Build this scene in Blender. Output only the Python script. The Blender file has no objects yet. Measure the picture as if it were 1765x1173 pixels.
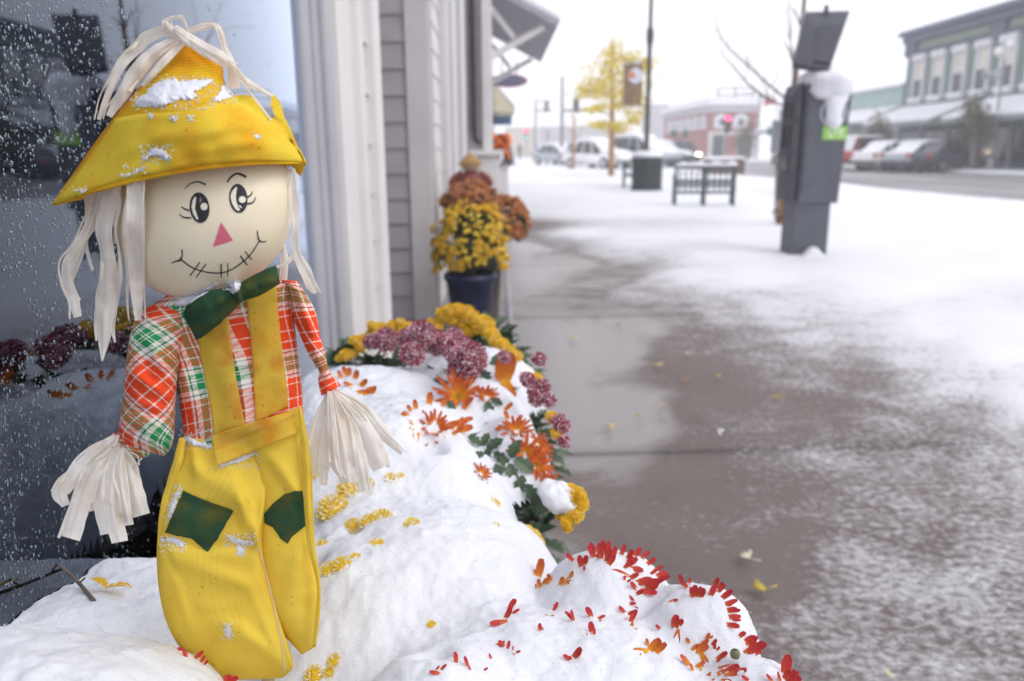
import bpy, math, random
import numpy as np
from mathutils import Vector, Matrix, noise as mnoise
from mathutils.bvhtree import BVHTree

S = bpy.context.scene
COL = S.collection
R = math.radians
random.seed(7)

# ------------------------------------------------------------------ camera
EYE = Vector((0.0, 0.0, 1.0))
FPX, CX, CY = 1350.0, 882.5, 586.5          # focal length and centre in photo pixels (1765 x 1173)
YAW, PITCH, ROLL = R(0.86), R(13.6), R(0.4)
fwd = Vector((math.sin(YAW) * math.cos(PITCH), math.cos(YAW) * math.cos(PITCH), -math.sin(PITCH)))
r0 = Vector((math.cos(YAW), -math.sin(YAW), 0))
u0 = r0.cross(fwd)
rgt = r0 * math.cos(ROLL) - u0 * math.sin(ROLL)
upv = u0 * math.cos(ROLL) + r0 * math.sin(ROLL)
cam = bpy.data.cameras.new('camera')
cam.sensor_width = 36.0
cam.lens = 36.0 * FPX / 1765.0
cam.clip_start = 0.02
cam.clip_end = 2000.0
cam.dof.use_dof = True
cam.dof.focus_distance = 0.62
cam.dof.aperture_fstop = 6.0
camo = bpy.data.objects.new('camera', cam)
COL.objects.link(camo)
M = Matrix((rgt, upv, -fwd)).transposed().to_4x4()
M.translation = EYE
camo.matrix_world = M
S.camera = camo
S.cycles.volume_bounces = 2

# ------------------------------------------------------------------ overcast sky, soft sun, exposure
SUN_EL, SUN_AZ = R(48), R(120)               # azimuth clockwise from +Y (street direction)
w = bpy.data.worlds.new('World')
S.world = w
w.use_nodes = True
nt = w.node_tree
for n in list(nt.nodes):
    nt.nodes.remove(n)
sky = nt.nodes.new('ShaderNodeTexSky')
sky.sky_type = 'NISHITA'
sky.sun_disc = False
sky.sun_elevation = SUN_EL
sky.sun_rotation = SUN_AZ
sky.air_density = 1.0
sky.dust_density = 4.0
sky.ozone_density = 1.0
hsv = nt.nodes.new('ShaderNodeHueSaturation')
hsv.inputs['Saturation'].default_value = 0.10
mixc = nt.nodes.new('ShaderNodeMix')
mixc.data_type = 'RGBA'
mixc.inputs['Factor'].default_value = 0.80
mixc.inputs['B'].default_value = (8.3, 8.3, 8.9, 1)   # the even cloud layer
bg = nt.nodes.new('ShaderNodeBackground')
bg.inputs['Strength'].default_value = 0.105
out = nt.nodes.new('ShaderNodeOutputWorld')
nt.links.new(sky.outputs[0], hsv.inputs['Color'])
nt.links.new(hsv.outputs[0], mixc.inputs['A'])
nt.links.new(mixc.outputs['Result'], bg.inputs['Color'])
nt.links.new(bg.outputs[0], out.inputs['Surface'])
sl = bpy.data.lights.new('sun', 'SUN')
sl.energy = 0.5
sl.angle = R(25)
sl.color = (1.0, 0.97, 0.93)
so = bpy.data.objects.new('sun', sl)
COL.objects.link(so)
sd = Vector((math.sin(SUN_AZ) * math.cos(SUN_EL), math.cos(SUN_AZ) * math.cos(SUN_EL), math.sin(SUN_EL)))
so.rotation_euler = sd.to_track_quat('Z', 'Y').to_euler()
so.location = sd * 40
S.view_settings.view_transform = 'Standard'
S.view_settings.look = 'None'
S.view_settings.gamma = 1.0
S.view_settings.exposure = 0.70

# ------------------------------------------------------------------ pixel ray helpers (photo px -> real place)
def ray(px, py):
    return fwd + rgt * ((px - CX) / FPX) + upv * ((CY - py) / FPX)
def on_y(px, py, y):
    d = ray(px, py); return EYE + d * ((y - EYE.y) / d.y)
def on_z(px, py, z=0.0):
    d = ray(px, py); return EYE + d * ((z - EYE.z) / d.z)
def on_x(px, py, x):
    d = ray(px, py); return EYE + d * ((x - EYE.x) / d.x)

# ------------------------------------------------------------------ objects
def prop(o, label=None, cat=None, group=None, kind=None):
    if label: o['label'] = label
    if cat: o['category'] = cat
    if group: o['group'] = group
    if kind: o['kind'] = kind
    return o
def thing(name, loc, label, cat, group=None, rz=0.0):
    o = bpy.data.objects.new(name, None)
    o.empty_display_size = 0.1
    COL.objects.link(o)
    o.location = loc
    o.rotation_euler = (0, 0, rz)
    return prop(o, label, cat, group)
def world_mat(o):
    m = Matrix.LocRotScale(o.location, o.rotation_euler, o.scale)
    return world_mat(o.parent) @ m if o.parent else m
class MB:
    def __init__(s):
        s.v = []; s.f = []; s.uv = []; s.mi = []
    def add(s, vs, fs, uvs=None, m=0):
        b = len(s.v); s.v += [Vector(p) for p in vs]
        for i, f in enumerate(fs):
            s.f.append([b + k for k in f]); s.mi.append(m)
            s.uv.append(uvs[i] if uvs else None)
    def box(s, c, d, rz=0.0, m=0, rx=0.0, ry=0.0):
        rot = Matrix.Rotation(rz, 3, 'Z') @ Matrix.Rotation(ry, 3, 'Y') @ Matrix.Rotation(rx, 3, 'X')
        c = Vector(c)
        vs = [c + rot @ Vector((d[0] / 2 * i, d[1] / 2 * j, d[2] / 2 * k)) for k in (-1, 1) for j in (-1, 1) for i in (-1, 1)]
        s.add(vs, [(0, 2, 3, 1), (4, 5, 7, 6), (0, 1, 5, 4), (2, 6, 7, 3), (0, 4, 6, 2), (1, 3, 7, 5)], m=m)
        return s
    def tube(s, pts, rad, n=8, m=0, cap=True):
        pts = [Vector(p) for p in pts]
        if not hasattr(rad, '__len__'): rad = [rad] * len(pts)
        rings = []
        ref = Vector((0.123, 0.456, 0.88)).normalized()
        for i, p in enumerate(pts):
            t = (pts[min(i + 1, len(pts) - 1)] - pts[max(i - 1, 0)]).normalized()
            a = t.cross(ref)
            if a.length < 0.05: a = t.cross(Vector((1, 0, 0)))
            a.normalize(); b2 = t.cross(a)
            rings.append([p + (a * math.cos(2 * math.pi * k / n) + b2 * math.sin(2 * math.pi * k / n)) * rad[i] for k in range(n)])
        vs = [q for r_ in rings for q in r_]
        fs = [(i * n + k, i * n + (k + 1) % n, (i + 1) * n + (k + 1) % n, (i + 1) * n + k) for i in range(len(pts) - 1) for k in range(n)]
        if cap:
            fs.append(tuple(range(n - 1, -1, -1))); fs.append(tuple((len(pts) - 1) * n + k for k in range(n)))
        s.add(vs, fs, m=m)
        return s
    def lathe(s, prof, c=(0, 0, 0), n=24, m=0, cap=False):
        c = Vector(c)
        vs = [c + Vector((r_ * math.cos(2 * math.pi * k / n), r_ * math.sin(2 * math.pi * k / n), z)) for r_, z in prof for k in range(n)]
        fs = [(i * n + k, i * n + (k + 1) % n, (i + 1) * n + (k + 1) % n, (i + 1) * n + k) for i in range(len(prof) - 1) for k in range(n)]
        if cap:
            fs.append(tuple(range(n - 1, -1, -1))); fs.append(tuple((len(prof) - 1) * n + k for k in range(n)))
        s.add(vs, fs, m=m)
        return s
    def quad(s, a, b, c, d, m=0):
        s.add([a, b, c, d], [(0, 1, 2, 3)], m=m); return s
    def prism(s, poly, axis, lo, hi, m=0):
        """extrude a 2-D polygon along axis 'x','y' or 'z' between lo and hi"""
        def P(a, b, t):
            return (t, a, b) if axis == 'x' else ((a, t, b) if axis == 'y' else (a, b, t))
        n = len(poly)
        vs = [P(a, b, lo) for a, b in poly] + [P(a, b, hi) for a, b in poly]
        fs = [(i, (i + 1) % n, n + (i + 1) % n, n + i) for i in range(n)] + [tuple(range(n - 1, -1, -1)), tuple(range(n, 2 * n))]
        s.add(vs, fs, m=m); return s
    def build(s, name, mat, parent=None, smooth=False, local=False, bevel=0.0, recalc=True):
        me = bpy.data.meshes.new(name)
        vs = s.v
        if parent is not None and not local:
            inv = world_mat(parent).inverted()
            vs = [inv @ p for p in vs]
        me.from_pydata([tuple(p) for p in vs], [], s.f)
        if recalc:
            import bmesh
            bm = bmesh.new(); bm.from_mesh(me)
            bmesh.ops.recalc_face_normals(bm, faces=bm.faces)
            bm.to_mesh(me); bm.free()
        if any(u is not None for u in s.uv):
            ul = me.uv_layers.new(name='UVMap')
            # match loops by vertex so recalculated winding keeps its uv
            for pi, p in enumerate(me.polygons):
                u = s.uv[pi]
                if u is None: continue
                lut = {s.f[pi][k]: u[k] for k in range(len(u))}
                for li in p.loop_indices:
                    ul.data[li].uv = lut[me.loops[li].vertex_index]
        mats = mat if isinstance(mat, (list, tuple)) else [mat]
        for m_ in mats: me.materials.append(m_)
        for i, p in enumerate(me.polygons):
            p.material_index = s.mi[i]; p.use_smooth = smooth
        o = bpy.data.objects.new(name, me)
        COL.objects.link(o)
        if parent is not None: o.parent = parent
        if bevel:
            b = o.modifiers.new('bevel', 'BEVEL'); b.width = bevel; b.segments = 2; b.limit_method = 'ANGLE'
        return o
def copy_tree(o, parent=None):
    kids = [c for c in CHILD.get(o.name, [])] if False else list(o.children)
    c = o.copy(); COL.objects.link(c)
    if parent is not None: c.parent = parent
    for k in kids: copy_tree(k, c)
    return c

# ------------------------------------------------------------------ materials
def nmat(name):
    m = bpy.data.materials.new(name); m.use_nodes = True
    t = m.node_tree
    return m, t, t.nodes['Principled BSDF']
def N(t, typ, **kw):
    n = t.nodes.new(typ)
    for k, v_ in kw.items(): setattr(n, k, v_)
    return n
def ramp(t, stops, interp='LINEAR'):
    n = N(t, 'ShaderNodeValToRGB'); cr = n.color_ramp; cr.interpolation = interp
    while len(cr.elements) < len(stops): cr.elements.new(0.5)
    for e, (p, c) in zip(cr.elements, stops):
        e.position = p; e.color = (c[0], c[1], c[2], 1) if hasattr(c, '__len__') else (c, c, c, 1)
    return n
def noise_node(t, scale, detail=4, rough=0.6, coord='Object'):
    tc = N(t, 'ShaderNodeTexCoord'); n = N(t, 'ShaderNodeTexNoise')
    n.inputs['Scale'].default_value = scale; n.inputs['Detail'].default_value = detail
    n.inputs['Roughness'].default_value = rough
    t.links.new(tc.outputs[coord], n.inputs['Vector'])
    return n
def bump(t, b, src, strength=0.3, dist=0.01):
    n = N(t, 'ShaderNodeBump'); n.inputs['Strength'].default_value = strength; n.inputs['Distance'].default_value = dist
    t.links.new(src, n.inputs['Height']); t.links.new(n.outputs[0], b.inputs['Normal'])
    return n
def simple(name, c, rough=0.6, var=0.12, scale=8.0, bstr=0.0, bscale=None, bdist=0.002, metal=0.0, spec=0.5, c2=None, transl=0.0):
    m, t, b = nmat(name)
    n = noise_node(t, scale)
    lo = [x * (1 - var) for x in c]; hi = list(c2) if c2 else [min(1, x * (1 + var)) for x in c]
    r_ = ramp(t, [(0.32, lo), (0.68, hi)])
    t.links.new(n.outputs['Fac'], r_.inputs[0]); t.links.new(r_.outputs[0], b.inputs['Base Color'])
    b.inputs['Roughness'].default_value = rough; b.inputs['Metallic'].default_value = metal
    b.inputs['Specular IOR Level'].default_value = spec
    if bstr:
        n2 = noise_node(t, bscale or scale * 6)
        bump(t, b, n2.outputs['Fac'], bstr, bdist)
    if transl:
        tr = N(t, 'ShaderNodeBsdfTranslucent'); mx = N(t, 'ShaderNodeMixShader'); mx.inputs[0].default_value = transl
        o = t.nodes['Material Output']
        t.links.new(r_.outputs[0], tr.inputs['Color']); t.links.new(b.outputs[0], mx.inputs[1]); t.links.new(tr.outputs[0], mx.inputs[2])
        t.links.new(mx.outputs[0], o.inputs['Surface'])
    return m
def emis(name, c, st):
    m, t, b = nmat(name)
    b.inputs['Base Color'].default_value = (*c, 1); b.inputs['Emission Color'].default_value = (*c, 1)
    b.inputs['Emission Strength'].default_value = st
    return m

def snow_mat():
    m, t, b = nmat('fresh_snow')
    b.inputs['Base Color'].default_value = (0.77, 0.78, 0.82, 1)
    b.inputs['Roughness'].default_value = 0.75
    b.inputs['Specular IOR Level'].default_value = 0.2
    a = noise_node(t, 900, 2, 0.8); c = noise_node(t, 140, 4, 0.7)
    ad = N(t, 'ShaderNodeMath', operation='MULTIPLY_ADD'); ad.inputs[1].default_value = 0.5
    t.links.new(a.outputs['Fac'], ad.inputs[0]); t.links.new(c.outputs['Fac'], ad.inputs[2])
    bump(t, b, ad.outputs[0], 0.55, 0.0025)
    return m
SNOW = snow_mat()
def far_snow_mat():
    m, t, b = nmat('settled_snow')
    b.inputs['Base Color'].default_value = (0.78, 0.79, 0.83, 1); b.inputs['Roughness'].default_value = 0.8
    a = noise_node(t, 6, 5, 0.6); bump(t, b, a.outputs['Fac'], 0.4, 0.03)
    return m
SNOWF = far_snow_mat()
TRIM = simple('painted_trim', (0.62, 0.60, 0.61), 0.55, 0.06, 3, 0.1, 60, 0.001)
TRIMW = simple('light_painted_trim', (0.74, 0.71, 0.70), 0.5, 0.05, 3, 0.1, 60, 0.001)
FRAME = simple('window_frame_paint', (0.40, 0.40, 0.43), 0.4, 0.08, 4)
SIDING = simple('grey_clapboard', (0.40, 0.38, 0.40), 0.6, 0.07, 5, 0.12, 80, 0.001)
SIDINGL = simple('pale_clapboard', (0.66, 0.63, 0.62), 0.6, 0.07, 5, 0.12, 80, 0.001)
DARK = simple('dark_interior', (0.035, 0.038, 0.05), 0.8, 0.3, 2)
BLACKM = simple('black_metal', (0.03, 0.032, 0.035), 0.45, 0.2, 10, 0.1)
GREENM = simple('dark_green_metal', (0.06, 0.08, 0.085), 0.5, 0.2, 10, 0.1)
BARK = simple('bark', (0.16, 0.12, 0.10), 0.9, 0.35, 12, 0.5, 40, 0.01)
BARKO = simple('wrapped_trunk', (0.36, 0.20, 0.10), 0.9, 0.35, 14, 0.5, 30, 0.02)
RUBBER = simple('tyre_rubber', (0.025, 0.025, 0.027), 0.8, 0.2, 20)
CHROME = simple('rim_metal', (0.45, 0.46, 0.48), 0.35, 0.1, 10, metal=0.8)
def glass_dark():
    m, t, b = nmat('dark_glass')
    b.inputs['Base Color'].default_value = (0.02, 0.025, 0.03, 1); b.inputs['Roughness'].default_value = 0.06
    b.inputs['Specular IOR Level'].default_value = 0.7
    n = noise_node(t, 2.0, 2); bump(t, b, n.outputs['Fac'], 0.05, 0.01)
    return m
GLASS = glass_dark()
# ================================================================== ground, road, sidewalk
def vnoise(x, y, seed=0):
    """smooth value noise on numpy arrays"""
    xi = np.floor(x).astype(np.int64); yi = np.floor(y).astype(np.int64)
    xf = x - xi; yf = y - yi
    def hsh(a, b):
        h = (a * 374761393 + b * 668265263 + seed * 974634777) & 0x7fffffff
        h = ((h ^ (h >> 13)) * 1274126177) & 0x7fffffff
        h = h ^ (h >> 16)
        return (h & 0xffff) / 65535.0
    sx = xf * xf * (3 - 2 * xf); sy = yf * yf * (3 - 2 * yf)
    a = hsh(xi, yi) * (1 - sx) + hsh(xi + 1, yi) * sx
    b = hsh(xi, yi + 1) * (1 - sx) + hsh(xi + 1, yi + 1) * sx
    return a * (1 - sy) + b * sy
def fbm(x, y, oct=4, seed=0):
    r_ = 0; a = 0.5
    for k in range(oct):
        c_, s_ = math.cos(0.6 + 0.9 * k), math.sin(0.6 + 0.9 * k)
        r_ = r_ + a * vnoise((x * c_ - y * s_) * 2 ** k + 7.3 * k, (x * s_ + y * c_) * 2 ** k, seed + k); a *= 0.5
    return r_
def np_mesh(name, verts, faces, mat, attr=None, smooth=True):
    me = bpy.data.meshes.new(name)
    me.from_pydata(verts.tolist(), [], faces.tolist())
    for nm, a in (attr or {}).items():
        at = me.attributes.new(nm, 'FLOAT', 'POINT'); at.data.foreach_set('value', np.asarray(a, dtype=np.float32))
    me.materials.append(mat)
    me.polygons.foreach_set('use_smooth', [smooth] * len(me.polygons))
    o = bpy.data.objects.new(name, me); COL.objects.link(o)
    return o
def grid_faces(ny, nx):
    i = np.arange(ny - 1)[:, None] * nx + np.arange(nx - 1)[None, :]
    return np.stack([i, i + 1, i + nx + 1, i + nx], -1).reshape(-1, 4)

XF = -0.39            # plane of the shop front
# how much snow lies where: (photo px, photo py, snow amount, wet film)
CTRL = [(890,470,0,1),(950,600,0,1),(1050,600,.02,1),(1000,700,0,1),(1110,720,.02,.8),(1150,545,.35,.5),(905,425,0,.9),(1000,455,.1,.8),
 (950,760,.02,1),(1060,770,.05,.8),(1000,850,.12,.35),(1200,850,.2,.1),(1100,950,.22,.1),(1300,900,.33,.1),(1230,700,.26,.1),(1400,720,.3,.1),
 (1500,650,.42,.1),(1650,720,.46,.1),(1600,800,.5,.1),(1700,870,.55,.1),(1500,900,.5,.1),(1400,1060,.52,.1),(1600,1100,.54,.1),
 (1700,1000,.58,.1),(1330,1000,.2,.1),(1290,960,.16,.1),(1170,640,.12,.2),(1300,590,.46,.1),(1250,540,.58,.1),(1180,600,.34,.2),
 (1200,480,.82,0),(1330,530,.72,0),(1400,570,.66,0),(1600,570,.85,0),(1500,490,1,0),(1700,600,1,0),(1760,680,.8,0),(1700,430,1,0),
 (1000,405,.86,0),(950,340,.9,0),(1100,420,.9,0),(1250,430,.95,0),(1000,310,.95,0),(905,350,.8,0),(1060,440,.66,.2),(1130,505,.55,.2),
 (925,322,.72,0),(1400,400,1,0),(1600,370,1,0),(900,390,.3,.3),(960,415,.5,.3),(1420,780,.52,.1),(1200,785,.24,.1),(1300,780,.42,.1),
 (1040,470,.34,.5),(1110,560,.08,.9),(1550,1000,.56,.1),(1765,1173,.5,.1),(1250,1120,.5,.1),(960,920,.1,.4),(1300,480,.9,0),(1000,365,.88,0),
 (880,330,.6,.2),(1760,790,.62,.1),(1150,1050,.45,.1),(1650,660,.72,0),(1560,620,.66,0)]
cp = [(on_z(a, b), c, d) for a, b, c, d in CTRL]
def persp(x, y):                       # log-like coordinates so near and far control points weigh alike
    return np.stack([x / np.maximum(y, 0.5) * 2.2, np.log(np.maximum(y, 0.5)) * 1.2], -1)
ctrl_xy = persp(np.array([p.x for p, _, _ in cp]), np.array([p.y for p, _, _ in cp]))
ctrl_s = np.array([c - (.05 if .35 < c < .7 and p_.y < 3.4 else 0) for p_, c, _ in cp]); ctrl_w = np.array([d for _, _, d in cp])
def snow_amount(x, y):
    q = persp(x, y)
    d2 = ((q[:, None, :] - ctrl_xy[None]) ** 2).sum(-1) + 0.0012
    k = d2 ** -1.7
    k /= k.sum(1, keepdims=True)
    return (k * ctrl_s).sum(1), (k * ctrl_w).sum(1)

JOINT0, JOINT = None, None
jy = [on_z(1000, 785).y, on_z(1000, 548).y, on_z(900, 458).y]
JOINT0, JOINT = jy[0], (jy[2] - jy[0]) / 2

def sidewalk_mat():
    m, t, b = nmat('snowy_concrete')
    at = N(t, 'ShaderNodeAttribute', attribute_name='snow'); aw = N(t, 'ShaderNodeAttribute', attribute_name='wet')
    tc = N(t, 'ShaderNodeTexCoord')
    # slush texture: stretched lumps + grains
    mp = N(t, 'ShaderNodeMapping'); mp.inputs['Scale'].default_value = (0.8, 1.0, 1)
    t.links.new(tc.outputs['Object'], mp.inputs[0])
    n1 = N(t, 'ShaderNodeTexNoise'); n1.inputs['Scale'].default_value = 46; n1.inputs['Detail'].default_value = 5; n1.inputs['Roughness'].default_value = 0.68
    n2 = N(t, 'ShaderNodeTexNoise'); n2.inputs['Scale'].default_value = 4.5; n2.inputs['Detail'].default_value = 5; n2.inputs['Roughness'].default_value = 0.6
    n2.inputs['Distortion'].default_value = 0.6
    t.links.new(mp.outputs[0], n1.inputs['Vector']); t.links.new(mp.outputs[0], n2.inputs['Vector'])
    def mth(op, a, b_=None, c_=None):
        n = N(t, 'ShaderNodeMath', operation=op)
        for i, v_ in enumerate((a, b_, c_)):
            if v_ is None: continue
            if isinstance(v_, (int, float)): n.inputs[i].default_value = v_
            else: t.links.new(v_, n.inputs[i])
        return n.outputs[0]
    nz = mth('ADD', mth('MULTIPLY', n1.outputs['Fac'], 1.35), mth('MULTIPLY', n2.outputs['Fac'], 0.75))   # about 0.55 mean
    d = mth('ADD', mth('SUBTRACT', at.outputs['Fac'], 0.5), mth('SUBTRACT', nz, 1.04))
    # contrast grows where the cover is patchy
    fac = N(t, 'ShaderNodeMapRange'); fac.interpolation_type = 'SMOOTHSTEP'
    fac.inputs['From Min'].default_value = -0.22; fac.inputs['From Max'].default_value = 0.26
    t.links.new(d, fac.inputs['Value'])
    bare = mth('MULTIPLY', fac.outputs[0], 1.0)
    # concrete
    nc = N(t, 'ShaderNodeTexNoise'); nc.inputs['Scale'].default_value = 2.2; nc.inputs['Detail'].default_value = 8
    t.links.new(tc.outputs['Object'], nc.inputs['Vector'])
    ng = N(t, 'ShaderNodeTexNoise'); ng.inputs['Scale'].default_value = 160; ng.inputs['Detail'].default_value = 3
    t.links.new(tc.outputs['Object'], ng.inputs['Vector'])
    cr = ramp(t, [(0.3, (0.112, 0.084, 0.076)), (0.7, (0.185, 0.145, 0.134))])
    t.links.new(mth('ADD', mth('MULTIPLY', nc.outputs['Fac'], 0.6), mth('MULTIPLY', ng.outputs['Fac'], 0.4)), cr.inputs[0])
    # wet slabs are smoother; their sky reflection is also painted in as paler grey
    wet = N(t, 'ShaderNodeMapRange'); wet.interpolation_type = 'SMOOTHSTEP'; wet.inputs['From Min'].default_value = 0.24; wet.inputs['From Max'].default_value = 0.80
    t.links.new(mth('ADD', aw.outputs['Fac'], mth('MULTIPLY', mth('SUBTRACT', mth('ADD', n2.outputs['Fac'], mth('MULTIPLY', n1.outputs['Fac'], .5)), .75), 1.1)), wet.inputs['Value'])
    wetc = N(t, 'ShaderNodeMix', data_type='RGBA'); wetc.inputs['B'].default_value = (0.245, 0.225, 0.222, 1)
    t.links.new(mth('MULTIPLY', wet.outputs[0], 0.95), wetc.inputs['Factor']); t.links.new(cr.outputs[0], wetc.inputs['A'])
    # joints across the walk, filled with dirt
    sx = N(t, 'ShaderNodeSeparateXYZ'); t.links.new(tc.outputs['Object'], sx.inputs[0])
    jf = mth('ABSOLUTE', mth('SUBTRACT', mth('FRACT', mth('ADD', mth('DIVIDE', mth('SUBTRACT', mth('MULTIPLY_ADD', sx.outputs['X'], -0.035, sx.outputs['Y']), JOINT0), JOINT), 0.5)), 0.5), None)
    jf = mth('MULTIPLY', jf, JOINT)
    jl = mth('LESS_THAN', jf, 0.019)
    halo = N(t, 'ShaderNodeMapRange'); halo.inputs['From Min'].default_value = 0.09; halo.inputs['From Max'].default_value = 0.01
    t.links.new(jf, halo.inputs['Value'])
    jc = N(t, 'ShaderNodeMix', data_type='RGBA'); jc.inputs['B'].default_value = (0.055, 0.042, 0.036, 1)
    jm = mth('MAXIMUM', mth('MULTIPLY', jl, 0.95), mth('MULTIPLY', mth('MULTIPLY', halo.outputs[0], nc.outputs['Fac']), 0.75))
    t.links.new(jm, jc.inputs['Factor']); t.links.new(wetc.outputs['Result'], jc.inputs['A'])
    mx = N(t, 'ShaderNodeMix', data_type='RGBA'); slc = ramp(t, [(0.30, (0.50, 0.485, 0.51)), (0.62, (0.62, 0.615, 0.64)), (0.86, (0.78, 0.79, 0.83))]); t.links.new(at.outputs['Fac'], slc.inputs[0])
    t.links.new(slc.outputs[0], mx.inputs['B']); t.links.new(bare, mx.inputs['Factor']); t.links.new(jc.outputs['Result'], mx.inputs['A'])
    t.links.new(mx.outputs['Result'], b.inputs['Base Color'])
    ro = N(t, 'ShaderNodeMapRange'); ro.inputs['To Min'].default_value = 0.60; ro.inputs['To Max'].default_value = 0.24
    t.links.new(mth('SUBTRACT', wet.outputs[0], bare), ro.inputs['Value'])
    t.links.new(ro.outputs[0], b.inputs['Roughness'])
    b.inputs['Specular IOR Level'].default_value = 0.4
    hb = mth('ADD', mth('MULTIPLY', bare, 0.7), mth('ADD', mth('MULTIPLY', mth('MULTIPLY', nz, at.outputs['Fac']), 0.8), mth('MULTIPLY', ng.outputs['Fac'], 0.06)))
    bump(t, b, hb, 0.5, 0.022)
    return m

def build_ground():
    # sidewalk: one sheet, fine near the camera
    ys = np.concatenate([np.linspace(-6, 0.9, 30), 0.9 + (np.exp(np.linspace(0, 1, 330) * math.log(150)) - 1) / 149 * 180])
    XK = on_z(1765, 352, -.03).x
    xs = np.concatenate([np.linspace(-1.7, -0.45, 9), np.linspace(-0.4, 3, 86), np.linspace(3.08, XK - .1, 70)])
    X, Y = np.meshgrid(xs, ys)
    x, y = X.ravel(), Y.ravel()
    s_, w_ = snow_amount(x, y)
    far = np.clip((y - 11) / 5, 0, 1); s_ = s_ * (1 - far) + far * np.clip(0.9 + 0.5 * (fbm(x * .5, y * .16, 3, 5) - .5), 0, 1.1); w_ *= (1 - far)
    z = np.clip((s_ - 0.55) / 0.4, 0, 1) ** 1.5 * (0.02 + 0.05 * (fbm(x * 1.7, y * 1.7, 4, 3)))
    z += np.clip((s_ - 0.8) / 0.2, 0, 1) * 0.09 * np.clip(fbm(x * .9 + 4, y * .8, 4, 9) - .42, 0, 1)
    z += np.clip((s_ - .9) / .1, 0, 1) * np.clip((x - 4.2) / 3, 0, 1) * 0.10 * (fbm(x * 1.1, y * .9, 3, 19))
    P = np.stack([x, y, z], -1)
    o = np_mesh('sidewalk', P, grid_faces(len(ys), len(xs)), sidewalk_mat(), {'snow': s_, 'wet': w_})
    prop(o, 'concrete sidewalk half covered by slush and snow', kind='structure')
    # kerb
    mb = MB(); mb.box((XK, 90, -0.07), (0.2, 190, 0.14))
    prop(mb.build('kerb', simple('kerb_snow', (0.72, 0.72, 0.75), 0.8, 0.15, 3), bevel=0.02), 'snow covered kerb along the road', kind='structure')
    # road: wet asphalt with slush lanes
    m, t, b = nmat('slushy_asphalt')
    tc = N(t, 'ShaderNodeTexCoord'); mp = N(t, 'ShaderNodeMapping'); mp.inputs['Scale'].default_value = (1.0, 0.09, 1)
    n1 = N(t, 'ShaderNodeTexNoise'); n1.inputs['Scale'].default_value = 0.9; n1.inputs['Detail'].default_value = 6; n1.inputs['Roughness'].default_value = 0.65
    t.links.new(tc.outputs['Object'], mp.inputs[0]); t.links.new(mp.outputs[0], n1.inputs['Vector'])
    cr = ramp(t, [(0.36, (0.15, 0.145, 0.155)), (0.52, (0.24, 0.235, 0.245)), (0.72, (0.48, 0.48, 0.50))])
    t.links.new(n1.outputs['Fac'], cr.inputs[0]); t.links.new(cr.outputs[0], b.inputs['Base Color'])
    b.inputs['Roughness'].default_value = 0.6; bump(t, b, n1.outputs['Fac'], 0.4, 0.03)
    mb = MB()
    for k in range(40):
        y0_, y1_ = -8 + k * 6, -8 + (k + 1) * 6
        mb.quad((XK + .1, y0_, -0.12), (21.0, y0_, -0.12), (21.0, y1_, -0.12), (XK + .1, y1_, -0.12))
    prop(mb.build('road', m), 'wet grey road with slushy tracks', kind='structure')
    mb = MB(); mb.box((24.0, 90, -0.055), (5.9, 200, 0.13))
    prop(mb.build('far_pavement', SNOWF, bevel=0.03), 'snow covered pavement across the road', kind='structure')
    mb = MB(); mb.quad((-900, -900, -0.2), (900, -900, -0.2), (900, 1500, -0.2), (-900, 1500, -0.2))
    prop(mb.build('ground', SNOWF), 'snow covered ground to the horizon', kind='structure')
build_ground()

# ================================================================== the shop front beside the camera
def clap(mb, axis, fixed, a0, a1, z0, z1, pitch=0.146, proud=0.011, sign=1, m=0):
    """overlapping horizontal boards. axis 'x': wall in plane x=fixed, running a0..a1 in y; axis 'y': wall in plane y=fixed running in x"""
    z = z0
    while z < z1 - 1e-4:
        zt = min(z + pitch, z1)
        if axis == 'x':
            poly = [(fixed, z), (fixed + sign * proud, z), (fixed + sign * 0.003, zt), (fixed, zt)]
            mb.prism(poly, 'y', a0, a1, m)
        else:
            poly = [(fixed, z), (fixed + sign * proud, z), (fixed + sign * 0.003, zt), (fixed, zt)]
            mb.prism(poly, 'x', a0, a1, m)
        z = zt
def pane_mat():
    m, t, b = nmat('window_glass')
    o = t.nodes['Material Output']
    fr = N(t, 'ShaderNodeFresnel'); fr.inputs['IOR'].default_value = 1.52
    gl = N(t, 'ShaderNodeBsdfGlossy'); gl.inputs['Roughness'].default_value = 0.015; gl.inputs['Color'].default_value = (0.76, 0.85, 1.0, 1)
    tr = N(t, 'ShaderNodeBsdfTransparent'); tr.inputs['Color'].default_value = (0.75, 0.8, 0.85, 1)
    mx = N(t, 'ShaderNodeMixShader')
    k = N(t, 'ShaderNodeMath', operation='MULTIPLY'); k.inputs[1].default_value = 2.1; k.use_clamp = True
    sq = N(t, 'ShaderNodeMath', operation='MULTIPLY_ADD'); sq.inputs[1].default_value = 7.0; sq.inputs[2].default_value = 1.15
    t.links.new(fr.outputs[0], sq.inputs[0]); t.links.new(fr.outputs[0], k.inputs[0]); t.links.new(sq.outputs[0], k.inputs[1]); t.links.new(k.outputs[0], mx.inputs[0]); t.links.new(tr.outputs[0], mx.inputs[1]); t.links.new(gl.outputs[0], mx.inputs[2])
    t.links.new(mx.outputs[0], o.inputs['Surface'])
    return m
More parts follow.
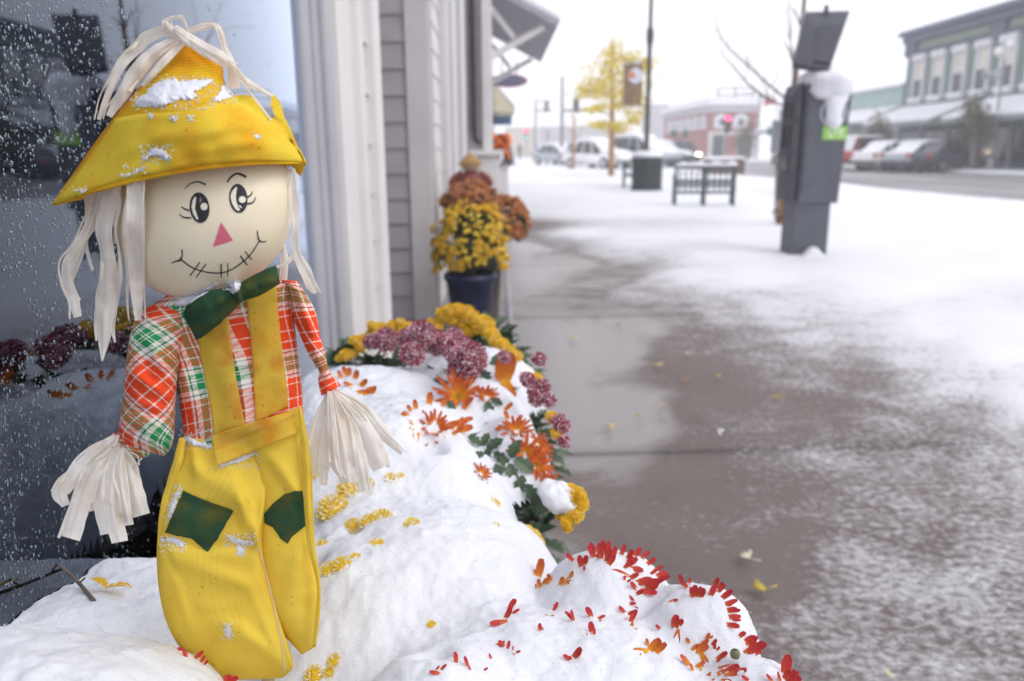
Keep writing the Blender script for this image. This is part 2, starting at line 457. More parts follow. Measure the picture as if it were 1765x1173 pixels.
def drop_mat():
    m, t, b = nmat('water_drop')
    b.inputs['Base Color'].default_value = (0.9, 0.97, 1, 1); b.inputs['Roughness'].default_value = 0.02
    b.inputs['IOR'].default_value = 1.33; b.inputs['Transmission Weight'].default_value = 1.0
    gl = N(t, 'ShaderNodeBsdfGlossy'); gl.inputs['Roughness'].default_value = 0.12; gl.inputs['Color'].default_value = (0.80, 0.95, 1.0, 1)
    mx = N(t, 'ShaderNodeMixShader'); mx.inputs[0].default_value = 0.22
    t.links.new(b.outputs[0], mx.inputs[1]); t.links.new(gl.outputs[0], mx.inputs[2]); t.links.new(mx.outputs[0], t.nodes['Material Output'].inputs['Surface'])
    return m
def shop_front():
    b = thing('shop_building', (XF, 2.0, 0), 'grey clapboard shop front with a big rain spotted display window and recessed entry', 'building')
    ZT = 5.2
    # display window
    wf = MB()
    y1 = 1.60
    wf.box((XF - 0.03, -0.3, 0.41), (0.14, 3.84, 0.10)); wf.box((XF - 0.03, -0.3, 3.15), (0.12, 3.84, 0.12))
    wf.box((XF - 0.012, 1.705, 1.78), (0.03, 0.07, 2.62))
    wf.box((XF - 0.008, 1.765, 1.78), (0.036, 0.05, 2.62)); wf.box((XF - 0.002, 1.825, 1.78), (0.048, 0.07, 2.62)); wf.box((XF - 0.006, 1.87, 1.78), (0.036, 0.02, 2.62))
    win = wf.build('window', FRAME, b, bevel=0.006)
    gp = MB(); gp.box((XF - 0.012, -0.265, 1.78), (0.006, 3.87, 2.64))
    pane = gp.build('pane', pane_mat(), win)
    # rain on the glass
    dr = MB(); rnd = random.Random(3)
    xg = XF - 0.0088
    def drop(y, z, r, el=1.0):
        vs = []; n = 8
        for i, (rr, hh) in enumerate(((1.0, 0.0), (0.86, 0.36), (0.5, 0.62))):
            for k in range(n):
                a = 2 * math.pi * k / n
                vs.append((xg + hh * r, y + r * rr * math.cos(a), z + r * rr * el * math.sin(a) - (0.35 * r * el * (1 if math.sin(a) < -0.5 else 0) * rr)))
        vs.append((xg + 0.7 * r, y, z))
        fs = [(i * n + k, i * n + (k + 1) % n, (i + 1) * n + (k + 1) % n, (i + 1) * n + k) for i in range(2) for k in range(n)]
        fs += [(2 * n + k, 2 * n + (k + 1) % n, 3 * n) for k in range(n)]
        dr.add(vs, fs)
    for k in range(11000):
        px = 20 + 520 * rnd.random() ** 1.25 - 90; py = rnd.uniform(-60, 1080)
        if px > 250 and rnd.random() < (0.97 if px > 330 else 0.75): continue
        # fewer drops in streaked areas
        if mnoise.noise(Vector((px / 70, py / 160, 3))) < -0.36: continue
        p = on_x(px, py, XF)
        if not (0.45 < p.y < 1.58): continue
        r = rnd.choice([0.0003, 0.00035, 0.0004, 0.00045, 0.0005, 0.0006, 0.0008, 0.0011])
        drop(p.y, p.z, r * (0.7 + 0.4 * p.y), rnd.uniform(1.0, 1.9))
    for k in range(2600):                    # the rest of the pane, beyond the part beside the scarecrow
        y, z = rnd.uniform(-2.1, 1.55), rnd.uniform(.52, 3.0)
        if y > .42 and z < 1.3 and y < 1.0: continue
        if mnoise.noise(Vector((y * 3, z * 1.5, 9))) < -.2: continue
        drop(y, z, rnd.choice([.0006, .0008, .001, .0013, .0018]), rnd.uniform(1, 1.9))
    d_ = dr.build('raindrops', drop_mat(), win, smooth=True); d_['kind'] = 'stuff'
    # dark room behind the glass
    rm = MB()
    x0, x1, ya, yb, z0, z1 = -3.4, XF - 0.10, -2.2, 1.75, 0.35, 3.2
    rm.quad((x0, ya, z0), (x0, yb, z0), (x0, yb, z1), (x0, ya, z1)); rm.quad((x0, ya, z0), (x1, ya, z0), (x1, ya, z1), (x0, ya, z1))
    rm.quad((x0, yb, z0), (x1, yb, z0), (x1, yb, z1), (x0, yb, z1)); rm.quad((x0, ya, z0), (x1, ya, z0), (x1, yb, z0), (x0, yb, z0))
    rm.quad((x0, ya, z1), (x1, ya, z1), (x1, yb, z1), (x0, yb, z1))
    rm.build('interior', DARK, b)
    # knee wall under the window and wall above it
    kw = MB(); kw.box((XF - 0.05, -0.2, 0.18), (0.16, 4.1, 0.355)); kw.box((XF - 0.05, -0.2, 4.2), (0.16, 4.1, 1.97)); kw.box((XF - 0.06, -2.28, 1.78), (0.14, 0.15, 2.85))
    kw.build('knee_wall', TRIM, b, bevel=0.004)
    # pilaster board beside the window
    pb = MB(); pb.box((XF - 0.02, 2.03, 2.6), (0.07, 0.30, 5.19)); pb.box((XF + 0.006, 1.90, 2.6), (0.05, 0.028, 5.19)); pb.box((XF + 0.012, 2.165, 2.6), (0.05, 0.05, 5.19))
    pb.build('pilaster', TRIMW, b, bevel=0.004)
    sd_ = MB(); clap(sd_, 'x', XF - 0.012, 2.192, 2.50, 0.0, ZT)
    sd_.box((XF - 0.06, 2.34, 2.6), (0.09, 0.30, 5.2))
    sd_.build('siding', SIDINGL, b)
    cb = MB(); cb.box((XF - 0.055, 2.565, 2.6), (0.15, 0.13, 5.2)); cb.build('corner_board', TRIMW, b, bevel=0.004)
    # recessed entry: side return, far wall facing us, door at the back
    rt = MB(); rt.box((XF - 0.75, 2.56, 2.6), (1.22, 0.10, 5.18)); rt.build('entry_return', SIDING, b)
    fw = MB(); z = 0.0
    while z < ZT:
        zt = z + 0.146
        fw.add([(-1.6, 4.72, z), (-1.6, 4.705, z), (-1.6, 4.717, zt), (-1.6, 4.72, zt), (XF - 0.135, 4.72, z), (XF - 0.135, 4.705, z), (XF - 0.135, 4.717, zt), (XF - 0.135, 4.72, zt)],
               [(0, 1, 2, 3), (7, 6, 5, 4), (0, 4, 5, 1), (1, 5, 6, 2), (2, 6, 7, 3), (3, 7, 4, 0)])
        z = zt
    fw.box((-0.99, 4.80, 2.6), (1.21, 0.15, 5.2))
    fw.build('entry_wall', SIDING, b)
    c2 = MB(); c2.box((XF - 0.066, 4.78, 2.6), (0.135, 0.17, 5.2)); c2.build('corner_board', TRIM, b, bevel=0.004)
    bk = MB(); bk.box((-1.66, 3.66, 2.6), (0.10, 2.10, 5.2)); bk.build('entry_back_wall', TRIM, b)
    do = MB(); do.box((-1.59, 3.66, 1.05), (0.05, 0.95, 2.1)); do.box((-1.555, 3.66, 1.35), (0.02, 0.6, 1.2), m=1)
    dob = do.build('door', [FRAME, GLASS], b); hd = MB(); hd.tube([(-1.53, 4.02, 0.95), (-1.53, 4.02, 1.2)], 0.012); hd.build('handle', CHROME, dob)
    # front beyond the entry: siding, then pilasters and a dark shop window
    s2 = MB(); clap(s2, 'x', XF - 0.012, 4.868, 5.6, 0.0, ZT); s2.box((XF - 0.06, 5.23, 2.6), (0.09, 0.73, 5.2)); s2.build('siding', SIDINGL, b)
    pl = MB()
    for yc, wd, pr in ((5.72, 0.22, 0.05), (6.05, 0.30, 0.02), (6.6, 0.4, 0.045), (7.3, 0.35, 0.02), (8.0, 0.4, 0.05), (8.95, 0.6, 0.03)):
        pl.box((XF - 0.08 + pr, yc, 2.6), (0.16, wd, 5.2))
    pl.build('pilaster', TRIM, b, bevel=0.006)
    bw = MB(); bw.box((XF - 0.16, 7.4, 2.6), (0.16, 3.6, 5.2)); bw.build('wall', SIDING, b)
    for yc, wd in ((6.92, 0.36), (7.62, 0.28), (8.42, 0.42)):
        g = MB(); g.box((XF - 0.062, yc, 2.0), (0.05, wd, 2.0)); wn = g.build('window', FRAME, b)
        g = MB(); g.box((XF - 0.034, yc, 2.0), (0.008, wd - 0.1, 1.9)); g.build('pane', GLASS, wn)
    rf = MB(); rf.box((-3.0, 3.6, 5.3), (5.4, 12.0, 0.15)); rf.build('roof', SNOWF, b)
    ow = MB(); ow.box((-5.6, 3.6, 2.6), (0.15, 12, 5.2)); ow.box((-3.1, -2.45, 2.6), (5.2, 0.14, 5.2)); ow.build('wall', SIDING, b)
    # brushed metal strip where the building ends and the walk begins
    st = MB(); st.box((0.063, 4.2, 0.012), (0.022, 7.6, 0.024)); prop(st.build('metal_edging', simple('zinc', (0.42, 0.43, 0.46), 0.45, 0.15, 8, metal=0.4)), 'thin metal edging strip set in the walk beside the flower pots', 'edging strip')
    # second building, standing a step further out
    b2 = thing('shop_building', (-0.12, 9.6, 0), 'light grey shop building further along the street, standing proud of the nearer front', 'building')
    f = MB(); f.box((-1.87, 17.5, 2.7), (3.5, 15.4, 5.4)); f.build('wall', TRIM, b2, bevel=0.01)
    f = MB(); f.box((-0.13, 9.79, 2.7), (0.12, 0.16, 5.36)); f.build('corner_board', TRIMW, b2, bevel=0.01)
    f = MB(); f.box((-0.15, 9.73, 0.98), (0.42, 0.34, 0.07)); f.build('ledge', TRIMW, b2, bevel=0.01)
    f = MB(); f.box((-0.17, 9.75, 0.47), (0.34, 0.28, 0.93)); f.build('plinth', TRIMW, b2, bevel=0.01)
    f = MB(); f.tube([(-0.285, 9.72, 5.3), (-0.285, 9.72, 1.25), (-0.28, 9.70, 1.16), (-0.24, 9.60, 1.10)], 0.036, 12); f.build('downspout', simple('dark_downspout', (0.06, 0.045, 0.05), 0.5), b2)
    for yc in (11.4, 13.6, 15.8, 18.0, 20.2, 22.4):
        g = MB(); g.box((-0.125, yc, 1.75), (0.05, 1.7, 1.9)); wn = g.build('window', FRAME, b2)
        g = MB(); g.box((-0.098, yc, 1.75), (0.01, 1.5, 1.7)); g.build('pane', GLASS, wn)
    f = MB(); f.box((-1.85, 17.5, 5.47), (3.7, 15.6, 0.12)); f.build('roof', SNOWF, b2)
    # canopy on brackets
    c = thing('canopy', (-0.12, 12.4, 2.9), 'grey sloping canopy on white diagonal braces over the walk', 'canopy')
    pw0, pt0 = Vector((-0.12, 12.4, 3.32)), Vector((0.90, 12.4, 2.80)); L = 4.9
    k = MB()
    nrm = Vector((0.46, 0, 0.9)).normalized() * 0.09
    k.add([pw0, pt0, pt0 + nrm, pw0 + nrm] + [p + Vector((0, L, 0)) for p in (pw0, pt0, pt0 + nrm, pw0 + nrm)],
          [(0, 1, 2, 3), (7, 6, 5, 4), (0, 4, 5, 1), (1, 5, 6, 2), (2, 6, 7, 3), (3, 7, 4, 0)])
    k.build('deck', simple('canopy_soffit', (0.38, 0.37, 0.40), 0.8, 0.15, 6), c)
    for yy in (12.6, 16.9):
        q = MB(); q.tube([(-0.12, yy, 2.38), (0.70, yy, 2.82)], 0.05, 6); q.tube([(-0.1, yy, 3.1), (0.25, yy, 2.66)], 0.04, 6); q.build('brace', TRIMW, c)
    q = MB(); pw1 = pw0 + nrm * 1.02; pt1 = pt0 + nrm * 1.02; up_ = Vector((0, 0, 0.07))
    q.add([pw1, pt1, pt1 + up_, pw1 + up_] + [p + Vector((0, L, 0)) for p in (pw1, pt1, pt1 + up_, pw1 + up_)],
          [(0, 1, 2, 3), (7, 6, 5, 4), (0, 4, 5, 1), (1, 5, 6, 2), (2, 6, 7, 3), (3, 7, 4, 0)])
    q.build('snow_layer', SNOWF, c)
    # hanging oval sign, seen at a slant
    s = thing('hanging_sign', (0.24, 17.6, 2.5), 'blue grey oval sign with a red rim hanging below the canopy', 'sign')
    el = lambda a, b_: [(0.24 + a * math.cos(t_), 2.46 + b_ * math.sin(t_)) for t_ in [i * math.pi / 16 for i in range(32)]]
    q = MB()
    q.prism(el(0.40, 0.135), 'y', 17.585, 17.625); q.build('rim', simple('red_rim', (0.38, 0.07, 0.10), 0.5), s)
    q = MB(); q.prism(el(0.35, 0.10), 'y', 17.575, 17.583); q.build('face', simple('sign_face', (0.24, 0.26, 0.36), 0.5, 0.2, 30), s)
    for xx in (.08, .40): MB().tube([(xx, 17.6, 2.56), (xx, 17.6, 2.86)], 0.012).build('hanger', BLACKM, s)
    # cream awning with blue sign under it
    a = thing('awning', (-0.12, 22.0, 2.4), 'cream fabric awning beyond the canopy with a light valance', 'awning')
    q = MB(); q.prism([(-0.12, 2.75), (0.44, 2.12), (0.44, 2.00), (-0.12, 2.02)], 'y', 21.6, 24.2); q.build('fabric', simple('cream_fabric', (0.62, 0.57, 0.42), 0.8, 0.1, 5), a)
    q = MB(); q.prism([(-0.12, 2.81), (-0.12, 2.76), (0.44, 2.13), (0.46, 2.17)], 'y', 21.58, 24.2); q.build('snow_layer', SNOWF, a)
    s = thing('hanging_sign', (0.1, 22.4, 1.9), 'small blue sign hanging under the cream awning', 'sign')
    q = MB(); q.box((0.12, 22.4, 1.82), (0.50, 0.05, 0.24)); q.build('board', simple('blue_sign', (0.10, 0.17, 0.32), 0.5, 0.2, 20), s)
    for xx in (-.05, .3): MB().tube([(xx, 22.4, 1.93), (xx, 22.4, 2.03)], 0.01).build('hanger', BLACKM, s)
shop_front()
# ================================================================== the scarecrow (front of picture)
YS = 0.55                                   # its distance along the street
MPP = YS / FPX                              # about one photo pixel at that distance
def cr_interp(rows, n, closed=False):
    """Catmull-Rom resample of rows of floats to n rows"""
    A = np.array(rows, dtype=float); m = len(A)
    if m < 3:
        t = np.linspace(0, 1, n)[:, None]; return A[0] * (1 - t) + A[-1] * t
    d = np.maximum(np.sqrt(((A[1:, :2] - A[:-1, :2]) ** 2).sum(1)), 1e-6)
    T = np.concatenate([[0], np.cumsum(d)])
    q = np.linspace(0, T[-1], n); res = np.zeros((n, A.shape[1]))
    for k, s in enumerate(q):
        i = min(max(np.searchsorted(T, s, side='right') - 1, 0), m - 2)
        t = (s - T[i]) / d[i]
        p1, p2 = A[i], A[i + 1]
        m1 = (A[i + 1] - A[i - 1]) / (T[i + 1] - T[i - 1]) * d[i] if i > 0 else (p2 - p1)
        m2 = (A[i + 2] - A[i]) / (T[i + 2] - T[i]) * d[i] if i < m - 2 else (p2 - p1)
        res[k] = (2 * t**3 - 3 * t**2 + 1) * p1 + (t**3 - 2 * t**2 + t) * m1 + (-2 * t**3 + 3 * t**2) * p2 + (t**3 - t**2) * m2
    return res
def loft(rows, y0=YS, n=60, seg=56, ex=2.0, disp=None, mb=None, cap=True, uvs=1.0, uvr=0.0):
    """rows (Lx, Ly, Rx, Ry, centre depth towards camera, half depth[, sag px]); a closed cloth-like tube whose outline follows the rows"""
    rows = [tuple(r) + (0.0,) * (7 - len(r)) for r in rows]
    Q = cr_interp([((r[0] + r[2]) / 2, (r[1] + r[3]) / 2) + r for r in rows], n)[:, 2:]
    mb = mb or MB(); vs = []; uv = []
    vacc = 0; prev = None
    for i in range(n):
        lx, ly, rx, ry, wc, h, sg = Q[i]
        mid = ((lx + rx) / 2, (ly + ry) / 2)
        if prev: vacc += math.hypot(mid[0] - prev[0], mid[1] - prev[1]) * MPP
        prev = mid; wd = math.hypot(rx - lx, ry - ly) * MPP
        for k in range(seg + 1):
            a = 2 * math.pi * k / seg
            u = -math.cos(a); sn = math.sin(a)
            u = math.copysign(abs(u) ** (2 / ex), u) if ex != 2 else u
            sq = math.copysign(abs(sn) ** (2 / ex), sn)
            px = lx + (rx - lx) * (u + 1) / 2; py = ly + (ry - ly) * (u + 1) / 2 + sg * (1 - u * u) * (1 if sn >= 0 else 0.4)
            dd = wc + h * sq
            if disp and sn > -0.05: dd += disp(px, py) * min(1, max(0, sn * 2.5))
            vs.append(on_y(px, py, y0 - dd))
            uv.append(((k / seg * 2 * (wd * 0.5 + h) if sn >= 0 else k / seg * 2 * (wd * .5 + h)) * uvs, vacc * uvs))
    if uvr: uv = [(a * math.cos(uvr) - b * math.sin(uvr), a * math.sin(uvr) + b * math.cos(uvr)) for a, b in uv]
    W = seg + 1
    fs, fu = [], []
    for i in range(n - 1):
        for k in range(seg):
            f = (i * W + k, i * W + k + 1, (i + 1) * W + k + 1, (i + 1) * W + k); fs.append(f); fu.append([uv[j] for j in f])
    if cap:
        for i in (0, n - 1):
            f = tuple(i * W + k for k in range(seg)); fs.append(f); fu.append([uv[j] for j in f])
    mb.add(vs, fs, fu)
    return mb
def ridges(lst, base=None):
    """lst of (x0,y0,x1,y1,width px,height m): folds in cloth"""
    def f(px, py):
        d = 0.0
        for x0, y0, x1, y1, wd, hh in lst:
            vx, vy = x1 - x0, y1 - y0; L2 = vx * vx + vy * vy
            t = max(0, min(1, ((px - x0) * vx + (py - y0) * vy) / L2))
            q = math.hypot(px - x0 - t * vx, py - y0 - t * vy) / wd
            if q < 3: d += 1.15 * hh * math.exp(-q * q) * (1 - 0.5 * abs(2 * t - 1) ** 2)
        if base: d += base[1] * (mnoise.noise(Vector((px / base[0], py / base[0] * 0.7, 1.7))) + 0.5 * mnoise.noise(Vector((px / base[0] * 2.3, py / base[0] * 2, 4.1))))
        return d
    return f
def bvh_of(mb):
    return BVHTree.FromPolygons([tuple(p) for p in mb.v], [tuple(f) for f in mb.f])
def hit(bvh, px, py, default_y=YS):
    d = ray(px, py).normalized()
    loc, nrm, i, dist = bvh.ray_cast(EYE, d)
    if loc is None:
        return on_y(px, py, default_y), -d
    if nrm.dot(d) > 0: nrm = -nrm
    return loc, nrm
def inside(poly, x, y):
    c = False; j = len(poly) - 1
    for i in range(len(poly)):
        if (poly[i][1] > y) != (poly[j][1] > y) and x < (poly[j][0] - poly[i][0]) * (y - poly[i][1]) / (poly[j][1] - poly[i][1]) + poly[i][0]: c = not c
        j = i
    return c
def smooth_poly(poly, n):
    P = list(poly) + [poly[0]]
    A = cr_interp(P, n + 1); return [tuple(a) for a in A[:-1]]
def edge_dist(poly, x, y):
    m = 1e9; j = len(poly) - 1
    for i in range(len(poly)):
        ax, ay = poly[j]; bx, by = poly[i]; vx, vy = bx - ax, by - ay
        t = max(0, min(1, ((x - ax) * vx + (y - ay) * vy) / max(vx * vx + vy * vy, 1e-9)))
        m = min(m, math.hypot(x - ax - t * vx, y - ay - t * vy)); j = i
    return m
def patch(mb, bvh, poly, step=4.0, off=0.0007, puff=0.0, pr=10.0, rough=0.0, m=0, lift=None, skirt=True, seed=0):
    """a piece of cloth, paint or snow lying on the surface: the outline is cut out ring by ring and laid on the surface below"""
    cx = sum(p[0] for p in poly) / len(poly); cy = sum(p[1] for p in poly) / len(poly)
    if rough:
        poly = [(x + rough * mnoise.noise(Vector((x * .31, y * .31, seed))), y + rough * mnoise.noise(Vector((x * .31, y * .31, seed + 9)))) for x, y in poly]
    maxd = max(math.hypot(p[0] - cx, p[1] - cy) for p in poly)
    nr = max(2, int(maxd / step)); n = len(poly)
    vs = []; 
    for i in range(nr):
        t = 1 - i / nr
        for x, y in poly:
            qx, qy = cx + (x - cx) * t, cy + (y - cy) * t
            p, nm = hit(bvh, qx, qy)
            h = off
            if puff:
                e = min(1, edge_dist(poly, qx, qy) / pr) if i else 0
                h += puff * math.sqrt(max(0, 1 - (1 - e) ** 2)) * (0.85 + 0.3 * mnoise.noise(Vector((qx * .09, qy * .09, seed + 3)))) + puff * 0.10 * (mnoise.noise(Vector((qx * .4, qy * .4, seed))) if i else 0)
            vs.append(p - ray(qx, qy).normalized() * h)
    p, nm = hit(bvh, cx, cy); vs.append(p - ray(cx, cy).normalized() * (off + puff))
    fs = [(i * n + k, i * n + (k + 1) % n, (i + 1) * n + (k + 1) % n, (i + 1) * n + k) for i in range(nr - 1) for k in range(n)]
    fs += [((nr - 1) * n + k, (nr - 1) * n + (k + 1) % n, nr * n) for k in range(n)]
    if skirt:
        b0 = len(vs)
        for x, y in poly:
            p, nm = hit(bvh, x, y); vs.append(p + ray(x, y).normalized() * 0.0015)
        fs += [(k, b0 + k, b0 + (k + 1) % n, (k + 1) % n) for k in range(n)]
    uv = [[((vs[j].x) * 1.0, vs[j].z) for j in f] for f in fs]
    mb.add(vs, fs, uv, m)
def snowpatch(mb, bvh, poly, step=2.0, puff=.004, pr=11, seed=0):
    """snow lying on cloth: fine grid cells inside a ragged outline, thinning out towards the edge"""
    xs = [p[0] for p in poly]; ys = [p[1] for p in poly]; x0, y0 = min(xs) - 6, min(ys) - 6
    nx, ny = int((max(xs) - x0 + 6) / step) + 2, int((max(ys) - y0 + 6) / step) + 2; ids = {}; vs = []
    for j in range(ny):
        for i in range(nx):
            x, y = x0 + i * step, y0 + j * step
            e = edge_dist(poly, x, y) * (1 if inside(poly, x, y) else -1) + 4.5 * mnoise.noise(Vector((x * .16, y * .16, seed))) + 2.5 * mnoise.noise(Vector((x * .5, y * .5, seed + 4)))
            if e < 0: continue
            p, nm = hit(bvh, x, y); q = min(1, e / pr)
            h = .0001 + puff * (1 - (1 - q) ** 2) * (.85 + .35 * mnoise.noise(Vector((x * .08, y * .08, seed + 2)))) + .0005 * q * mnoise.noise(Vector((x * .6, y * .6, seed + 8)))
            ids[i, j] = len(vs); vs.append(p - ray(x, y).normalized() * h)
    fs = [(ids[i, j], ids[i + 1, j], ids[i + 1, j + 1], ids[i, j + 1]) for i, j in ids if (i + 1, j) in ids and (i + 1, j + 1) in ids and (i, j + 1) in ids]
    mb.add(vs, fs)
def dens(poly, step):
    out_ = []
    for i in range(len(poly)):
        a, b = poly[i], poly[(i + 1) % len(poly)]
        k = max(1, int(math.hypot(b[0] - a[0], b[1] - a[1]) / step))
        out_ += [(a[0] + (b[0] - a[0]) * j / k, a[1] + (b[1] - a[1]) * j / k) for j in range(k)]
    return out_
def stroke(mb, bvh, pts, wds, off=0.0005, n=None):
    """an inked line on a surface"""
    if not hasattr(wds, '__len__'): wds = [wds] * len(pts)
    A = cr_interp([(p[0], p[1], w_) for p, w_ in zip(pts, wds)], n or max(6, 5 * len(pts)))
    vs = []
    for i, (x, y, w_) in enumerate(A):
        a = A[max(0, i - 1)]; b = A[min(len(A) - 1, i + 1)]
        dx, dy = b[0] - a[0], b[1] - a[1]; L = math.hypot(dx, dy) or 1
        jj = 1 + 0.14 * mnoise.noise(Vector((x * .5, y * .5, 0)))
        for s in (-1, 1):
            qx, qy = x - dy / L * s * w_ / 2 * jj, y + dx / L * s * w_ / 2 * jj
            p, _ = hit(bvh, qx, qy); vs.append(p - ray(qx, qy).normalized() * off)
    mb.add(vs, [(2 * i, 2 * i + 1, 2 * i + 3, 2 * i + 2) for i in range(len(A) - 1)])
def ribbon(mb, pts, wds, deps, n=None, fold=0.25, y0=YS, seed=0, twist=0.0):
    """a strip of raffia: pts in photo px, width in px, depth in m towards the camera"""
    k0 = len(pts)
    if not hasattr(wds, '__len__'): wds = [wds] * k0
    if not hasattr(deps, '__len__'): deps = [deps] * k0
    if len(deps) != k0: deps = list(np.interp(np.linspace(0, 1, k0), np.linspace(0, 1, len(deps)), deps))
    if len(wds) != k0: wds = list(np.interp(np.linspace(0, 1, k0), np.linspace(0, 1, len(wds)), wds))
    n = n or 9 * k0
    A = cr_interp([(p[0], p[1], w_ * .86, d_) for p, w_, d_ in zip(pts, wds, deps)], n)
    vs = []; uv = []; acc = 0; C5 = 10
    for i, (x, y, w_, d_) in enumerate(A):
        a = A[max(0, i - 1)]; b = A[min(n - 1, i + 1)]
        dx, dy = b[0] - a[0], b[1] - a[1]; L = math.hypot(dx, dy) or 1
        if i: acc += math.hypot(x - A[i - 1][0], y - A[i - 1][1]) * MPP
        tw = twist * math.sin(i / n * 5 + seed)
        for c in range(C5 + 1):
            s = c / C5 * 2 - 1
            jx = 1 + 0.10 * mnoise.noise(Vector((x * .06, y * .06, seed + s * 3)))
            qx, qy = x - dy / L * s * w_ / 2 * jx, y + dx / L * s * w_ / 2 * jx
            dep = d_ + fold * w_ * MPP * (0.5 - abs(s)) * (1 if (seed % 2) else -1) + tw * s * w_ * MPP * .5
            dep += 0.0022 * mnoise.noise(Vector((qx * .045, qy * .03, seed * 3.1))) + 0.0011 * mnoise.noise(Vector((s * 4.5 + seed, acc * 18, seed))) * min(1, w_ / 14)
            vs.append(on_y(qx, qy, y0 - dep)); uv.append((s * w_ * MPP * .5 + seed * .13, acc))
    W = C5 + 1
    fs = [(i * W + c, i * W + c + 1, (i + 1) * W + c + 1, (i + 1) * W + c) for i in range(n - 1) for c in range(C5)]
    mb.add(vs, fs, [[uv[j] for j in f] for f in fs])

# ---- cloth materials
def plaid_mat():
    m, t, b = nmat('plaid_cotton')
    uv = N(t, 'ShaderNodeUVMap'); sp = N(t, 'ShaderNodeSeparateXYZ'); t.links.new(uv.outputs[0], sp.inputs[0])
    nz = noise_node(t, 30, 2)
    RD, WH, GR, DK = (0.80, 0.075, 0.02), (0.86, 0.80, 0.72), (0.02, 0.30, 0.10), (0.02, 0.10, 0.07)
    cols = []
    for ax, per, off in (('X', 0.046, 0.1), ('Y', 0.050, 0.35)):
        dv = N(t, 'ShaderNodeMath', operation='DIVIDE'); dv.inputs[1].default_value = per
        ad = N(t, 'ShaderNodeMath', operation='MULTIPLY_ADD'); ad.inputs[1].default_value = 0.02
        t.links.new(sp.outputs[ax], dv.inputs[0])
        t.links.new(nz.outputs['Fac'], ad.inputs[0]); t.links.new(dv.outputs[0], ad.inputs[2])
        a2 = N(t, 'ShaderNodeMath', operation='ADD'); a2.inputs[1].default_value = off; t.links.new(ad.outputs[0], a2.inputs[0])
        fr = N(t, 'ShaderNodeMath', operation='FRACT'); t.links.new(a2.outputs[0], fr.inputs[0])
        st = [(0.0, RD), (0.15, WH), (0.17, RD), (0.30, WH), (0.32, RD), (0.42, WH), (0.455, DK), (0.475, WH), (0.53, GR), (0.60, WH), (0.615, GR), (0.64, WH), (0.655, GR), (0.74, WH), (0.80, DK), (0.82, WH), (0.86, RD), (0.94, WH), (0.955, RD)]
        r_ = ramp(t, st, 'CONSTANT'); t.links.new(fr.outputs[0], r_.inputs[0]); cols.append(r_)
    # twill: warp and weft threads show alternately
    wv = N(t, 'ShaderNodeMath', operation='ADD'); t.links.new(sp.outputs['X'], wv.inputs[0]); t.links.new(sp.outputs['Y'], wv.inputs[1])
    wm = N(t, 'ShaderNodeMath', operation='MULTIPLY'); wm.inputs[1].default_value = 1400; t.links.new(wv.outputs[0], wm.inputs[0])
    wf = N(t, 'ShaderNodeMath', operation='SINE'); t.links.new(wm.outputs[0], wf.inputs[0])
    ws = N(t, 'ShaderNodeMapRange'); ws.inputs['From Min'].default_value = -1; ws.inputs['To Min'].default_value = 0.32; ws.inputs['To Max'].default_value = 0.68
    t.links.new(wf.outputs[0], ws.inputs['Value'])
    mx = N(t, 'ShaderNodeMix', data_type='RGBA'); t.links.new(ws.outputs[0], mx.inputs['Factor'])
    t.links.new(cols[0].outputs[0], mx.inputs['A']); t.links.new(cols[1].outputs[0], mx.inputs['B'])
    t.links.new(mx.outputs['Result'], b.inputs['Base Color']); b.inputs['Roughness'].default_value = 0.85; b.inputs['Specular IOR Level'].default_value = 0.15
    bump(t, b, wf.outputs[0], 0.12, 0.0004)
    return m
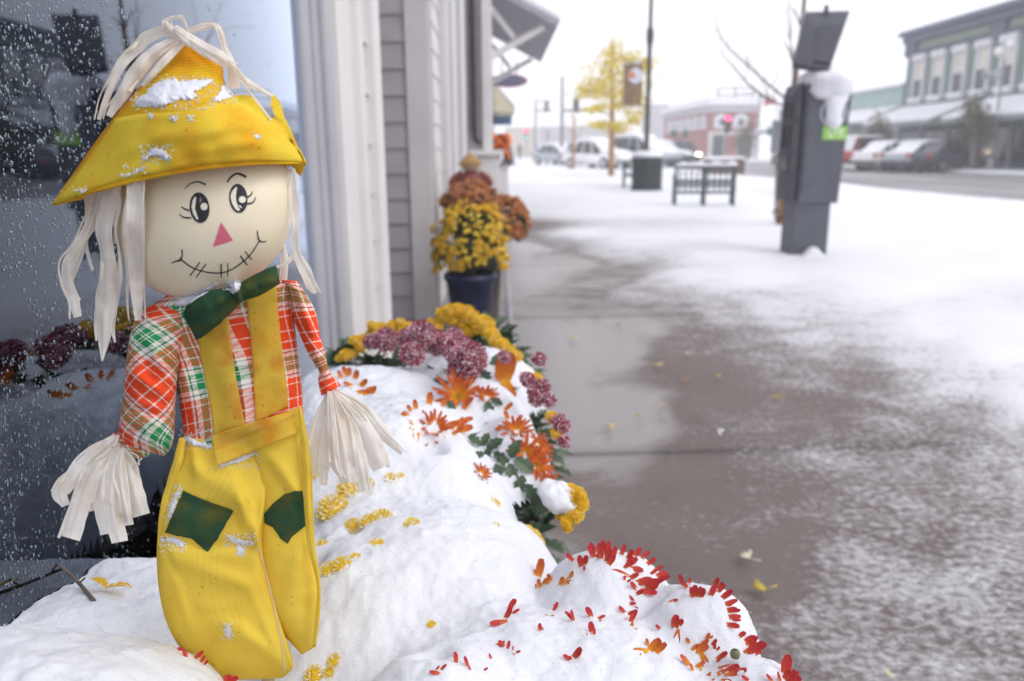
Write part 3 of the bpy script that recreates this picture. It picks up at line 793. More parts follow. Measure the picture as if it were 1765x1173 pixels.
def felt_mat(name, c, stain=(0.62, 0.22, 0.02), stain_amt=0.5, holes=0.0, scale=25.0, weave=900.0, dirt=True, uvw=True):
    m, t, b = nmat(name)
    tc = N(t, 'ShaderNodeTexCoord')
    n1 = noise_node(t, scale, 3, 0.55); n2 = noise_node(t, scale * 2.7, 4, 0.7); n3 = noise_node(t, scale * 8, 2, 0.8)
    r1 = ramp(t, [(0.47, c), (0.66, [c[i] * (1 - stain_amt) + stain[i] * stain_amt for i in range(3)])])
    t.links.new(n1.outputs['Fac'], r1.inputs[0])
    # thin woven mesh: rows of little openings
    w1 = N(t, 'ShaderNodeTexVoronoi'); w1.inputs['Scale'].default_value = weave; w1.inputs['Randomness'].default_value = 0.2
    t.links.new(tc.outputs['UV' if uvw else 'Object'], w1.inputs['Vector'])
    if uvw: w1.voronoi_dimensions = '2D'
    rr = ramp(t, [(0.25, 0.55), (0.62, 1.0)]); t.links.new(w1.outputs['Distance'], rr.inputs[0])
    inv = N(t, 'ShaderNodeMath', operation='MULTIPLY_ADD'); inv.inputs[1].default_value = -holes; inv.inputs[2].default_value = 1.0
    iv = N(t, 'ShaderNodeMath', operation='SUBTRACT'); iv.inputs[0].default_value = 1.0; t.links.new(rr.outputs[0], iv.inputs[1])
    t.links.new(iv.outputs[0], inv.inputs[0])
    mm = N(t, 'ShaderNodeMix', data_type='RGBA', blend_type='MULTIPLY'); mm.inputs['Factor'].default_value = 1
    t.links.new(r1.outputs[0], mm.inputs['A']); t.links.new(inv.outputs[0], mm.inputs['B'])
    last = mm.outputs['Result']
    if dirt:
        dm = N(t, 'ShaderNodeMath', operation='MULTIPLY'); t.links.new(n2.outputs['Fac'], dm.inputs[0]); t.links.new(n3.outputs['Fac'], dm.inputs[1])
        dr_ = ramp(t, [(0.37, 0.0), (0.46, 0.75)]); t.links.new(dm.outputs[0], dr_.inputs[0])
        dx = N(t, 'ShaderNodeMix', data_type='RGBA'); dx.inputs['B'].default_value = (0.12, 0.075, 0.015, 1)
        t.links.new(dr_.outputs[0], dx.inputs['Factor']); t.links.new(last, dx.inputs['A']); last = dx.outputs['Result']
    t.links.new(last, b.inputs['Base Color']); b.inputs['Roughness'].default_value = 0.9; b.inputs['Specular IOR Level'].default_value = 0.1
    bump(t, b, w1.outputs['Distance'], 0.25, 0.0006)
    tr = N(t, 'ShaderNodeBsdfTranslucent'); mxs = N(t, 'ShaderNodeMixShader'); mxs.inputs[0].default_value = 0.22
    t.links.new(last, tr.inputs['Color']); t.links.new(b.outputs[0], mxs.inputs[1]); t.links.new(tr.outputs[0], mxs.inputs[2])
    t.links.new(mxs.outputs[0], t.nodes['Material Output'].inputs['Surface'])
    return m
def raffia_mat():
    m, t, b = nmat('raffia')
    uv = N(t, 'ShaderNodeUVMap'); mp = N(t, 'ShaderNodeMapping'); mp.inputs['Scale'].default_value = (420, 14, 1)
    n = N(t, 'ShaderNodeTexNoise'); n.inputs['Scale'].default_value = 1.0; n.inputs['Detail'].default_value = 5
    t.links.new(uv.outputs[0], mp.inputs[0]); t.links.new(mp.outputs[0], n.inputs['Vector'])
    n2 = noise_node(t, 45, 3)
    ad = N(t, 'ShaderNodeMath', operation='MULTIPLY_ADD'); ad.inputs[1].default_value = 0.5
    t.links.new(n.outputs['Fac'], ad.inputs[0]); t.links.new(n2.outputs['Fac'], ad.inputs[2])
    r_ = ramp(t, [(0.45, (0.66, 0.50, 0.37)), (0.60, (0.86, 0.78, 0.68)), (0.85, (0.94, 0.90, 0.83))]); t.links.new(ad.outputs[0], r_.inputs[0])
    n3 = noise_node(t, 420, 2, 0.8)
    sp = ramp(t, [(0.70, 1.0), (0.78, 0.35)]); t.links.new(n3.outputs['Fac'], sp.inputs[0])
    ml = N(t, 'ShaderNodeMix', data_type='RGBA', blend_type='MULTIPLY'); ml.inputs['Factor'].default_value = 1
    t.links.new(r_.outputs[0], ml.inputs['A']); t.links.new(sp.outputs[0], ml.inputs['B'])
    t.links.new(ml.outputs['Result'], b.inputs['Base Color']); b.inputs['Roughness'].default_value = 0.55
    bump(t, b, n.outputs['Fac'], 0.35, 0.0006)
    tr = N(t, 'ShaderNodeBsdfTranslucent'); mxs = N(t, 'ShaderNodeMixShader'); mxs.inputs[0].default_value = 0.3
    t.links.new(ml.outputs['Result'], tr.inputs['Color']); t.links.new(b.outputs[0], mxs.inputs[1]); t.links.new(tr.outputs[0], mxs.inputs[2])
    t.links.new(mxs.outputs[0], t.nodes['Material Output'].inputs['Surface'])
    return m
def frost(mb, bvh, poly, n, r, seed=0):
    """loose snow grains clinging to cloth"""
    rnd = random.Random(seed + n); xs = [p[0] for p in poly]; ys = [p[1] for p in poly]; k = 0; tries = 0
    while k < n and tries < n * 30:
        tries += 1
        x, y = rnd.uniform(min(xs) - 3, max(xs) + 3), rnd.uniform(min(ys) - 3, max(ys) + 3)
        if not inside(poly, x, y) and rnd.random() < .75: continue
        p, nm = hit(bvh, x, y); q = r * rnd.uniform(.4, 1.2); a = nm.orthogonal().normalized(); b = nm.cross(a); k += 1
        o = p + nm * q * .25; vs = [o + nm * q * .8, o - nm * q * .6]
        for i in range(6):
            an = i * math.pi / 3 + rnd.random(); vs.append(o + (a * math.cos(an) + b * math.sin(an)) * q * rnd.uniform(.7, 1.2))
        mb.add(vs, [(0, 2 + i, 2 + (i + 1) % 6) for i in range(6)] + [(1, 2 + (i + 1) % 6, 2 + i) for i in range(6)])
YEL = (0.86, 0.51, 0.03)
HATM = felt_mat('hat_mesh_cloth', (0.96, 0.60, 0.03), (0.88, 0.33, 0.01), 0.8, 0.55, 18, 520, uvw=True)
BRIMM = felt_mat('hat_brim_cloth', (0.97, 0.72, 0.07), (0.93, 0.45, 0.02), 0.75, 0.30, 18, 620)
PANTM = felt_mat('overall_cloth', (0.95, 0.70, 0.09), (0.90, 0.50, 0.04), 0.35, 0.18, 22, 1100)
STRAPM = felt_mat('strap_cloth', (0.94, 0.68, 0.09), (0.86, 0.32, 0.03), 0.7, 0.30, 40, 1100)
GREENF = felt_mat('green_felt', (0.040, 0.100, 0.050), (0.16, 0.13, 0.02), 0.55, 0.25, 60, 1200, dirt=False)
PLAID = plaid_mat()
RAFF = raffia_mat()
INK = simple('black_ink', (0.022, 0.020, 0.026), 0.6, 0.3, 300)
_t = STRAPM.node_tree; _o = _t.nodes['Material Output']; _src = _o.inputs['Surface'].links[0].from_socket
_tp = N(_t, 'ShaderNodeBsdfTransparent'); _mx = N(_t, 'ShaderNodeMixShader'); _mx.inputs[0].default_value = 0.36
_t.links.new(_src, _mx.inputs[1]); _t.links.new(_tp.outputs[0], _mx.inputs[2]); _t.links.new(_mx.outputs[0], _o.inputs['Surface'])
NOSE = simple('pink_paint', (0.72, 0.15, 0.22), 0.6, 0.05, 100)
WHITEP = simple('white_paint', (0.86, 0.80, 0.66), 0.5, 0.04, 100)
def skin_mat():
    m, t, b = nmat('painted_foam')
    n = noise_node(t, 25, 3)
    r_ = ramp(t, [(0.3, (0.87, 0.76, 0.54)), (0.7, (0.90, 0.81, 0.61))]); t.links.new(n.outputs['Fac'], r_.inputs[0]); t.links.new(r_.outputs[0], b.inputs['Base Color'])
    b.inputs['Roughness'].default_value = 0.5; b.inputs['Specular IOR Level'].default_value = 0.3
    n2 = noise_node(t, 350, 3); bump(t, b, n2.outputs['Fac'], 0.12, 0.0005)
    return m

def scarecrow():
    base = on_y(400, 1180, YS)
    sc = thing('scarecrow', base, 'smiling scarecrow in yellow hat, plaid shirt and yellow overalls standing in snow by the window', 'scarecrow')
    # ---- head: star shaped outline swelling towards the camera
    hc = (352.0, 376.0)
    op = [(506, 352), (509, 314), (501, 392), (483, 432), (452, 466), (408, 492), (360, 508), (314, 513), (280, 506), (250, 491), (222, 468), (203, 430), (196, 385), (198, 340), (215, 292), (255, 256), (310, 238), (370, 232), (430, 240), (480, 268)]
    pol = sorted([(math.atan2(y - hc[1], x - hc[0]), math.hypot(x - hc[0], y - hc[1])) for x, y in op])
    pa = np.array([p[0] for p in pol]); pr_ = np.array([p[1] for p in pol])
    def rad(a):
        a = (a + math.pi) % (2 * math.pi) - math.pi
        A = np.concatenate([pa - 2 * math.pi, pa, pa + 2 * math.pi]); B = np.concatenate([pr_] * 3)
        # local smoothing
        return float(np.mean(np.interp([a - .16, a - .08, a, a + .08, a + .16], A, B)))
    head = MB(); NA, NT = 72, 40; DH = 0.050
    vs = []
    for i in range(NT + 1):
        th = math.pi * i / NT
        for k in range(NA):
            a = 2 * math.pi * k / NA
            rho = math.sin(th) ** 0.92 if 0 < i < NT else 0
            x = hc[0] + rad(a) * rho * math.cos(a); y = hc[1] + rad(a) * rho * math.sin(a)
            vs.append(on_y(x, y, YS - DH * math.cos(th)))
    head.add(vs, [(i * NA + k, i * NA + (k + 1) % NA, (i + 1) * NA + (k + 1) % NA, (i + 1) * NA + k) for i in range(NT) for k in range(NA)])
    hb = bvh_of(head)
    ho = head.build('head', skin_mat(), sc, smooth=True)
    # painted face (crop coordinates / 3.911 + origin)
    F = lambda x, y: (150 + x / 3.911, 250 + y / 3.911)
    def ell(c, rx, ry, rot, n=28, a0=0, a1=360):
        r_ = R(rot); o_ = []
        for i in range(n):
            a = R(a0 + (a1 - a0) * i / (n if a1 - a0 == 360 else n - 1)); x, y = rx * math.cos(a), ry * math.sin(a)
            o_.append(F(c[0] + x * math.cos(r_) - y * math.sin(r_), c[1] + x * math.sin(r_) + y * math.cos(r_)))
        return o_
    for kind in (0, 1):
        mb = MB()
        if kind == 0:
            patch(mb, hb, ell((758, 421), 67, 104, -6), 4, 0.0004, skirt=False)
            patch(mb, hb, [F(*p) for p in ((712, 372), (728, 345), (737, 352), (724, 400), (727, 440), (740, 475), (752, 500), (738, 498), (715, 462), (704, 415))], 3, 0.0007, m=1, skirt=False)
            patch(mb, hb, ell((789, 413), 24, 25, 0, 18), 3, 0.0007, m=1, skirt=False)
            patch(mb, hb, [F(*p) for p in ((758, 365), (765, 350), (775, 362), (768, 385), (762, 395))], 3, 0.0007, m=2, skirt=False)
        else:
            patch(mb, hb, ell((1020, 358), 62, 99, -5), 4, 0.0004, skirt=False)
            patch(mb, hb, [F(*p) for p in ((985, 300), (1005, 278), (1012, 285), (1004, 330), (1006, 375), (1018, 415), (1032, 436), (1020, 444), (998, 428), (978, 392), (967, 350), (973, 320))], 3, 0.0007, m=1, skirt=False)
            patch(mb, hb, ell((1047, 366), 24, 23, 0, 18), 3, 0.0007, m=1, skirt=False)
            patch(mb, hb, [F(*p) for p in ((1024, 400), (1036, 408), (1046, 420), (1040, 424), (1028, 415))], 3, 0.0007, m=1, skirt=False)
        lashes = [[(690, 440), (660, 430), (634, 414)], [(702, 490), (650, 485), (622, 465)]] if kind == 0 else [[(1072, 352), (1102, 338), (1117, 310)], [(1080, 396), (1118, 385), (1138, 350)]]
        for l in lashes: stroke(mb, hb, [F(*p) for p in l], [3.2, 2.5, 1.6])
        mb.build('eye', [INK, WHITEP, simple('grey_ink', (0.25, 0.22, 0.22), 0.6)], ho, smooth=True, recalc=False)
    for l, wd in (([(658, 292), (700, 258), (750, 246), (802, 266)], [1.2, 2.0, 2.6, 3.2]), ([(945, 250), (970, 215), (1015, 190), (1074, 214)], [2.6, 3.2, 3.2, 4.2])):
        mb = MB(); stroke(mb, hb, [F(*p) for p in l], wd); mb.build('eyebrow', INK, ho, recalc=False)
    mb = MB(); patch(mb, hb, dens([F(903, 518), F(985, 643), F(850, 685)], 4), 4, 0.0005, skirt=False); mb.build('nose', NOSE, ho, smooth=True, recalc=False)
    mb = MB()
    for l, wd in (([(632, 770), (700, 820), (780, 850), (870, 862), (950, 850), (1030, 802), (1100, 740), (1160, 650)], [2.4, 2.2, 2, 2.1, 1.9, 2.2, 1.8, 1.7]),
                  ([(640, 702), (640, 745), (626, 775), (600, 782), (568, 795)], [2.6, 2.2, 3.4, 2.4, 1.4]), ([(1149, 575), (1152, 610), (1163, 644), (1185, 652), (1208, 648)], [1.6, 2, 2.8, 2.2, 1.8]),
                  ([(760, 788), (728, 835), (694, 880)], 2.0), ([(802, 800), (770, 845), (735, 890)], 1.9), ([(905, 800), (904, 845), (905, 891)], 2.2),
                  ([(948, 795), (950, 840), (948, 885)], 1.6), ([(1034, 744), (1055, 776), (1080, 808)], 2.3), ([(1065, 715), (1085, 742), (1110, 772)], 1.9)):
        stroke(mb, hb, [F(*p) for p in l], wd)
    mb.build('mouth', INK, ho, recalc=False)

    # ---- hat
    rows = [(316, 76, 334, 72, .0, .003, 0), (296, 93, 356, 84, .002, .012, 0), (270, 118, 382, 112, .004, .022, 2), (247, 143, 387, 140, .006, .034, 4), (220, 172, 400, 165, .008, .046, 5),
            (192, 207, 455, 196, .006, .054, 2), (160, 250, 492, 232, .004, .058, -2), (128, 296, 512, 256, .002, .060, -6), (104, 330, 522, 272, .001, .0615, -12), (88, 354, 527, 282, 0, .062, -19)]
    hd = ridges([(240, 185, 300, 120, 12, .002), (260, 240, 420, 215, 14, .003), (300, 262, 470, 240, 10, .002), (200, 300, 330, 215, 16, -.002), (330, 90, 380, 130, 8, -.002)], (60, .0022))
    hat = loft(rows, n=70, seg=72, disp=hd, cap=False, ex=2.0)
    ht = bvh_of(hat)
    hao = hat.build('hat', HATM, sc, smooth=True)
    md = hao.modifiers.new('cloth', 'SOLIDIFY'); md.thickness = 0.0008
    # turned-up brim wrapped round the front
    brim = MB()
    up_ = [(197, 204), (240, 196), (300, 192), (340, 182), (372, 172), (424, 163), (446, 178), (466, 205), (478, 196), (492, 205), (512, 250), (527, 281)]
    lo_ = [(94, 351), (150, 330), (196, 314), (246, 302), (300, 291), (350, 284), (400, 279), (440, 277), (470, 276.5), (490, 277), (505, 277.5), (519, 279), (528, 283)]
    U = cr_interp(up_, 60); Lw = cr_interp(lo_, 60); nv = 14; vs = []
    for i in range(60):
        for j in range(nv):
            t_ = j / (nv - 1)
            qx = Lw[i][0] * (1 - t_) + U[i][0] * t_; qy = Lw[i][1] * (1 - t_) + U[i][1] * t_
            p, _ = hit(ht, qx, qy, YS - 0.01)
            ft = min(1, i / 14.0); h = 0.0006 + ft * 0.0006 + ft * 0.0028 * math.sin(math.pi * min(1, t_ * .9)) + ft * 0.004 * t_ ** 2 * (0.5 + mnoise.noise(Vector((qx / 40, 3, 1)))) + ft * 0.0020 * mnoise.noise(Vector((qx / 35, qy / 25, 8)))
            vs.append(p - ray(qx, qy).normalized() * max(0.0006, h))
    bf = [(i * nv + j, (i + 1) * nv + j, (i + 1) * nv + j + 1, i * nv + j + 1) for i in range(59) for j in range(nv - 1)]
    brim.add(vs, bf, [[(vs[k].x + vs[k].y * .3, vs[k].z) for k in f] for f in bf])
    brb = bvh_of(brim)
    bo = brim.build('brim', BRIMM, hao, smooth=True); bo.modifiers.new('cloth', 'SOLIDIFY').thickness = 0.0008
    # curled end on the right showing the underside
    cu = MB(); vs = []
    for i in range(12):
        t_ = i / 11
        for j in range(6):
            s = j / 5
            x0, yy0 = 497 + 31 * t_, 277 + 5 * t_
            x1, yy1 = 500 + 26 * t_, 279 + 24 * math.sin(math.pi * min(1, t_ * 1.05) * 0.62) * (1 if t_ < .75 else (1 - (t_ - .75) * 3.2))
            vs.append(on_y(x0 * (1 - s) + x1 * s, yy0 * (1 - s) + yy1 * s, YS - 0.018 + 0.022 * s))
    cu.add(vs, [(i * 6 + j, (i + 1) * 6 + j, (i + 1) * 6 + j + 1, i * 6 + j + 1) for i in range(11) for j in range(5)])
    cu.build('brim', HATM, hao, smooth=True)
    tip = MB(); tip.add([on_y(x, y, YS - d) for x, y, d in ((468, 166, .012), (474, 163, .010), (484, 178, .010), (490, 200, .010), (494, 216, .012), (484, 208, .014), (474, 200, .014), (466, 182, .013))], [(0, 1, 2, 7), (7, 2, 3, 6), (6, 3, 4, 5)])
    tip.build('brim_tip', BRIMM, hao, smooth=True)
    # snow lying on the hat
    cb = BVHTree.FromPolygons([tuple(p) for p in hat.v + brim.v], [tuple(f) for f in hat.f] + [tuple(len(hat.v) + k for k in f) for f in brim.f])
    for poly, pf in (([(228, 181), (236, 168), (250, 158), (262, 144), (280, 137), (300, 132), (312, 138), (330, 136), (352, 135), (367, 136), (366, 143), (352, 150), (338, 158), (342, 166), (330, 173), (312, 172), (296, 177), (286, 183), (272, 187), (258, 184), (244, 185)], .005),
                     ([(243, 275), (252, 266), (258, 256), (270, 252), (282, 256), (290, 264), (297, 276), (290, 280), (276, 272), (262, 270), (250, 278)], .0035),
                     ([(366, 172), (378, 158), (382, 146), (390, 145), (398, 154), (404, 165), (392, 170), (378, 176)], .0025),
                     ([(254, 197), (258, 193), (263, 199), (258, 204)], .0015), ([(294, 202), (300, 199), (304, 204), (297, 208)], .0015), ([(326, 203), (331, 202), (330, 207)], .0012),
                     ([(438, 233), (444, 231), (447, 236), (441, 238)], .0012), ([(205, 303), (212, 299), (228, 296), (243, 286), (250, 288), (236, 298), (220, 304)], .0014), ([(128, 328), (140, 324), (148, 325), (138, 331)], .0014)):
        mb = MB(); snowpatch(mb, cb, poly, 2.0 if len(poly) > 7 else 1.3, pf, 14 if len(poly) > 12 else 6, seed=len(poly)); frost(mb, cb, poly, 520 if len(poly) > 12 else (160 if len(poly) > 7 else 26), .0007, len(poly)); mb.build('snow_patch', SNOW, hao, smooth=True)

    # ---- raffia hair
    def strands(name, lst, parent, **kw):
        mb = MB()
        rs = random.Random(len(lst) * 7 + len(name))
        for i, (pts, wd, dp) in enumerate(lst):
            ribbon(mb, pts, wd, dp, seed=i * 1.7 + len(lst), **kw)
            if max(wd) > 19 and len(pts) > 3:       # split fibres beside each broad strip
                for s_ in (-1, .8):
                    if rs.random() < .95:
                        o_ = s_ * max(wd) * rs.uniform(.3, .52); m_ = len(pts) - rs.randint(0, 1)
                        ribbon(mb, [(x + o_ * (0 if q == 0 else 1) + rs.uniform(-3, 3), y + rs.uniform(-4, 4)) for q, (x, y) in enumerate(pts[:m_])], [max(2.5, q * rs.uniform(.15, .3)) for q in wd[:m_]], [d_ + rs.uniform(-.004, .003) for d_ in list(np.interp(np.linspace(0, 1, len(pts)), np.linspace(0, 1, len(dp)), dp))[:m_]], seed=i * 2.3 + s_, **kw)
        o_ = mb.build(name, RAFF, parent, smooth=True, recalc=False)
        return o_
    strands('hair', [([(234, 305), (233, 350), (231, 402), (234, 470), (237, 520), (238, 552)], [38, 35, 33, 29, 22, 13], [.05, .052, .048, .03, .026, .024]),
                     ([(196, 318), (190, 345), (182, 395), (186, 435), (188, 470), (182, 520), (180, 560), (179, 590), (176, 622)], [30, 32, 28, 26, 34, 42, 33, 22, 3], [.03, .032, .03, .026, .024, .02, .02, .018, .018]),
                     ([(172, 325), (158, 380), (137, 420), (116, 455), (118, 490), (128, 520), (134, 546)], [26, 22, 20, 20, 24, 22, 16], [.015, .016, .018, .018, .014, .012, .012]),
                     ([(160, 330), (152, 372), (148, 420), (160, 466)], [14, 12, 9, 6], [.005, .005, .006, .006]),
                     ([(206, 318), (202, 360), (197, 420)], [12, 9, 5], [.02, .014, .006]),
                     ([(150, 335), (150, 400), (126, 470), (112, 500)], [10, 12, 14, 8], [.0, .0, .002, .002])], sc)
    strands('hair', [([(503, 290), (507, 330), (509, 380), (510, 430), (526, 466), (545, 505)], [14, 12, 11, 11, 24, 9], [.02, .022, .024, .022, .022, .02]),
                     ([(487, 420), (490, 450), (488, 485), (487, 520)], [12, 16, 16, 14], [-.005, -.006, -.008, -.008]),
                     ([(468, 462), (490, 455), (508, 440)], [5, 8, 10], [.02, .02, .02]),
                     ([(510, 420), (520, 460), (534, 492), (540, 505)], [6, 12, 16, 5], [.018, .016, .014, .012])], sc)
    strands('hair_tuft', [([(322, 66), (292, 53), (258, 62), (236, 82), (218, 100), (200, 128), (184, 168), (170, 206)], [14, 20, 24, 24, 22, 18, 13, 8], [.012, .014, .012, .010, .010, .010, .008, .008]),
                     ([(312, 66), (270, 88), (240, 118), (214, 158), (188, 200)], [18, 26, 30, 26, 14], [.014, .018, .02, .022, .02]),
                     ([(318, 70), (290, 98), (266, 124), (246, 148)], [12, 16, 14, 8], [.02, .026, .03, .03]),
                     ([(304, 72), (262, 108), (228, 150), (204, 186)], [10, 12, 12, 8], [.012, .012, .014, .014]),
                     ([(326, 60), (314, 33), (306, 29), (286, 36), (294, 50), (318, 66), (334, 78)], [8, 9, 8, 10, 16, 22, 14], [.014, .016, .016, .018, .02, .024, .024]),
                     ([(300, 48), (330, 70), (356, 86), (382, 100), (402, 114)], [16, 24, 27, 24, 14], [.022, .026, .028, .026, .02]),
                     ([(326, 54), (352, 45), (372, 44), (382, 58), (388, 84), (399, 112), (404, 134), (406, 152)], [12, 16, 14, 12, 14, 18, 22, 18], [.008, .01, .01, .012, .014, .014, .012, .012]),
                     ([(396, 112), (416, 132), (440, 148), (470, 166)], [14, 12, 10, 9], [.014, .014, .013, .012]),
                     ([(412, 138), (430, 158), (450, 184), (468, 207)], [6, 5, 4, 4], [.016, .018, .02, .022]),
                     ([(398, 110), (414, 126), (428, 146), (444, 156)], [7, 8, 6, 4], [.018, .02, .02, .018])], hao)

    # ---- shirt: body and sleeves
    tors = loft([(300, 500, 470, 480, -.004, .012), (262, 528, 505, 488, -.004, .017), (268, 570, 506, 530, -.004, .019), (296, 640, 513, 600, -.003, .02), (312, 710, 520, 660, -.002, .021), (320, 775, 524, 720, -.001, .022)],
                n=50, seg=56, ex=2.6, disp=ridges([(300, 560, 330, 700, 10, .003), (310, 540, 350, 640, 8, -.002), (480, 500, 515, 620, 8, .002), (390, 560, 400, 720, 12, .002)], (45, .0025)))
    tb = bvh_of(tors)
    so_ = tors.build('shirt', PLAID, sc, smooth=True)
    sl_ = loft([(262, 524, 322, 536, .004, .006), (236, 545, 322, 560, .006, .014), (222, 590, 312, 612, .009, .019), (216, 640, 304, 668, .012, .021), (212, 690, 302, 716, .012, .021), (206, 726, 300, 752, .011, .019), (205, 748, 296, 770, .010, .015), (214, 766, 284, 786, .008, .008)],
               n=56, seg=44, disp=ridges([(235, 560, 290, 640, 9, .003), (225, 640, 300, 690, 9, .004), (220, 700, 290, 720, 7, -.003), (250, 740, 260, 790, 7, .004), (230, 730, 225, 770, 5, .003), (280, 560, 300, 640, 7, -.003), (225, 590, 285, 575, 6, .003), (232, 668, 296, 640, 5, -.0035)], (30, .004)), uvr=-.55)
    sl_.build('sleeve', PLAID, so_, smooth=True)
    cf = MB(); loft([(192, 745, 228, 752, .004, .006), (196, 762, 262, 772, .005, .009), (200, 774, 256, 786, .005, .008), (204, 786, 244, 790, .004, .004)], n=14, seg=24, mb=cf, disp=ridges([], (14, .003))); cf.build('cuff', PLAID, so_, smooth=True)
    sr_ = loft([(486, 482, 512, 484, 0, .006), (498, 496, 530, 510, .002, .011), (504, 540, 545, 540, .004, .012), (518, 580, 552, 580, .006, .011), (534, 614, 560, 606, .007, .009), (550, 640, 566, 634, .007, .005), (548, 656, 574, 648, .007, .006), (554, 682, 588, 664, .007, .009)],
               n=50, seg=40, disp=ridges([(515, 500, 545, 600, 7, .003), (505, 560, 550, 590, 6, -.002), (540, 600, 556, 640, 4, .002)], (30, .003)), uvr=.12)
    sr_.build('sleeve', PLAID, so_, smooth=True)

    # ---- raffia hands
    strands('hand', [([(206, 752), (184, 766), (150, 794), (124, 822), (104, 848), (112, 872)], [18, 24, 28, 34, 36, 14], [.008, .012, .014, .014, .012, .010]),
                     ([(206, 764), (180, 790), (158, 824), (140, 868), (122, 928)], [14, 24, 40, 38, 38], [.010, .014, .018, .018, .016]),
                     ([(204, 772), (194, 812), (192, 860), (206, 934)], [16, 32, 36, 34], [.012, .018, .022, .020]),
                     ([(212, 770), (222, 806), (232, 846), (244, 888)], [16, 34, 38, 34], [.011, .016, .020, .018]),
                     ([(198, 774), (178, 812), (172, 862), (184, 920)], [12, 24, 28, 26], [.008, .012, .014, .014]),
                     ([(200, 768), (168, 806), (150, 850), (160, 880)], [12, 20, 26, 12], [.006, .008, .010, .008]),
                     ([(210, 772), (208, 815), (214, 858), (222, 905)], [10, 18, 22, 20], [.016, .022, .026, .024])], sc)
    strands('hand', [([(568, 672), (556, 720), (546, 770), (536, 816)], [12, 22, 28, 20], [.010, .014, .014, .012]),
                     ([(568, 674), (566, 730), (560, 790), (556, 836)], [10, 22, 26, 12], [.012, .018, .020, .018]),
                     ([(570, 674), (584, 732), (594, 782), (600, 832)], [12, 30, 42, 38], [.013, .020, .024, .022]),
                     ([(570, 676), (598, 730), (616, 784), (630, 845)], [10, 30, 34, 22], [.011, .018, .020, .018]),
                     ([(572, 674), (606, 710), (634, 756), (658, 806)], [12, 34, 44, 40], [.010, .016, .018, .016]),
                     ([(574, 672), (612, 696), (650, 736), (692, 782)], [10, 26, 30, 6], [.008, .012, .014, .012]),
                     ([(568, 674), (574, 740), (578, 800), (588, 822)], [8, 18, 20, 8], [.018, .026, .028, .026])], sc)
    th = MB(); th.tube([on_y(x, y, YS - d) for x, y, d in ((225, 778, .02), (238, 786, .024), (240, 800, .024), (228, 808, .02), (244, 790, .024))], 0.0005, 6); th.build('thread', RAFF, sc)

    # ---- overalls
    fold = ridges([(392, 806, 446, 936, 9, .0045), (470, 800, 442, 940, 8, .005), (330, 800, 420, 872, 12, .004), (300, 862, 390, 880, 10, -.002), (390, 1078, 340, 1140, 14, -.004), (395, 1070, 470, 1130, 12, .004),
                   (285, 936, 440, 940, 9, -.003), (300, 960, 430, 1010, 14, .003), (448, 960, 496, 1150, 5, -.0025), (350, 1040, 400, 1090, 6, .003), (330, 760, 345, 850, 5, .003), (360, 800, 372, 868, 4, .002), (300, 990, 330, 1090, 5, .002), (410, 830, 425, 930, 4, .002), (320, 936, 380, 952, 4, -.002), (430, 1010, 470, 1110, 5, .002), (280, 940, 310, 1000, 5, -.0015)], (55, .0022))
    lg = loft([(310, 752, 470, 770, .002, 0.0151), (298, 800, 462, 810, .006, 0.0166), (284, 860, 458, 870, .010, 0.0180), (273, 912, 452, 925, .012, 0.0187), (270, 968, 456, 968, .012, 0.0187), (276, 1030, 472, 1030, .012, 0.0180), (290, 1080, 488, 1085, .012, 0.0166), (312, 1118, 500, 1122, .011, 0.0144), (345, 1150, 505, 1150, .010, 0.0108), (390, 1172, 488, 1168, .008, .007)],
              n=80, seg=64, ex=3.4, disp=fold)
    rl = loft([(420, 745, 519, 702, .001, .018), (430, 790, 528, 780, .003, .020), (440, 860, 533, 850, .003, .020), (440, 930, 537, 920, .002, .020), (448, 990, 547, 990, .002, .020), (462, 1045, 552, 1032, .002, .019), (486, 1090, 545, 1080, .002, .016), (520, 1128, 541, 1116, .001, .006)],
              n=64, seg=52, ex=2.5, disp=ridges([(470, 790, 520, 860, 9, .004), (520, 940, 490, 1060, 12, .003), (530, 1000, 520, 1080, 8, -.003)], (48, .0022)))
    po = lg.build('overalls', PANTM, sc, smooth=True)
    rl.build('trouser_leg', PANTM, po, smooth=True)
    # stand-up edges of the cloth at both sides
    fl = MB()
    for pts, wds, dp in (([(516, 700), (522, 740), (528, 800), (531, 870), (537, 940), (549, 1005), (548, 1060), (542, 1115)], [6, 14, 18, 17, 15, 8, 8, 6], .024), ([(314, 756), (308, 790), (292, 840), (279, 890), (273, 940)], [14, 20, 16, 10, 5], .022)):
        ribbon(fl, pts, wds, dp, n=50, fold=0.3, seed=3)
    fo = fl.build('side_seam', PANTM, po, smooth=True, recalc=False); fo.modifiers.new('cloth', 'SOLIDIFY').thickness = 0.0008
    allb = MB(); allb.v = lg.v + rl.v + tors.v; allb.f = list(lg.f) + [[len(lg.v) + k for k in f] for f in rl.f] + [[len(lg.v) + len(rl.v) + k for k in f] for f in tors.f]
    ab = bvh_of(allb)
    # straps and bib
    def sheet(poly4, nu, nv_, off, bvh, relax=6):
        """four corner cloth piece laid on the body: poly4 = left edge pts, right edge pts"""
        A = cr_interp(poly4[0], nv_); B = cr_interp(poly4[1], nv_); mb = MB(); vs = []
        for i in range(nv_):
            for j in range(nu):
                s = j / (nu - 1); qx, qy = A[i][0] * (1 - s) + B[i][0] * s, A[i][1] * (1 - s) + B[i][1] * s
                p, _ = hit(bvh, qx, qy)
                vs.append(p - ray(qx, qy).normalized() * (off + 0.0007 * mnoise.noise(Vector((qx / 22, qy / 22, 5)))))
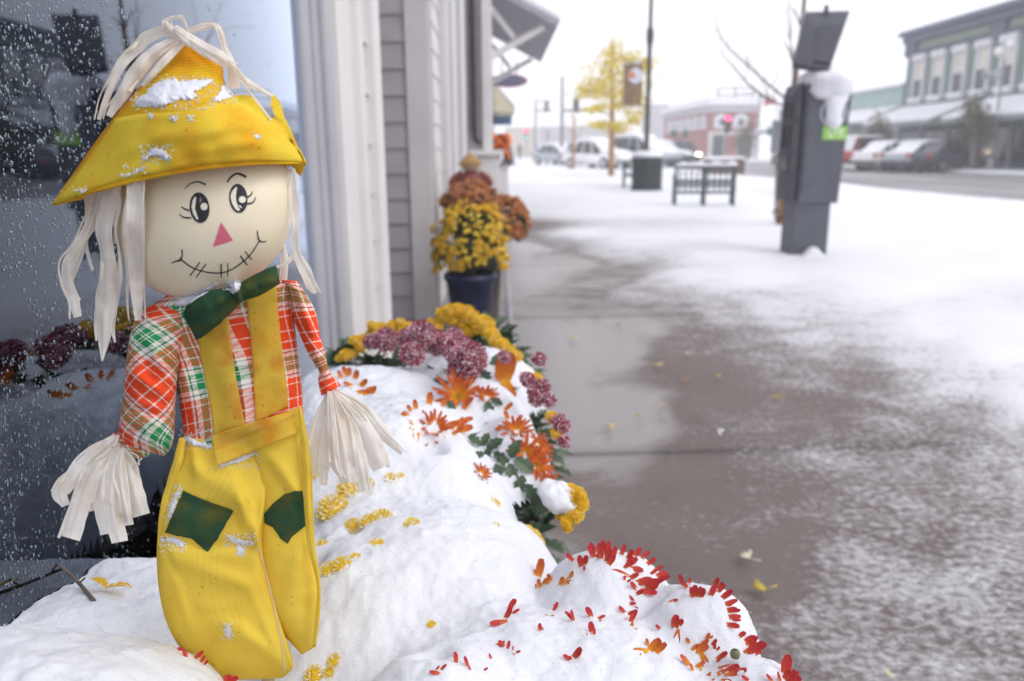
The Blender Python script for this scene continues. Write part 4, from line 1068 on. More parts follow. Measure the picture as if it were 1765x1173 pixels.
        # relax so the piece spans small hollows
        for _ in range(relax):
            nvs = [v_.copy() for v_ in vs]
            for i in range(1, nv_ - 1):
                for j in range(1, nu - 1):
                    q = (vs[(i - 1) * nu + j] + vs[(i + 1) * nu + j] + vs[i * nu + j - 1] + vs[i * nu + j + 1]) / 4
                    nvs[i * nu + j] = vs[i * nu + j] * .5 + q * .5
            vs = nvs
        sf = [(i * nu + j, i * nu + j + 1, (i + 1) * nu + j + 1, (i + 1) * nu + j) for i in range(nv_ - 1) for j in range(nu - 1)]
        mb.add(vs, sf, [[(vs[k].x, vs[k].z) for k in f] for f in sf])
        return mb
    for e in (([(338, 560), (350, 640), (362, 700), (372, 770)], [(392, 540), (402, 620), (414, 690), (424, 742)]), ([(424, 508), (432, 590), (437, 660), (440, 728)], [(476, 492), (484, 580), (493, 650), (497, 700)])):
        o_ = sheet(e, 14, 40, 0.0022, tb).build('strap', STRAPM, po, smooth=True); o_.modifiers.new('cloth', 'SOLIDIFY').thickness = 0.0006
    bib = sheet(([(364, 752), (368, 778), (374, 802)], [(516, 702), (519, 722), (521, 742)]), 40, 16, 0.0075, ab, relax=60)
    bo_ = bib.build('bib', STRAPM, po, smooth=True); bo_.modifiers.new('cloth', 'SOLIDIFY').thickness = 0.0008
    sm = MB(); stroke(sm, bvh_of(bib), [(372, 772), (420, 752), (470, 732), (512, 714)], 2.2, 0.0008, 40); sm.build('bib_seam', simple('bib_thread', (0.62, 0.30, 0.03), 0.8, 0.2, 900), po, recalc=False)
    for poly in ([(316, 845), (330, 852), (365, 866), (402, 880), (390, 902), (374, 930), (358, 951), (344, 940), (330, 928), (318, 926), (300, 922), (284, 918), (294, 894), (306, 868)],
                 [(455, 886), (470, 868), (490, 852), (508, 846), (524, 846), (527, 870), (528, 905), (514, 916), (504, 924), (496, 937), (484, 928), (470, 908), (456, 902)]):
        mb = MB(); patch(mb, ab, dens(poly, 6), 5, 0.0010, skirt=True, rough=1.5); mb.build('knee_patch', GREENF, po, smooth=True)
    seam = MB(); stroke(seam, ab, [(445, 942), (462, 1000), (478, 1070), (488, 1120), (490, 1160)], 2.6, 0.0008, 60)
    seam.build('seam', simple('seam_thread', (0.62, 0.52, 0.32), 0.8, 0.2, 900), po, recalc=False)
    # snow caught in the clothes
    for poly, pf in (([(312, 742), (322, 748), (342, 758), (362, 764), (368, 772), (350, 772), (332, 768), (316, 762)], .004), ([(372, 798), (400, 792), (440, 778), (446, 781), (410, 798), (384, 806)], .0018),
                     ([(276, 928), (290, 926), (312, 930), (318, 936), (314, 950), (308, 940), (294, 934), (280, 934)], .0022), ([(390, 922), (402, 926), (430, 932), (442, 934), (436, 940), (412, 938), (396, 932)], .0022),
                     ([(386, 1082), (394, 1074), (400, 1084), (396, 1100), (388, 1096)], .003), ([(300, 850), (312, 838), (308, 862), (294, 890), (287, 900), (292, 872)], .0014), ([(410, 940), (420, 946), (418, 956), (412, 950)], .0014)):
        mb = MB(); snowpatch(mb, ab, poly, 1.8, pf * .7, 7, seed=len(poly) + 5); frost(mb, ab, poly, 190, .00065, len(poly)); mb.build('snow_patch', SNOW, po, smooth=True)

    # ---- felt neck tie
    bt = MB()
    loft([(396, 496, 420, 512, .034, .004), (362, 500, 402, 536, .036, .008), (326, 520, 366, 566, .036, .010), (315, 540, 345, 584, .034, .005)], n=26, seg=26, mb=bt, disp=ridges([(400, 505, 330, 545, 6, .004), (395, 520, 345, 570, 6, -.003)], (22, .002)))
    loft([(402, 494, 410, 520, .034, .004), (436, 474, 446, 510, .036, .006), (462, 462, 474, 494, .035, .006), (476, 457, 483, 488, .033, .004)], n=26, seg=26, mb=bt, disp=ridges([(410, 510, 475, 480, 6, .004)], (22, .002)))
    loft([(396, 490, 404, 524, .038, .004), (404, 486, 414, 522, .042, .006), (414, 486, 421, 518, .038, .004)], n=10, seg=20, mb=bt)
    loft([(316, 536, 350, 556, .032, .003), (320, 552, 384, 552, .034, .004), (330, 570, 368, 566, .030, .003), (338, 586, 350, 580, .026, .002)], n=18, seg=22, mb=bt)
    bob = bvh_of(bt)
    bto = bt.build('neck_tie', GREENF, sc, smooth=True)
    for poly, pf in (([(384, 500), (390, 488), (400, 482), (412, 481), (416, 490), (412, 500), (402, 506), (394, 500)], .005), ([(296, 522), (312, 512), (334, 506), (352, 496), (372, 486), (380, 490), (360, 502), (344, 512), (322, 526), (304, 528)], .004)):
        mb = MB()
        allh = MB(); allh.v = bt.v + head.v + tors.v; allh.f = list(bt.f) + [[len(bt.v) + k for k in f] for f in head.f] + [[len(bt.v) + len(head.v) + k for k in f] for f in tors.f]
        patch(mb, bvh_of(allh), smooth_poly(dens(poly, 3), 60), 2.5, 0.0003, pf, 7, 2.0, seed=3, skirt=False); mb.build('snow_patch', SNOW, bto, smooth=True)
    # stake
    st = MB(); a = on_y(455, 1120, YS + .006); st.tube([a, a + Vector((0.006, 0.004, -0.16))], 0.005, 10); a2 = on_y(465, 1150, YS); st.build('stake', simple('wood_stake', (0.5, 0.38, 0.22), 0.8, 0.2, 60), sc)
    return sc
scarecrow()
# ================================================================== snowed-in chrysanthemum pots under the window
SX0, SX1, SY0, SY1, SST = XF - 0.0085, 0.36, 0.16, 1.62, 0.0026
# domes: centre x, centre y, radius x, radius y, top z, height, flatness, turn (deg)
DOMES = [(-.325, .455, .155, .125, .682, .15, 2.4, 0), (-.39, .57, .16, .11, .634, .08, 2.4, 0), (-.33, .67, .20, .10, .618, .08, 2.4, 0), (-.05, .495, .075, .06, .640, .10, 2.2, 0),
         (-.10, .72, .185, .20, .640, .17, 3.0, 0), (-.15, .95, .165, .20, .688, .17, 3.0, 10), (-.20, 1.12, .15, .14, .690, .14, 2.6, 0),
         (.035, .56, .19, .125, .622, .16, 2.6, 0), (.100, .665, .070, .055, .634, .07, 2.2, 0), (.172, .615, .060, .055, .628, .09, 2.2, 0), (-.04, .53, .075, .06, .620, .10, 2.2, 0), (.20, .545, .06, .06, .60, .10, 2.2, 0),
         (-.04, 1.10, .10, .12, .668, .14, 2.4, 0), (-.06, 1.30, .15, .12, .672, .12, 2.3, 0), (.012, .98, .06, .10, .655, .12, 2.4, 0), (-.27, 1.33, .11, .15, .642, .10, 2.4, 0)]
def snow_field(X, Y):
    Z = np.full(X.shape, 0.0); acc = np.zeros(X.shape); k = 90.0
    for cx, cy, rx, ry, zt, hh, p, rot in DOMES:
        a = R(rot); dx = (X - cx) * math.cos(a) + (Y - cy) * math.sin(a); dy = -(X - cx) * math.sin(a) + (Y - cy) * math.cos(a)
        d = (np.abs(dx / rx) ** p + np.abs(dy / ry) ** p) ** (1 / p)
        z = np.where(d < 1, zt - hh * (1 - np.sqrt(np.clip(1 - d ** 2.0, 0, 1))), zt - hh - (d - 1) * 1.6)
        acc += np.exp(k * (z - 0.6))
    Z = 0.6 + np.log(acc + 1e-9) / k
    # heads and leaves under the snow make it lumpy
    Z += 0.020 * (fbm(X * 11, Y * 11, 3, 2) - 0.45) + 0.011 * (fbm(X * 30, Y * 30, 3, 6) - .45) + 0.0040 * (fbm(X * 120, Y * 120, 3, 8) - .45) + 0.0016 * (fbm(X * 300, Y * 300, 2, 31) - .4)
    # hollows where a flower melted through
    for cx, cy, r_, dp in HOLES:
        q = ((X - cx) ** 2 + (Y - cy) ** 2) / r_ ** 2
        Z -= dp * np.exp(-q)
    return Z
HOLES = []
def build_snow():
    xs = np.arange(SX0, SX1, SST); ys = np.arange(SY0, SY1, SST)
    X, Y = np.meshgrid(xs, ys); Z = snow_field(X, Y)
    keep = Z > 0.525
    idx = -np.ones(Z.size, dtype=np.int64)
    f = grid_faces(len(ys), len(xs)); kf = keep.ravel()[f].all(1); f = f[kf]
    zf = Z.ravel()[f]; f = f[~((zf.max(1) - zf.min(1) > 0.0085) & (zf.min(1) < 0.575) & (X.ravel()[f[:, 0]] > -.05))]
    used = np.unique(f); idx[used] = np.arange(len(used))
    P = np.stack([X.ravel(), Y.ravel(), Z.ravel()], -1)[used]
    # ragged lateral jitter so edges are not a perfect height field
    j = 0.004 * (np.stack([fbm(P[:, 1] * 60, P[:, 2] * 60, 3, 21), fbm(P[:, 0] * 60, P[:, 2] * 60, 3, 22), 0 * P[:, 0] + .44], -1) - .44)
    P = P + j; P[:, 0] = np.maximum(P[:, 0], SX0)
    f = idx[f]
    # loose grains on the surface, thickest where the camera is close
    rg = np.random.default_rng(4); near = np.where((P[:, 1] < .95) & (P[:, 2] > .54))[0]; pick = rg.choice(near, 15000)
    gp = P[pick] + rg.normal(0, .0012, (len(pick), 3)) * np.array([1, 1, .25]) + np.array([0, 0, .0003]); gr = rg.uniform(.00022, .0006, len(pick))
    oc = np.array([[1, 0, 0], [-1, 0, 0], [0, 1, 0], [0, -1, 0], [0, 0, 1], [0, 0, -1]], float); of = np.array([[4, 0, 2], [4, 2, 1], [4, 1, 3], [4, 3, 0], [5, 2, 0], [5, 1, 2], [5, 3, 1], [5, 0, 3]])
    gv = (gp[:, None, :] + oc[None] * gr[:, None, None] * rg.uniform(.6, 1.3, (len(pick), 6, 1))).reshape(-1, 3); gf = (of[None] + (np.arange(len(pick)) * 6)[:, None, None]).reshape(-1, 3) + len(P)
    me_f = f.tolist() + gf.tolist(); PG_ = np.concatenate([P, gv])
    o = np_mesh('snow', PG_, np.array(me_f, dtype=object), SNOW)
    prop(o, 'thick fresh snow heaped over the flower pots under the window', 'snow', kind='stuff')
    return BVHTree.FromPolygons(P.tolist(), f.tolist())
# first pass to find the hollows, then the real sheet
HOLES = []
_h = [(742, 768, .95, .018, .035), (606, 874, .62, .007, .02), (745, 1082, .60, .014, .02), (536, 915, .60, .008, .02), (540, 880, .60, .006, .02)]
for px, py, yy, r_, dp in _h:
    p = on_z(px, py, 0.655); HOLES.append((p.x, p.y, r_, dp))
SB = build_snow()
def snow_hit(px, py, y=None):
    d = ray(px, py).normalized()
    loc, nrm, i, dist = SB.ray_cast(EYE, d)
    if loc is None or (y is not None and abs(loc.y - y) > 0.25):
        p = on_y(px, py, y or (0.60 if py > 930 else 0.85)); loc, nrm, i, dist = SB.find_nearest(p)
        return loc, (nrm if nrm.z > 0 else -nrm), False
    if nrm.z < 0: nrm = -nrm
    return loc, nrm, True

# ---- petals, leaves
def petal_mat(name, base, tip, dust=0.0, mid=None):
    m, t, b = nmat(name)
    uv = N(t, 'ShaderNodeUVMap'); sp = N(t, 'ShaderNodeSeparateXYZ'); t.links.new(uv.outputs[0], sp.inputs[0])
    n = noise_node(t, 120, 3)
    ad = N(t, 'ShaderNodeMath', operation='MULTIPLY_ADD'); ad.inputs[1].default_value = 0.35
    sb = N(t, 'ShaderNodeMath', operation='SUBTRACT'); sb.inputs[1].default_value = 0.5; t.links.new(n.outputs['Fac'], sb.inputs[0])
    t.links.new(sb.outputs[0], ad.inputs[0]); t.links.new(sp.outputs['Y'], ad.inputs[2])
    r_ = ramp(t, [(0.1, base), (0.5, mid or [(base[i] + tip[i]) / 2 for i in range(3)]), (0.9, tip)]); t.links.new(ad.outputs[0], r_.inputs[0])
    last = r_.outputs[0]
    if dust:
        g = N(t, 'ShaderNodeNewGeometry'); gz = N(t, 'ShaderNodeSeparateXYZ'); t.links.new(g.outputs['Position'], gz.inputs[0])
        n2 = N(t, 'ShaderNodeTexNoise'); n2.inputs['Scale'].default_value = 330; n2.inputs['Detail'].default_value = 3; t.links.new(g.outputs['Position'], n2.inputs['Vector'])
        rr = ramp(t, [(0.60 - dust * .3, 0.0), (0.70 - dust * .3, 1.0)]); t.links.new(n2.outputs['Fac'], rr.inputs[0])
        mx = N(t, 'ShaderNodeMix', data_type='RGBA'); mx.inputs['B'].default_value = (.85, .86, .88, 1)
        t.links.new(rr.outputs[0], mx.inputs['Factor']); t.links.new(last, mx.inputs['A']); last = mx.outputs['Result']
    t.links.new(last, b.inputs['Base Color']); b.inputs['Roughness'].default_value = 0.55; b.inputs['Specular IOR Level'].default_value = 0.3
    tr = N(t, 'ShaderNodeBsdfTranslucent'); mxs = N(t, 'ShaderNodeMixShader'); mxs.inputs[0].default_value = 0.2
    t.links.new(last, tr.inputs['Color']); t.links.new(b.outputs[0], mxs.inputs[1]); t.links.new(tr.outputs[0], mxs.inputs[2])
    t.links.new(mxs.outputs[0], t.nodes['Material Output'].inputs['Surface'])
    return m
RED = petal_mat('red_petal', (0.66, 0.17, 0.02), (0.50, 0.030, 0.040), 0.0, (0.54, 0.055, 0.035))
ORANGE = petal_mat('orange_petal', (0.80, 0.42, 0.02), (0.50, 0.09, 0.03), 0.0, (0.68, 0.19, 0.03))
MAROON = petal_mat('maroon_petal', (0.26, 0.015, 0.05), (0.42, 0.035, 0.10), 0.30)
YELLOW = petal_mat('yellow_petal', (0.82, 0.55, 0.02), (0.90, 0.70, 0.06), 0.26)
YELLOWB = petal_mat('bright_yellow_petal', (0.76, 0.45, 0.01), (0.88, 0.62, 0.015), 0.05)
RUST = petal_mat('rust_petal', (0.58, 0.24, 0.03), (0.50, 0.14, 0.03), 0.12)
CENTER = simple('flower_centre', (0.55, 0.33, 0.03), 0.8, 0.3, 300)
LEAF = simple('mum_leaf', (0.045, 0.085, 0.045), 0.6, 0.35, 30, c2=(0.09, 0.14, 0.075))
STEM = simple('plant_stem', (0.09, 0.10, 0.05), 0.7, 0.2, 60)
def petal(mb, o, d, up, L, W, curl=0.3, m=0, n=5, seed=0):
    """one petal from point o in direction d, facing up"""
    d = d.normalized(); s = d.cross(up)
    if s.length < 1e-4: s = d.cross(Vector((0.3, 1, 0.2)))
    s.normalize(); u = s.cross(d)
    prof = [0.35, 0.70, 0.95, 1.0, 0.55]; vs = []; uv = []
    for i in range(n):
        t = i / (n - 1)
        c = o + d * (L * t) + u * (curl * L * t * t)
        hw = W / 2 * prof[i]
        vs += [c - s * hw + u * hw * .35, c, c + s * hw + u * hw * .35]; uv += [(0, t), (.5, t), (1, t)]
    fs = []
    for i in range(n - 1):
        for k in (0, 1): fs.append((i * 3 + k, i * 3 + k + 1, i * 3 + k + 4, i * 3 + k + 3))
    mb.add(vs, fs, [[uv[j] for j in f] for f in fs], m)
def daisy(rnd, n=30, L=1.0, W=.2, layers=3, centre=True):
    mb = MB(); Z = Vector((0, 0, 1))
    for l in range(layers):
        nn = n // layers
        for k in range(nn):
            if rnd.random() < .05: continue
            a = 2 * math.pi * (k + l / layers + rnd.uniform(-.2, .2)) / nn; el = 0.10 + 0.33 * l + rnd.uniform(-.16, .16)
            d = Vector((math.cos(a) * math.cos(el), math.sin(a) * math.cos(el), math.sin(el)))
            petal(mb, d * .06 + Z * .02 * l, d, Z, L * (1 - .14 * l) * rnd.uniform(.82, 1.05), W * rnd.uniform(.8, 1.1), rnd.uniform(-.18, .12))
    if centre:
        for k in range(26):
            a = k * 2.399; r_ = .035 * math.sqrt(k); h = .14 - r_ * .3
            mb.lathe([(.028, 0), (.03, .04), (.012, .07)], (r_ * math.cos(a), r_ * math.sin(a), h), 5, 1, True)
    return mb
def pompon(rnd, rings=6, dome=1.0, W=.2, L=.34):
    mb = MB(); Z = Vector((0, 0, 1))
    for i in range(rings):
        el = math.pi / 2 * (i / rings) ** 0.9 * 1.0 - 0.15
        nn = max(4, int(20 * math.cos(max(0, el))))
        for k in range(nn):
            a = 2 * math.pi * (k + .5 * (i % 2) + rnd.uniform(-.2, .2)) / nn; e = el + rnd.uniform(-.09, .09)
            d = Vector((math.cos(a) * math.cos(e), math.sin(a) * math.cos(e), math.sin(e) * dome))
            petal(mb, d * (1 - L), d, Z if e < 1.2 else Vector((math.cos(a + 1), math.sin(a + 1), 0)), L * rnd.uniform(.9, 1.15), W * rnd.uniform(.85, 1.15), rnd.uniform(.0, .35), n=5)
    mb.lathe([(.74, -.12), (.70, .25), (.5, .5 * dome), (.2, .66 * dome), (.0, .70 * dome)], (0, 0, 0), 14, 0)
    for i in range(len(mb.uv)):
        if mb.uv[i] is None: mb.uv[i] = [(0, 0.1)] * len(mb.f[i])
    return mb
_rnd = random.Random(11)
PROTO = {}
def proto(kind, mats, mb):
    me_o = mb.build('flower_head', mats, None, smooth=True, recalc=False)
    PROTO[kind] = me_o.data
    bpy.data.objects.remove(me_o)
for v_ in range(3):
    proto('orange%d' % v_, [ORANGE, CENTER], daisy(_rnd, 36, 1.0, .17, 3))
    proto('maroon%d' % v_, [MAROON], pompon(_rnd, 6, .85, .22, .36))
    proto('yellow%d' % v_, [YELLOW], pompon(_rnd, 6, .8, .17, .30))
    proto('gold%d' % v_, [YELLOWB], pompon(_rnd, 5, .8, .22, .34))
    proto('rust%d' % v_, [RUST], pompon(_rnd, 4, .8, .3, .4))
def head(plant, kind, p, nrm, size, spin=None):
    o = bpy.data.objects.new('flower_head', PROTO[kind + str(_rnd.randrange(3))]); COL.objects.link(o); o.parent = plant
    q = nrm.to_track_quat('Z', 'Y') @ Matrix.Rotation(_rnd.uniform(0, 6.28) if spin is None else spin, 3, 'Z').to_quaternion()
    o.rotation_euler = (world_mat(plant).to_quaternion().inverted() @ q).to_euler()
    o.location = world_mat(plant).inverted() @ p; o.scale = (size, size, size)
    return o
TOCAM = Vector((0, -1, 0.35)).normalized()
def on_snow(plant, kind, px, py, rpx, sink=0.3, face=0.5, y=None):
    p, n, ok = snow_hit(px, py, y)
    dist = (p - EYE).dot(fwd); size = rpx / FPX * dist
    nn = (n * (1 - face) + (EYE - p).normalized() * face).normalized()
    return head(plant, kind, p - nn * size * sink, nn, size)
def loose_petals(plant, name, mat, lst, y=None, L=27, W=9.5):
    """petal tips that stick out of the snow: (px, py, image angle deg, scale)"""
    mb = MB()
    for px, py, ang, sc in lst + [(a + _rnd.uniform(-9, 9), b + _rnd.uniform(-2, 9), c + _rnd.uniform(-40, 40), d * _rnd.uniform(.4, .8)) for a, b, c, d in lst if _rnd.random() < .55]:
        p, n, ok = snow_hit(px, py, y)
        dist = (p - EYE).dot(fwd); k = dist / FPX
        di = rgt * math.cos(R(ang)) + upv * math.sin(R(ang))
        d = (di + n * _rnd.uniform(.15, .5)).normalized()
        l = L * k * sc * _rnd.uniform(.85, 1.15)
        petal(mb, p - d * l * .28, d, (n + (EYE - p).normalized()).normalized(), l, W * k * sc * _rnd.uniform(.8, 1.2), _rnd.uniform(-.2, .35))
    return mb.build(name, mat, plant, smooth=True, recalc=False)
def leaf_shape(mb, o, d, up, L, m=0):
    d = d.normalized(); s = d.cross(up); s = s.normalized() if s.length > 1e-4 else Vector((1, 0, 0)); u = s.cross(d)
    pr = [(0, .06), (.22, .28), (.32, .20), (.5, .36), (.62, .24), (.78, .26), (1, .02)]; vs = []
    for t, hw in pr:
        c = o + d * (L * t) - u * (L * .25 * t * t)
        vs += [c - s * hw * L + u * hw * L * .4, c, c + s * hw * L + u * hw * L * .4]
    mb.add(vs, [(i * 3 + k, i * 3 + k + 1, i * 3 + k + 4, i * 3 + k + 3) for i in range(6) for k in (0, 1)], m=m)
def foliage(plant, c, rx, ry, zt, h, n, size, rnd, inner=.72):
    mb = MB()
    for k in range(n):
        a = rnd.uniform(0, 6.283); e = math.asin(rnd.uniform(-.15, 1)); r_ = rnd.uniform(inner, 1.0)
        d = Vector((math.cos(a) * math.cos(e), math.sin(a) * math.cos(e), math.sin(e)))
        p = Vector((c[0] + rx * d.x * r_, c[1] + ry * d.y * r_, zt - h + h * d.z * r_))
        if p.x < XF + .012: p.x = XF + .012 + rnd.random() * .02
        dd = (d + Vector((rnd.uniform(-.7, .7), rnd.uniform(-.7, .7), rnd.uniform(-.4, .5)))).normalized()
        if dd.x < 0 and p.x < XF + .05: dd.x = abs(dd.x) * .3
        leaf_shape(mb, p, dd, Vector((0, 0, 1)), size * rnd.uniform(.7, 1.2))
    return mb.build('foliage', LEAF, plant, smooth=False, recalc=False)
def stems(plant, c, z0, zt, rx, rnd, n=14):
    mb = MB()
    for k in range(n):
        a = rnd.uniform(0, 6.28); r_ = rx * rnd.uniform(.2, .8)
        mb.tube([(c[0] + r_ * .25 * math.cos(a), c[1] + r_ * .25 * math.sin(a), z0), (c[0] + r_ * .6 * math.cos(a), c[1] + r_ * .6 * math.sin(a), (z0 + zt) / 2), (max(XF + .01, c[0] + r_ * math.cos(a)), c[1] + r_ * math.sin(a), zt)], .0022, 5)
    mb.build('stem', STEM, plant)
POTM = simple('terracotta_grey_pot', (0.10, 0.09, 0.085), 0.7, 0.25, 20, .1)
def pot(plant, c, r, h, mat):
    mb = MB(); mb.lathe([(r * .72, 0), (r * .78, .02), (r * .96, h * .86), (r * 1.05, h * .86), (r * 1.06, h), (r * .97, h), (r * .95, h - .03), (0.001, h - .035)], (c[0], c[1], 0), 32)
    mb.build('pot', mat, plant, smooth=True)
G_ = 'potted chrysanthemums under the window'
def plant(label, c, r, zt, n, seed, rpot=.115, h=.2, hp=.36, cat='flowers'):
    rnd = random.Random(seed)
    t = thing('chrysanthemum_plant', (c[0], c[1], 0), label, cat, G_)
    pot(t, c, rpot, hp, POTM); stems(t, c, hp - .04, zt - .05, r, rnd); foliage(t, c, r, r, zt, h, n, .036, rnd)
    return t
P_red = plant('red chrysanthemum buried in snow at the front edge beside the walk', (.06, .555), .155, .575, 300, 1, .10)
P_left = plant('snow buried red chrysanthemum in front of the scarecrow\'s right trouser leg', (-.26, .42), .115, .60, 200, 2, .105)
P_yel = plant('yellow button chrysanthemum under the snow behind the scarecrow\'s legs', (-.13, .78), .16, .60, 300, 3, .12)
P_org = plant('orange chrysanthemum with long petals poking out of the snow', (-.055, 1.01), .135, .63, 240, 4, .115)
P_mar = plant('maroon pompon chrysanthemum dusted with snow behind the orange one', (-.05, 1.27), .15, .665, 320, 5, .12)
P_bk1 = plant('small yellow chrysanthemum beside the wall behind the maroon one', (-.24, 1.36), .12, .66, 420, 6, .10)
P_bk2 = plant('bright yellow chrysanthemum at the far end of the snowy row', (-.06, 1.53), .14, .68, 420, 7, .11)

def blob(name, lobes, pa, seed, n=26, m_=16):
    c = sum((Vector(l[0]) for l in lobes), Vector()) / len(lobes); mb = MB(); vs = []
    for i in range(m_ + 1):
        th = math.pi * i / m_
        for k in range(n):
            a = 2 * math.pi * k / n; d = Vector((math.sin(th) * math.cos(a), math.sin(th) * math.sin(a), math.cos(th)))
            best = 0.02
            for lc, lr in lobes:    # star-shaped union of ellipsoids
                o_ = Vector([(c[q] - lc[q]) / lr[q] for q in range(3)]); dd = Vector([d[q] / lr[q] for q in range(3)])
                A = dd.dot(dd); B = o_.dot(dd); C_ = o_.dot(o_) - 1; D = B * B - A * C_
                if D > 0: best = max(best, (-B + math.sqrt(D)) / A)
            best *= 1 + .14 * mnoise.noise(d * 2.5 + Vector((seed, 0, 0))) + .07 * mnoise.noise(d * 6 + Vector((0, seed, 0)))
            vs.append(c + d * best)
    mb.add(vs, [(i * n + k, i * n + (k + 1) % n, (i + 1) * n + (k + 1) % n, (i + 1) * n + k) for i in range(m_) for k in range(n)])
    return mb.build(name, SNOWF, pa, smooth=True)

_p = on_y(962, 856, .885)
blob('snow_cap', [((_p.x, _p.y, _p.z), (.017, .024, .015)), ((_p.x - .010, _p.y, _p.z + .008), (.015, .02, .012)), ((_p.x + .012, _p.y - .005, _p.z - .009), (.013, .016, .012))], P_yel, 8)
# front red mum: petal tips following the buried heads
def arc(pts, outw, sc=1.0):
    cx, cy = outw
    return [(x, y, math.degrees(math.atan2(-(y - cy), x - cx)), sc) for x, y in pts]
loose_petals(P_red, 'petals', RED, arc([(982, 956), (988, 966), (994, 948), (1004, 940), (1012, 948), (1024, 952), (1034, 956), (1041, 950), (1049, 954), (1058, 958), (1071, 956), (1082, 962), (1094, 958), (1106, 962), (1116, 972), (1127, 984), (1132, 993), (1136, 1001)], (1050, 1010), .95))
loose_petals(P_red, 'petals', RED, [(1002, 974, 80, 1.1), (1008, 972, 60, .9), (1024, 960, 120, 1.2), (1036, 962, 95, 1.5), (1045, 966, 70, 1.3), (1081, 974, 30, 1.2), (1090, 980, -20, 1), (1076, 990, 170, 1.1), (1086, 996, 20, .9), (1100, 1004, 10, 1.2), (1112, 1009, 15, 1.3), (1106, 1018, -20, 1.2), (1095, 1012, 160, .9), (1122, 1016, 40, .9), (1086, 1028, -60, .5), (1085, 1040, 0, .5), (1128, 1006, 20, .8)])
loose_petals(P_red, 'petals', RED, arc([(1178, 1008), (1188, 1003), (1196, 1001), (1206, 1000), (1215, 1002), (1223, 1006), (1231, 1012), (1238, 1020), (1245, 1030), (1250, 1041), (1254, 1052), (1256, 1063), (1254, 1076)], (1196, 1060), 1.0))
loose_petals(P_red, 'petals', ORANGE, [(927, 992, 100, 1.6), (931, 1012, 80, .8), (945, 1006, 60, .7), (951, 1000, 110, .8), (966, 1006, 40, .9), (978, 999, 10, 1), (982, 996, 50, .8), (936, 1006, 30, .7)])
loose_petals(P_red, 'petals', RED, [(877, 1052, 60, 1), (872, 1064, 40, 1.1), (867, 1072, 220, 1), (886, 1042, 70, .5), (954, 1052, 60, .7), (952, 1062, 240, .6), (960, 1046, 80, .5), (931, 1086, 100, .7)])
loose_petals(P_red, 'petals', RED, [(1020, 1088, 110, 1.2), (1031, 1066, 20, .6), (990, 1132, 20, 1.3), (982, 1136, 170, 1), (997, 1128, 60, .9), (1012, 1094, 280, .5)])
loose_petals(P_red, 'petals', RED, [(857, 1111, 10, .7), (875, 1117, 60, .8), (868, 1112, 150, .6), (847, 1135, 120, .5), (786, 1142, 100, .9), (806, 1147, 130, .8), (755, 1160, 180, .7), (760, 1154, 40, .7), (834, 1155, 20, .5), (890, 1124, 0, .5)])
loose_petals(P_red, 'petals', RED, [(1086, 1071, 60, .9), (1092, 1062, 90, 1), (1089, 1078, 260, 1.1), (1076, 1054, 150, .7), (1083, 1058, 20, .6), (1163, 1081, 80, 1.3), (1168, 1092, 260, 1), (1138, 1084, 140, .7), (1172, 1076, 60, .8)])
loose_petals(P_red, 'petals', ORANGE, [(1110, 1122, 200, 1.2), (1120, 1120, 40, 1.3), (1130, 1124, 30, 1.2), (1116, 1112, 110, .7), (1199, 1120, 20, 1.4), (1206, 1116, 50, 1), (1210, 1128, 290, 1), (1188, 1108, 120, .7), (1218, 1102, 70, .6), (1188, 1147, 150, 1.2), (1180, 1142, 200, .9), (1200, 1150, 30, 1), (1210, 1148, 280, .9)])
loose_petals(P_red, 'petals', RED, [(1239, 1134, 20, .9), (1246, 1150, 350, 1.1), (1252, 1158, 10, 1.2), (1260, 1162, 340, 1.2), (1240, 1164, 300, 1), (1275, 1096, 60, .8), (1285, 1106, 30, 1.2), (1290, 1112, 50, 1), (1286, 1126, 10, 1.6), (1296, 1122, 20, 1.2), (1232, 1118, 100, .7), (1228, 1112, 60, .7), (1222, 1164, 250, 1)], y=.56)
loose_petals(P_red, 'petals', RED, [(1352, 1160, 95, 1.8), (1344, 1172, 150, 1), (1362, 1168, 70, 1), (1372, 1166, 50, 1.1), (1380, 1168, 25, 1.1), (1330, 1172, 165, .8), (1290, 1172, 165, .9), (1367, 1175, 80, 1)], y=.53)
bu = MB(); p_ = on_y(1267, 1128, .55); bu.lathe([(.001, -.003), (.0035, -.002), (.0042, .001), (.003, .0038), (.001, .0045)], p_, 12); bu.build('bud', simple('green_bud', (.16, .17, .08), .6, .4, 300), P_red, smooth=True)
# left front mum: a few petals past the trouser leg
loose_petals(P_left, 'petals', RED, [(x_ - 10, y_ + 17, a_, s_) for x_, y_, a_, s_ in ((330, 1107, 160, 1), (338, 1108, 60, .9), (346, 1117, 30, .9), (356, 1124, 60, .7), (362, 1128, 20, .6), (383, 1138, 60, .9), (390, 1136, 30, 1), (396, 1150, 350, 1.2), (400, 1160, 20, 1.2), (392, 1164, 330, 1))], y=.45)
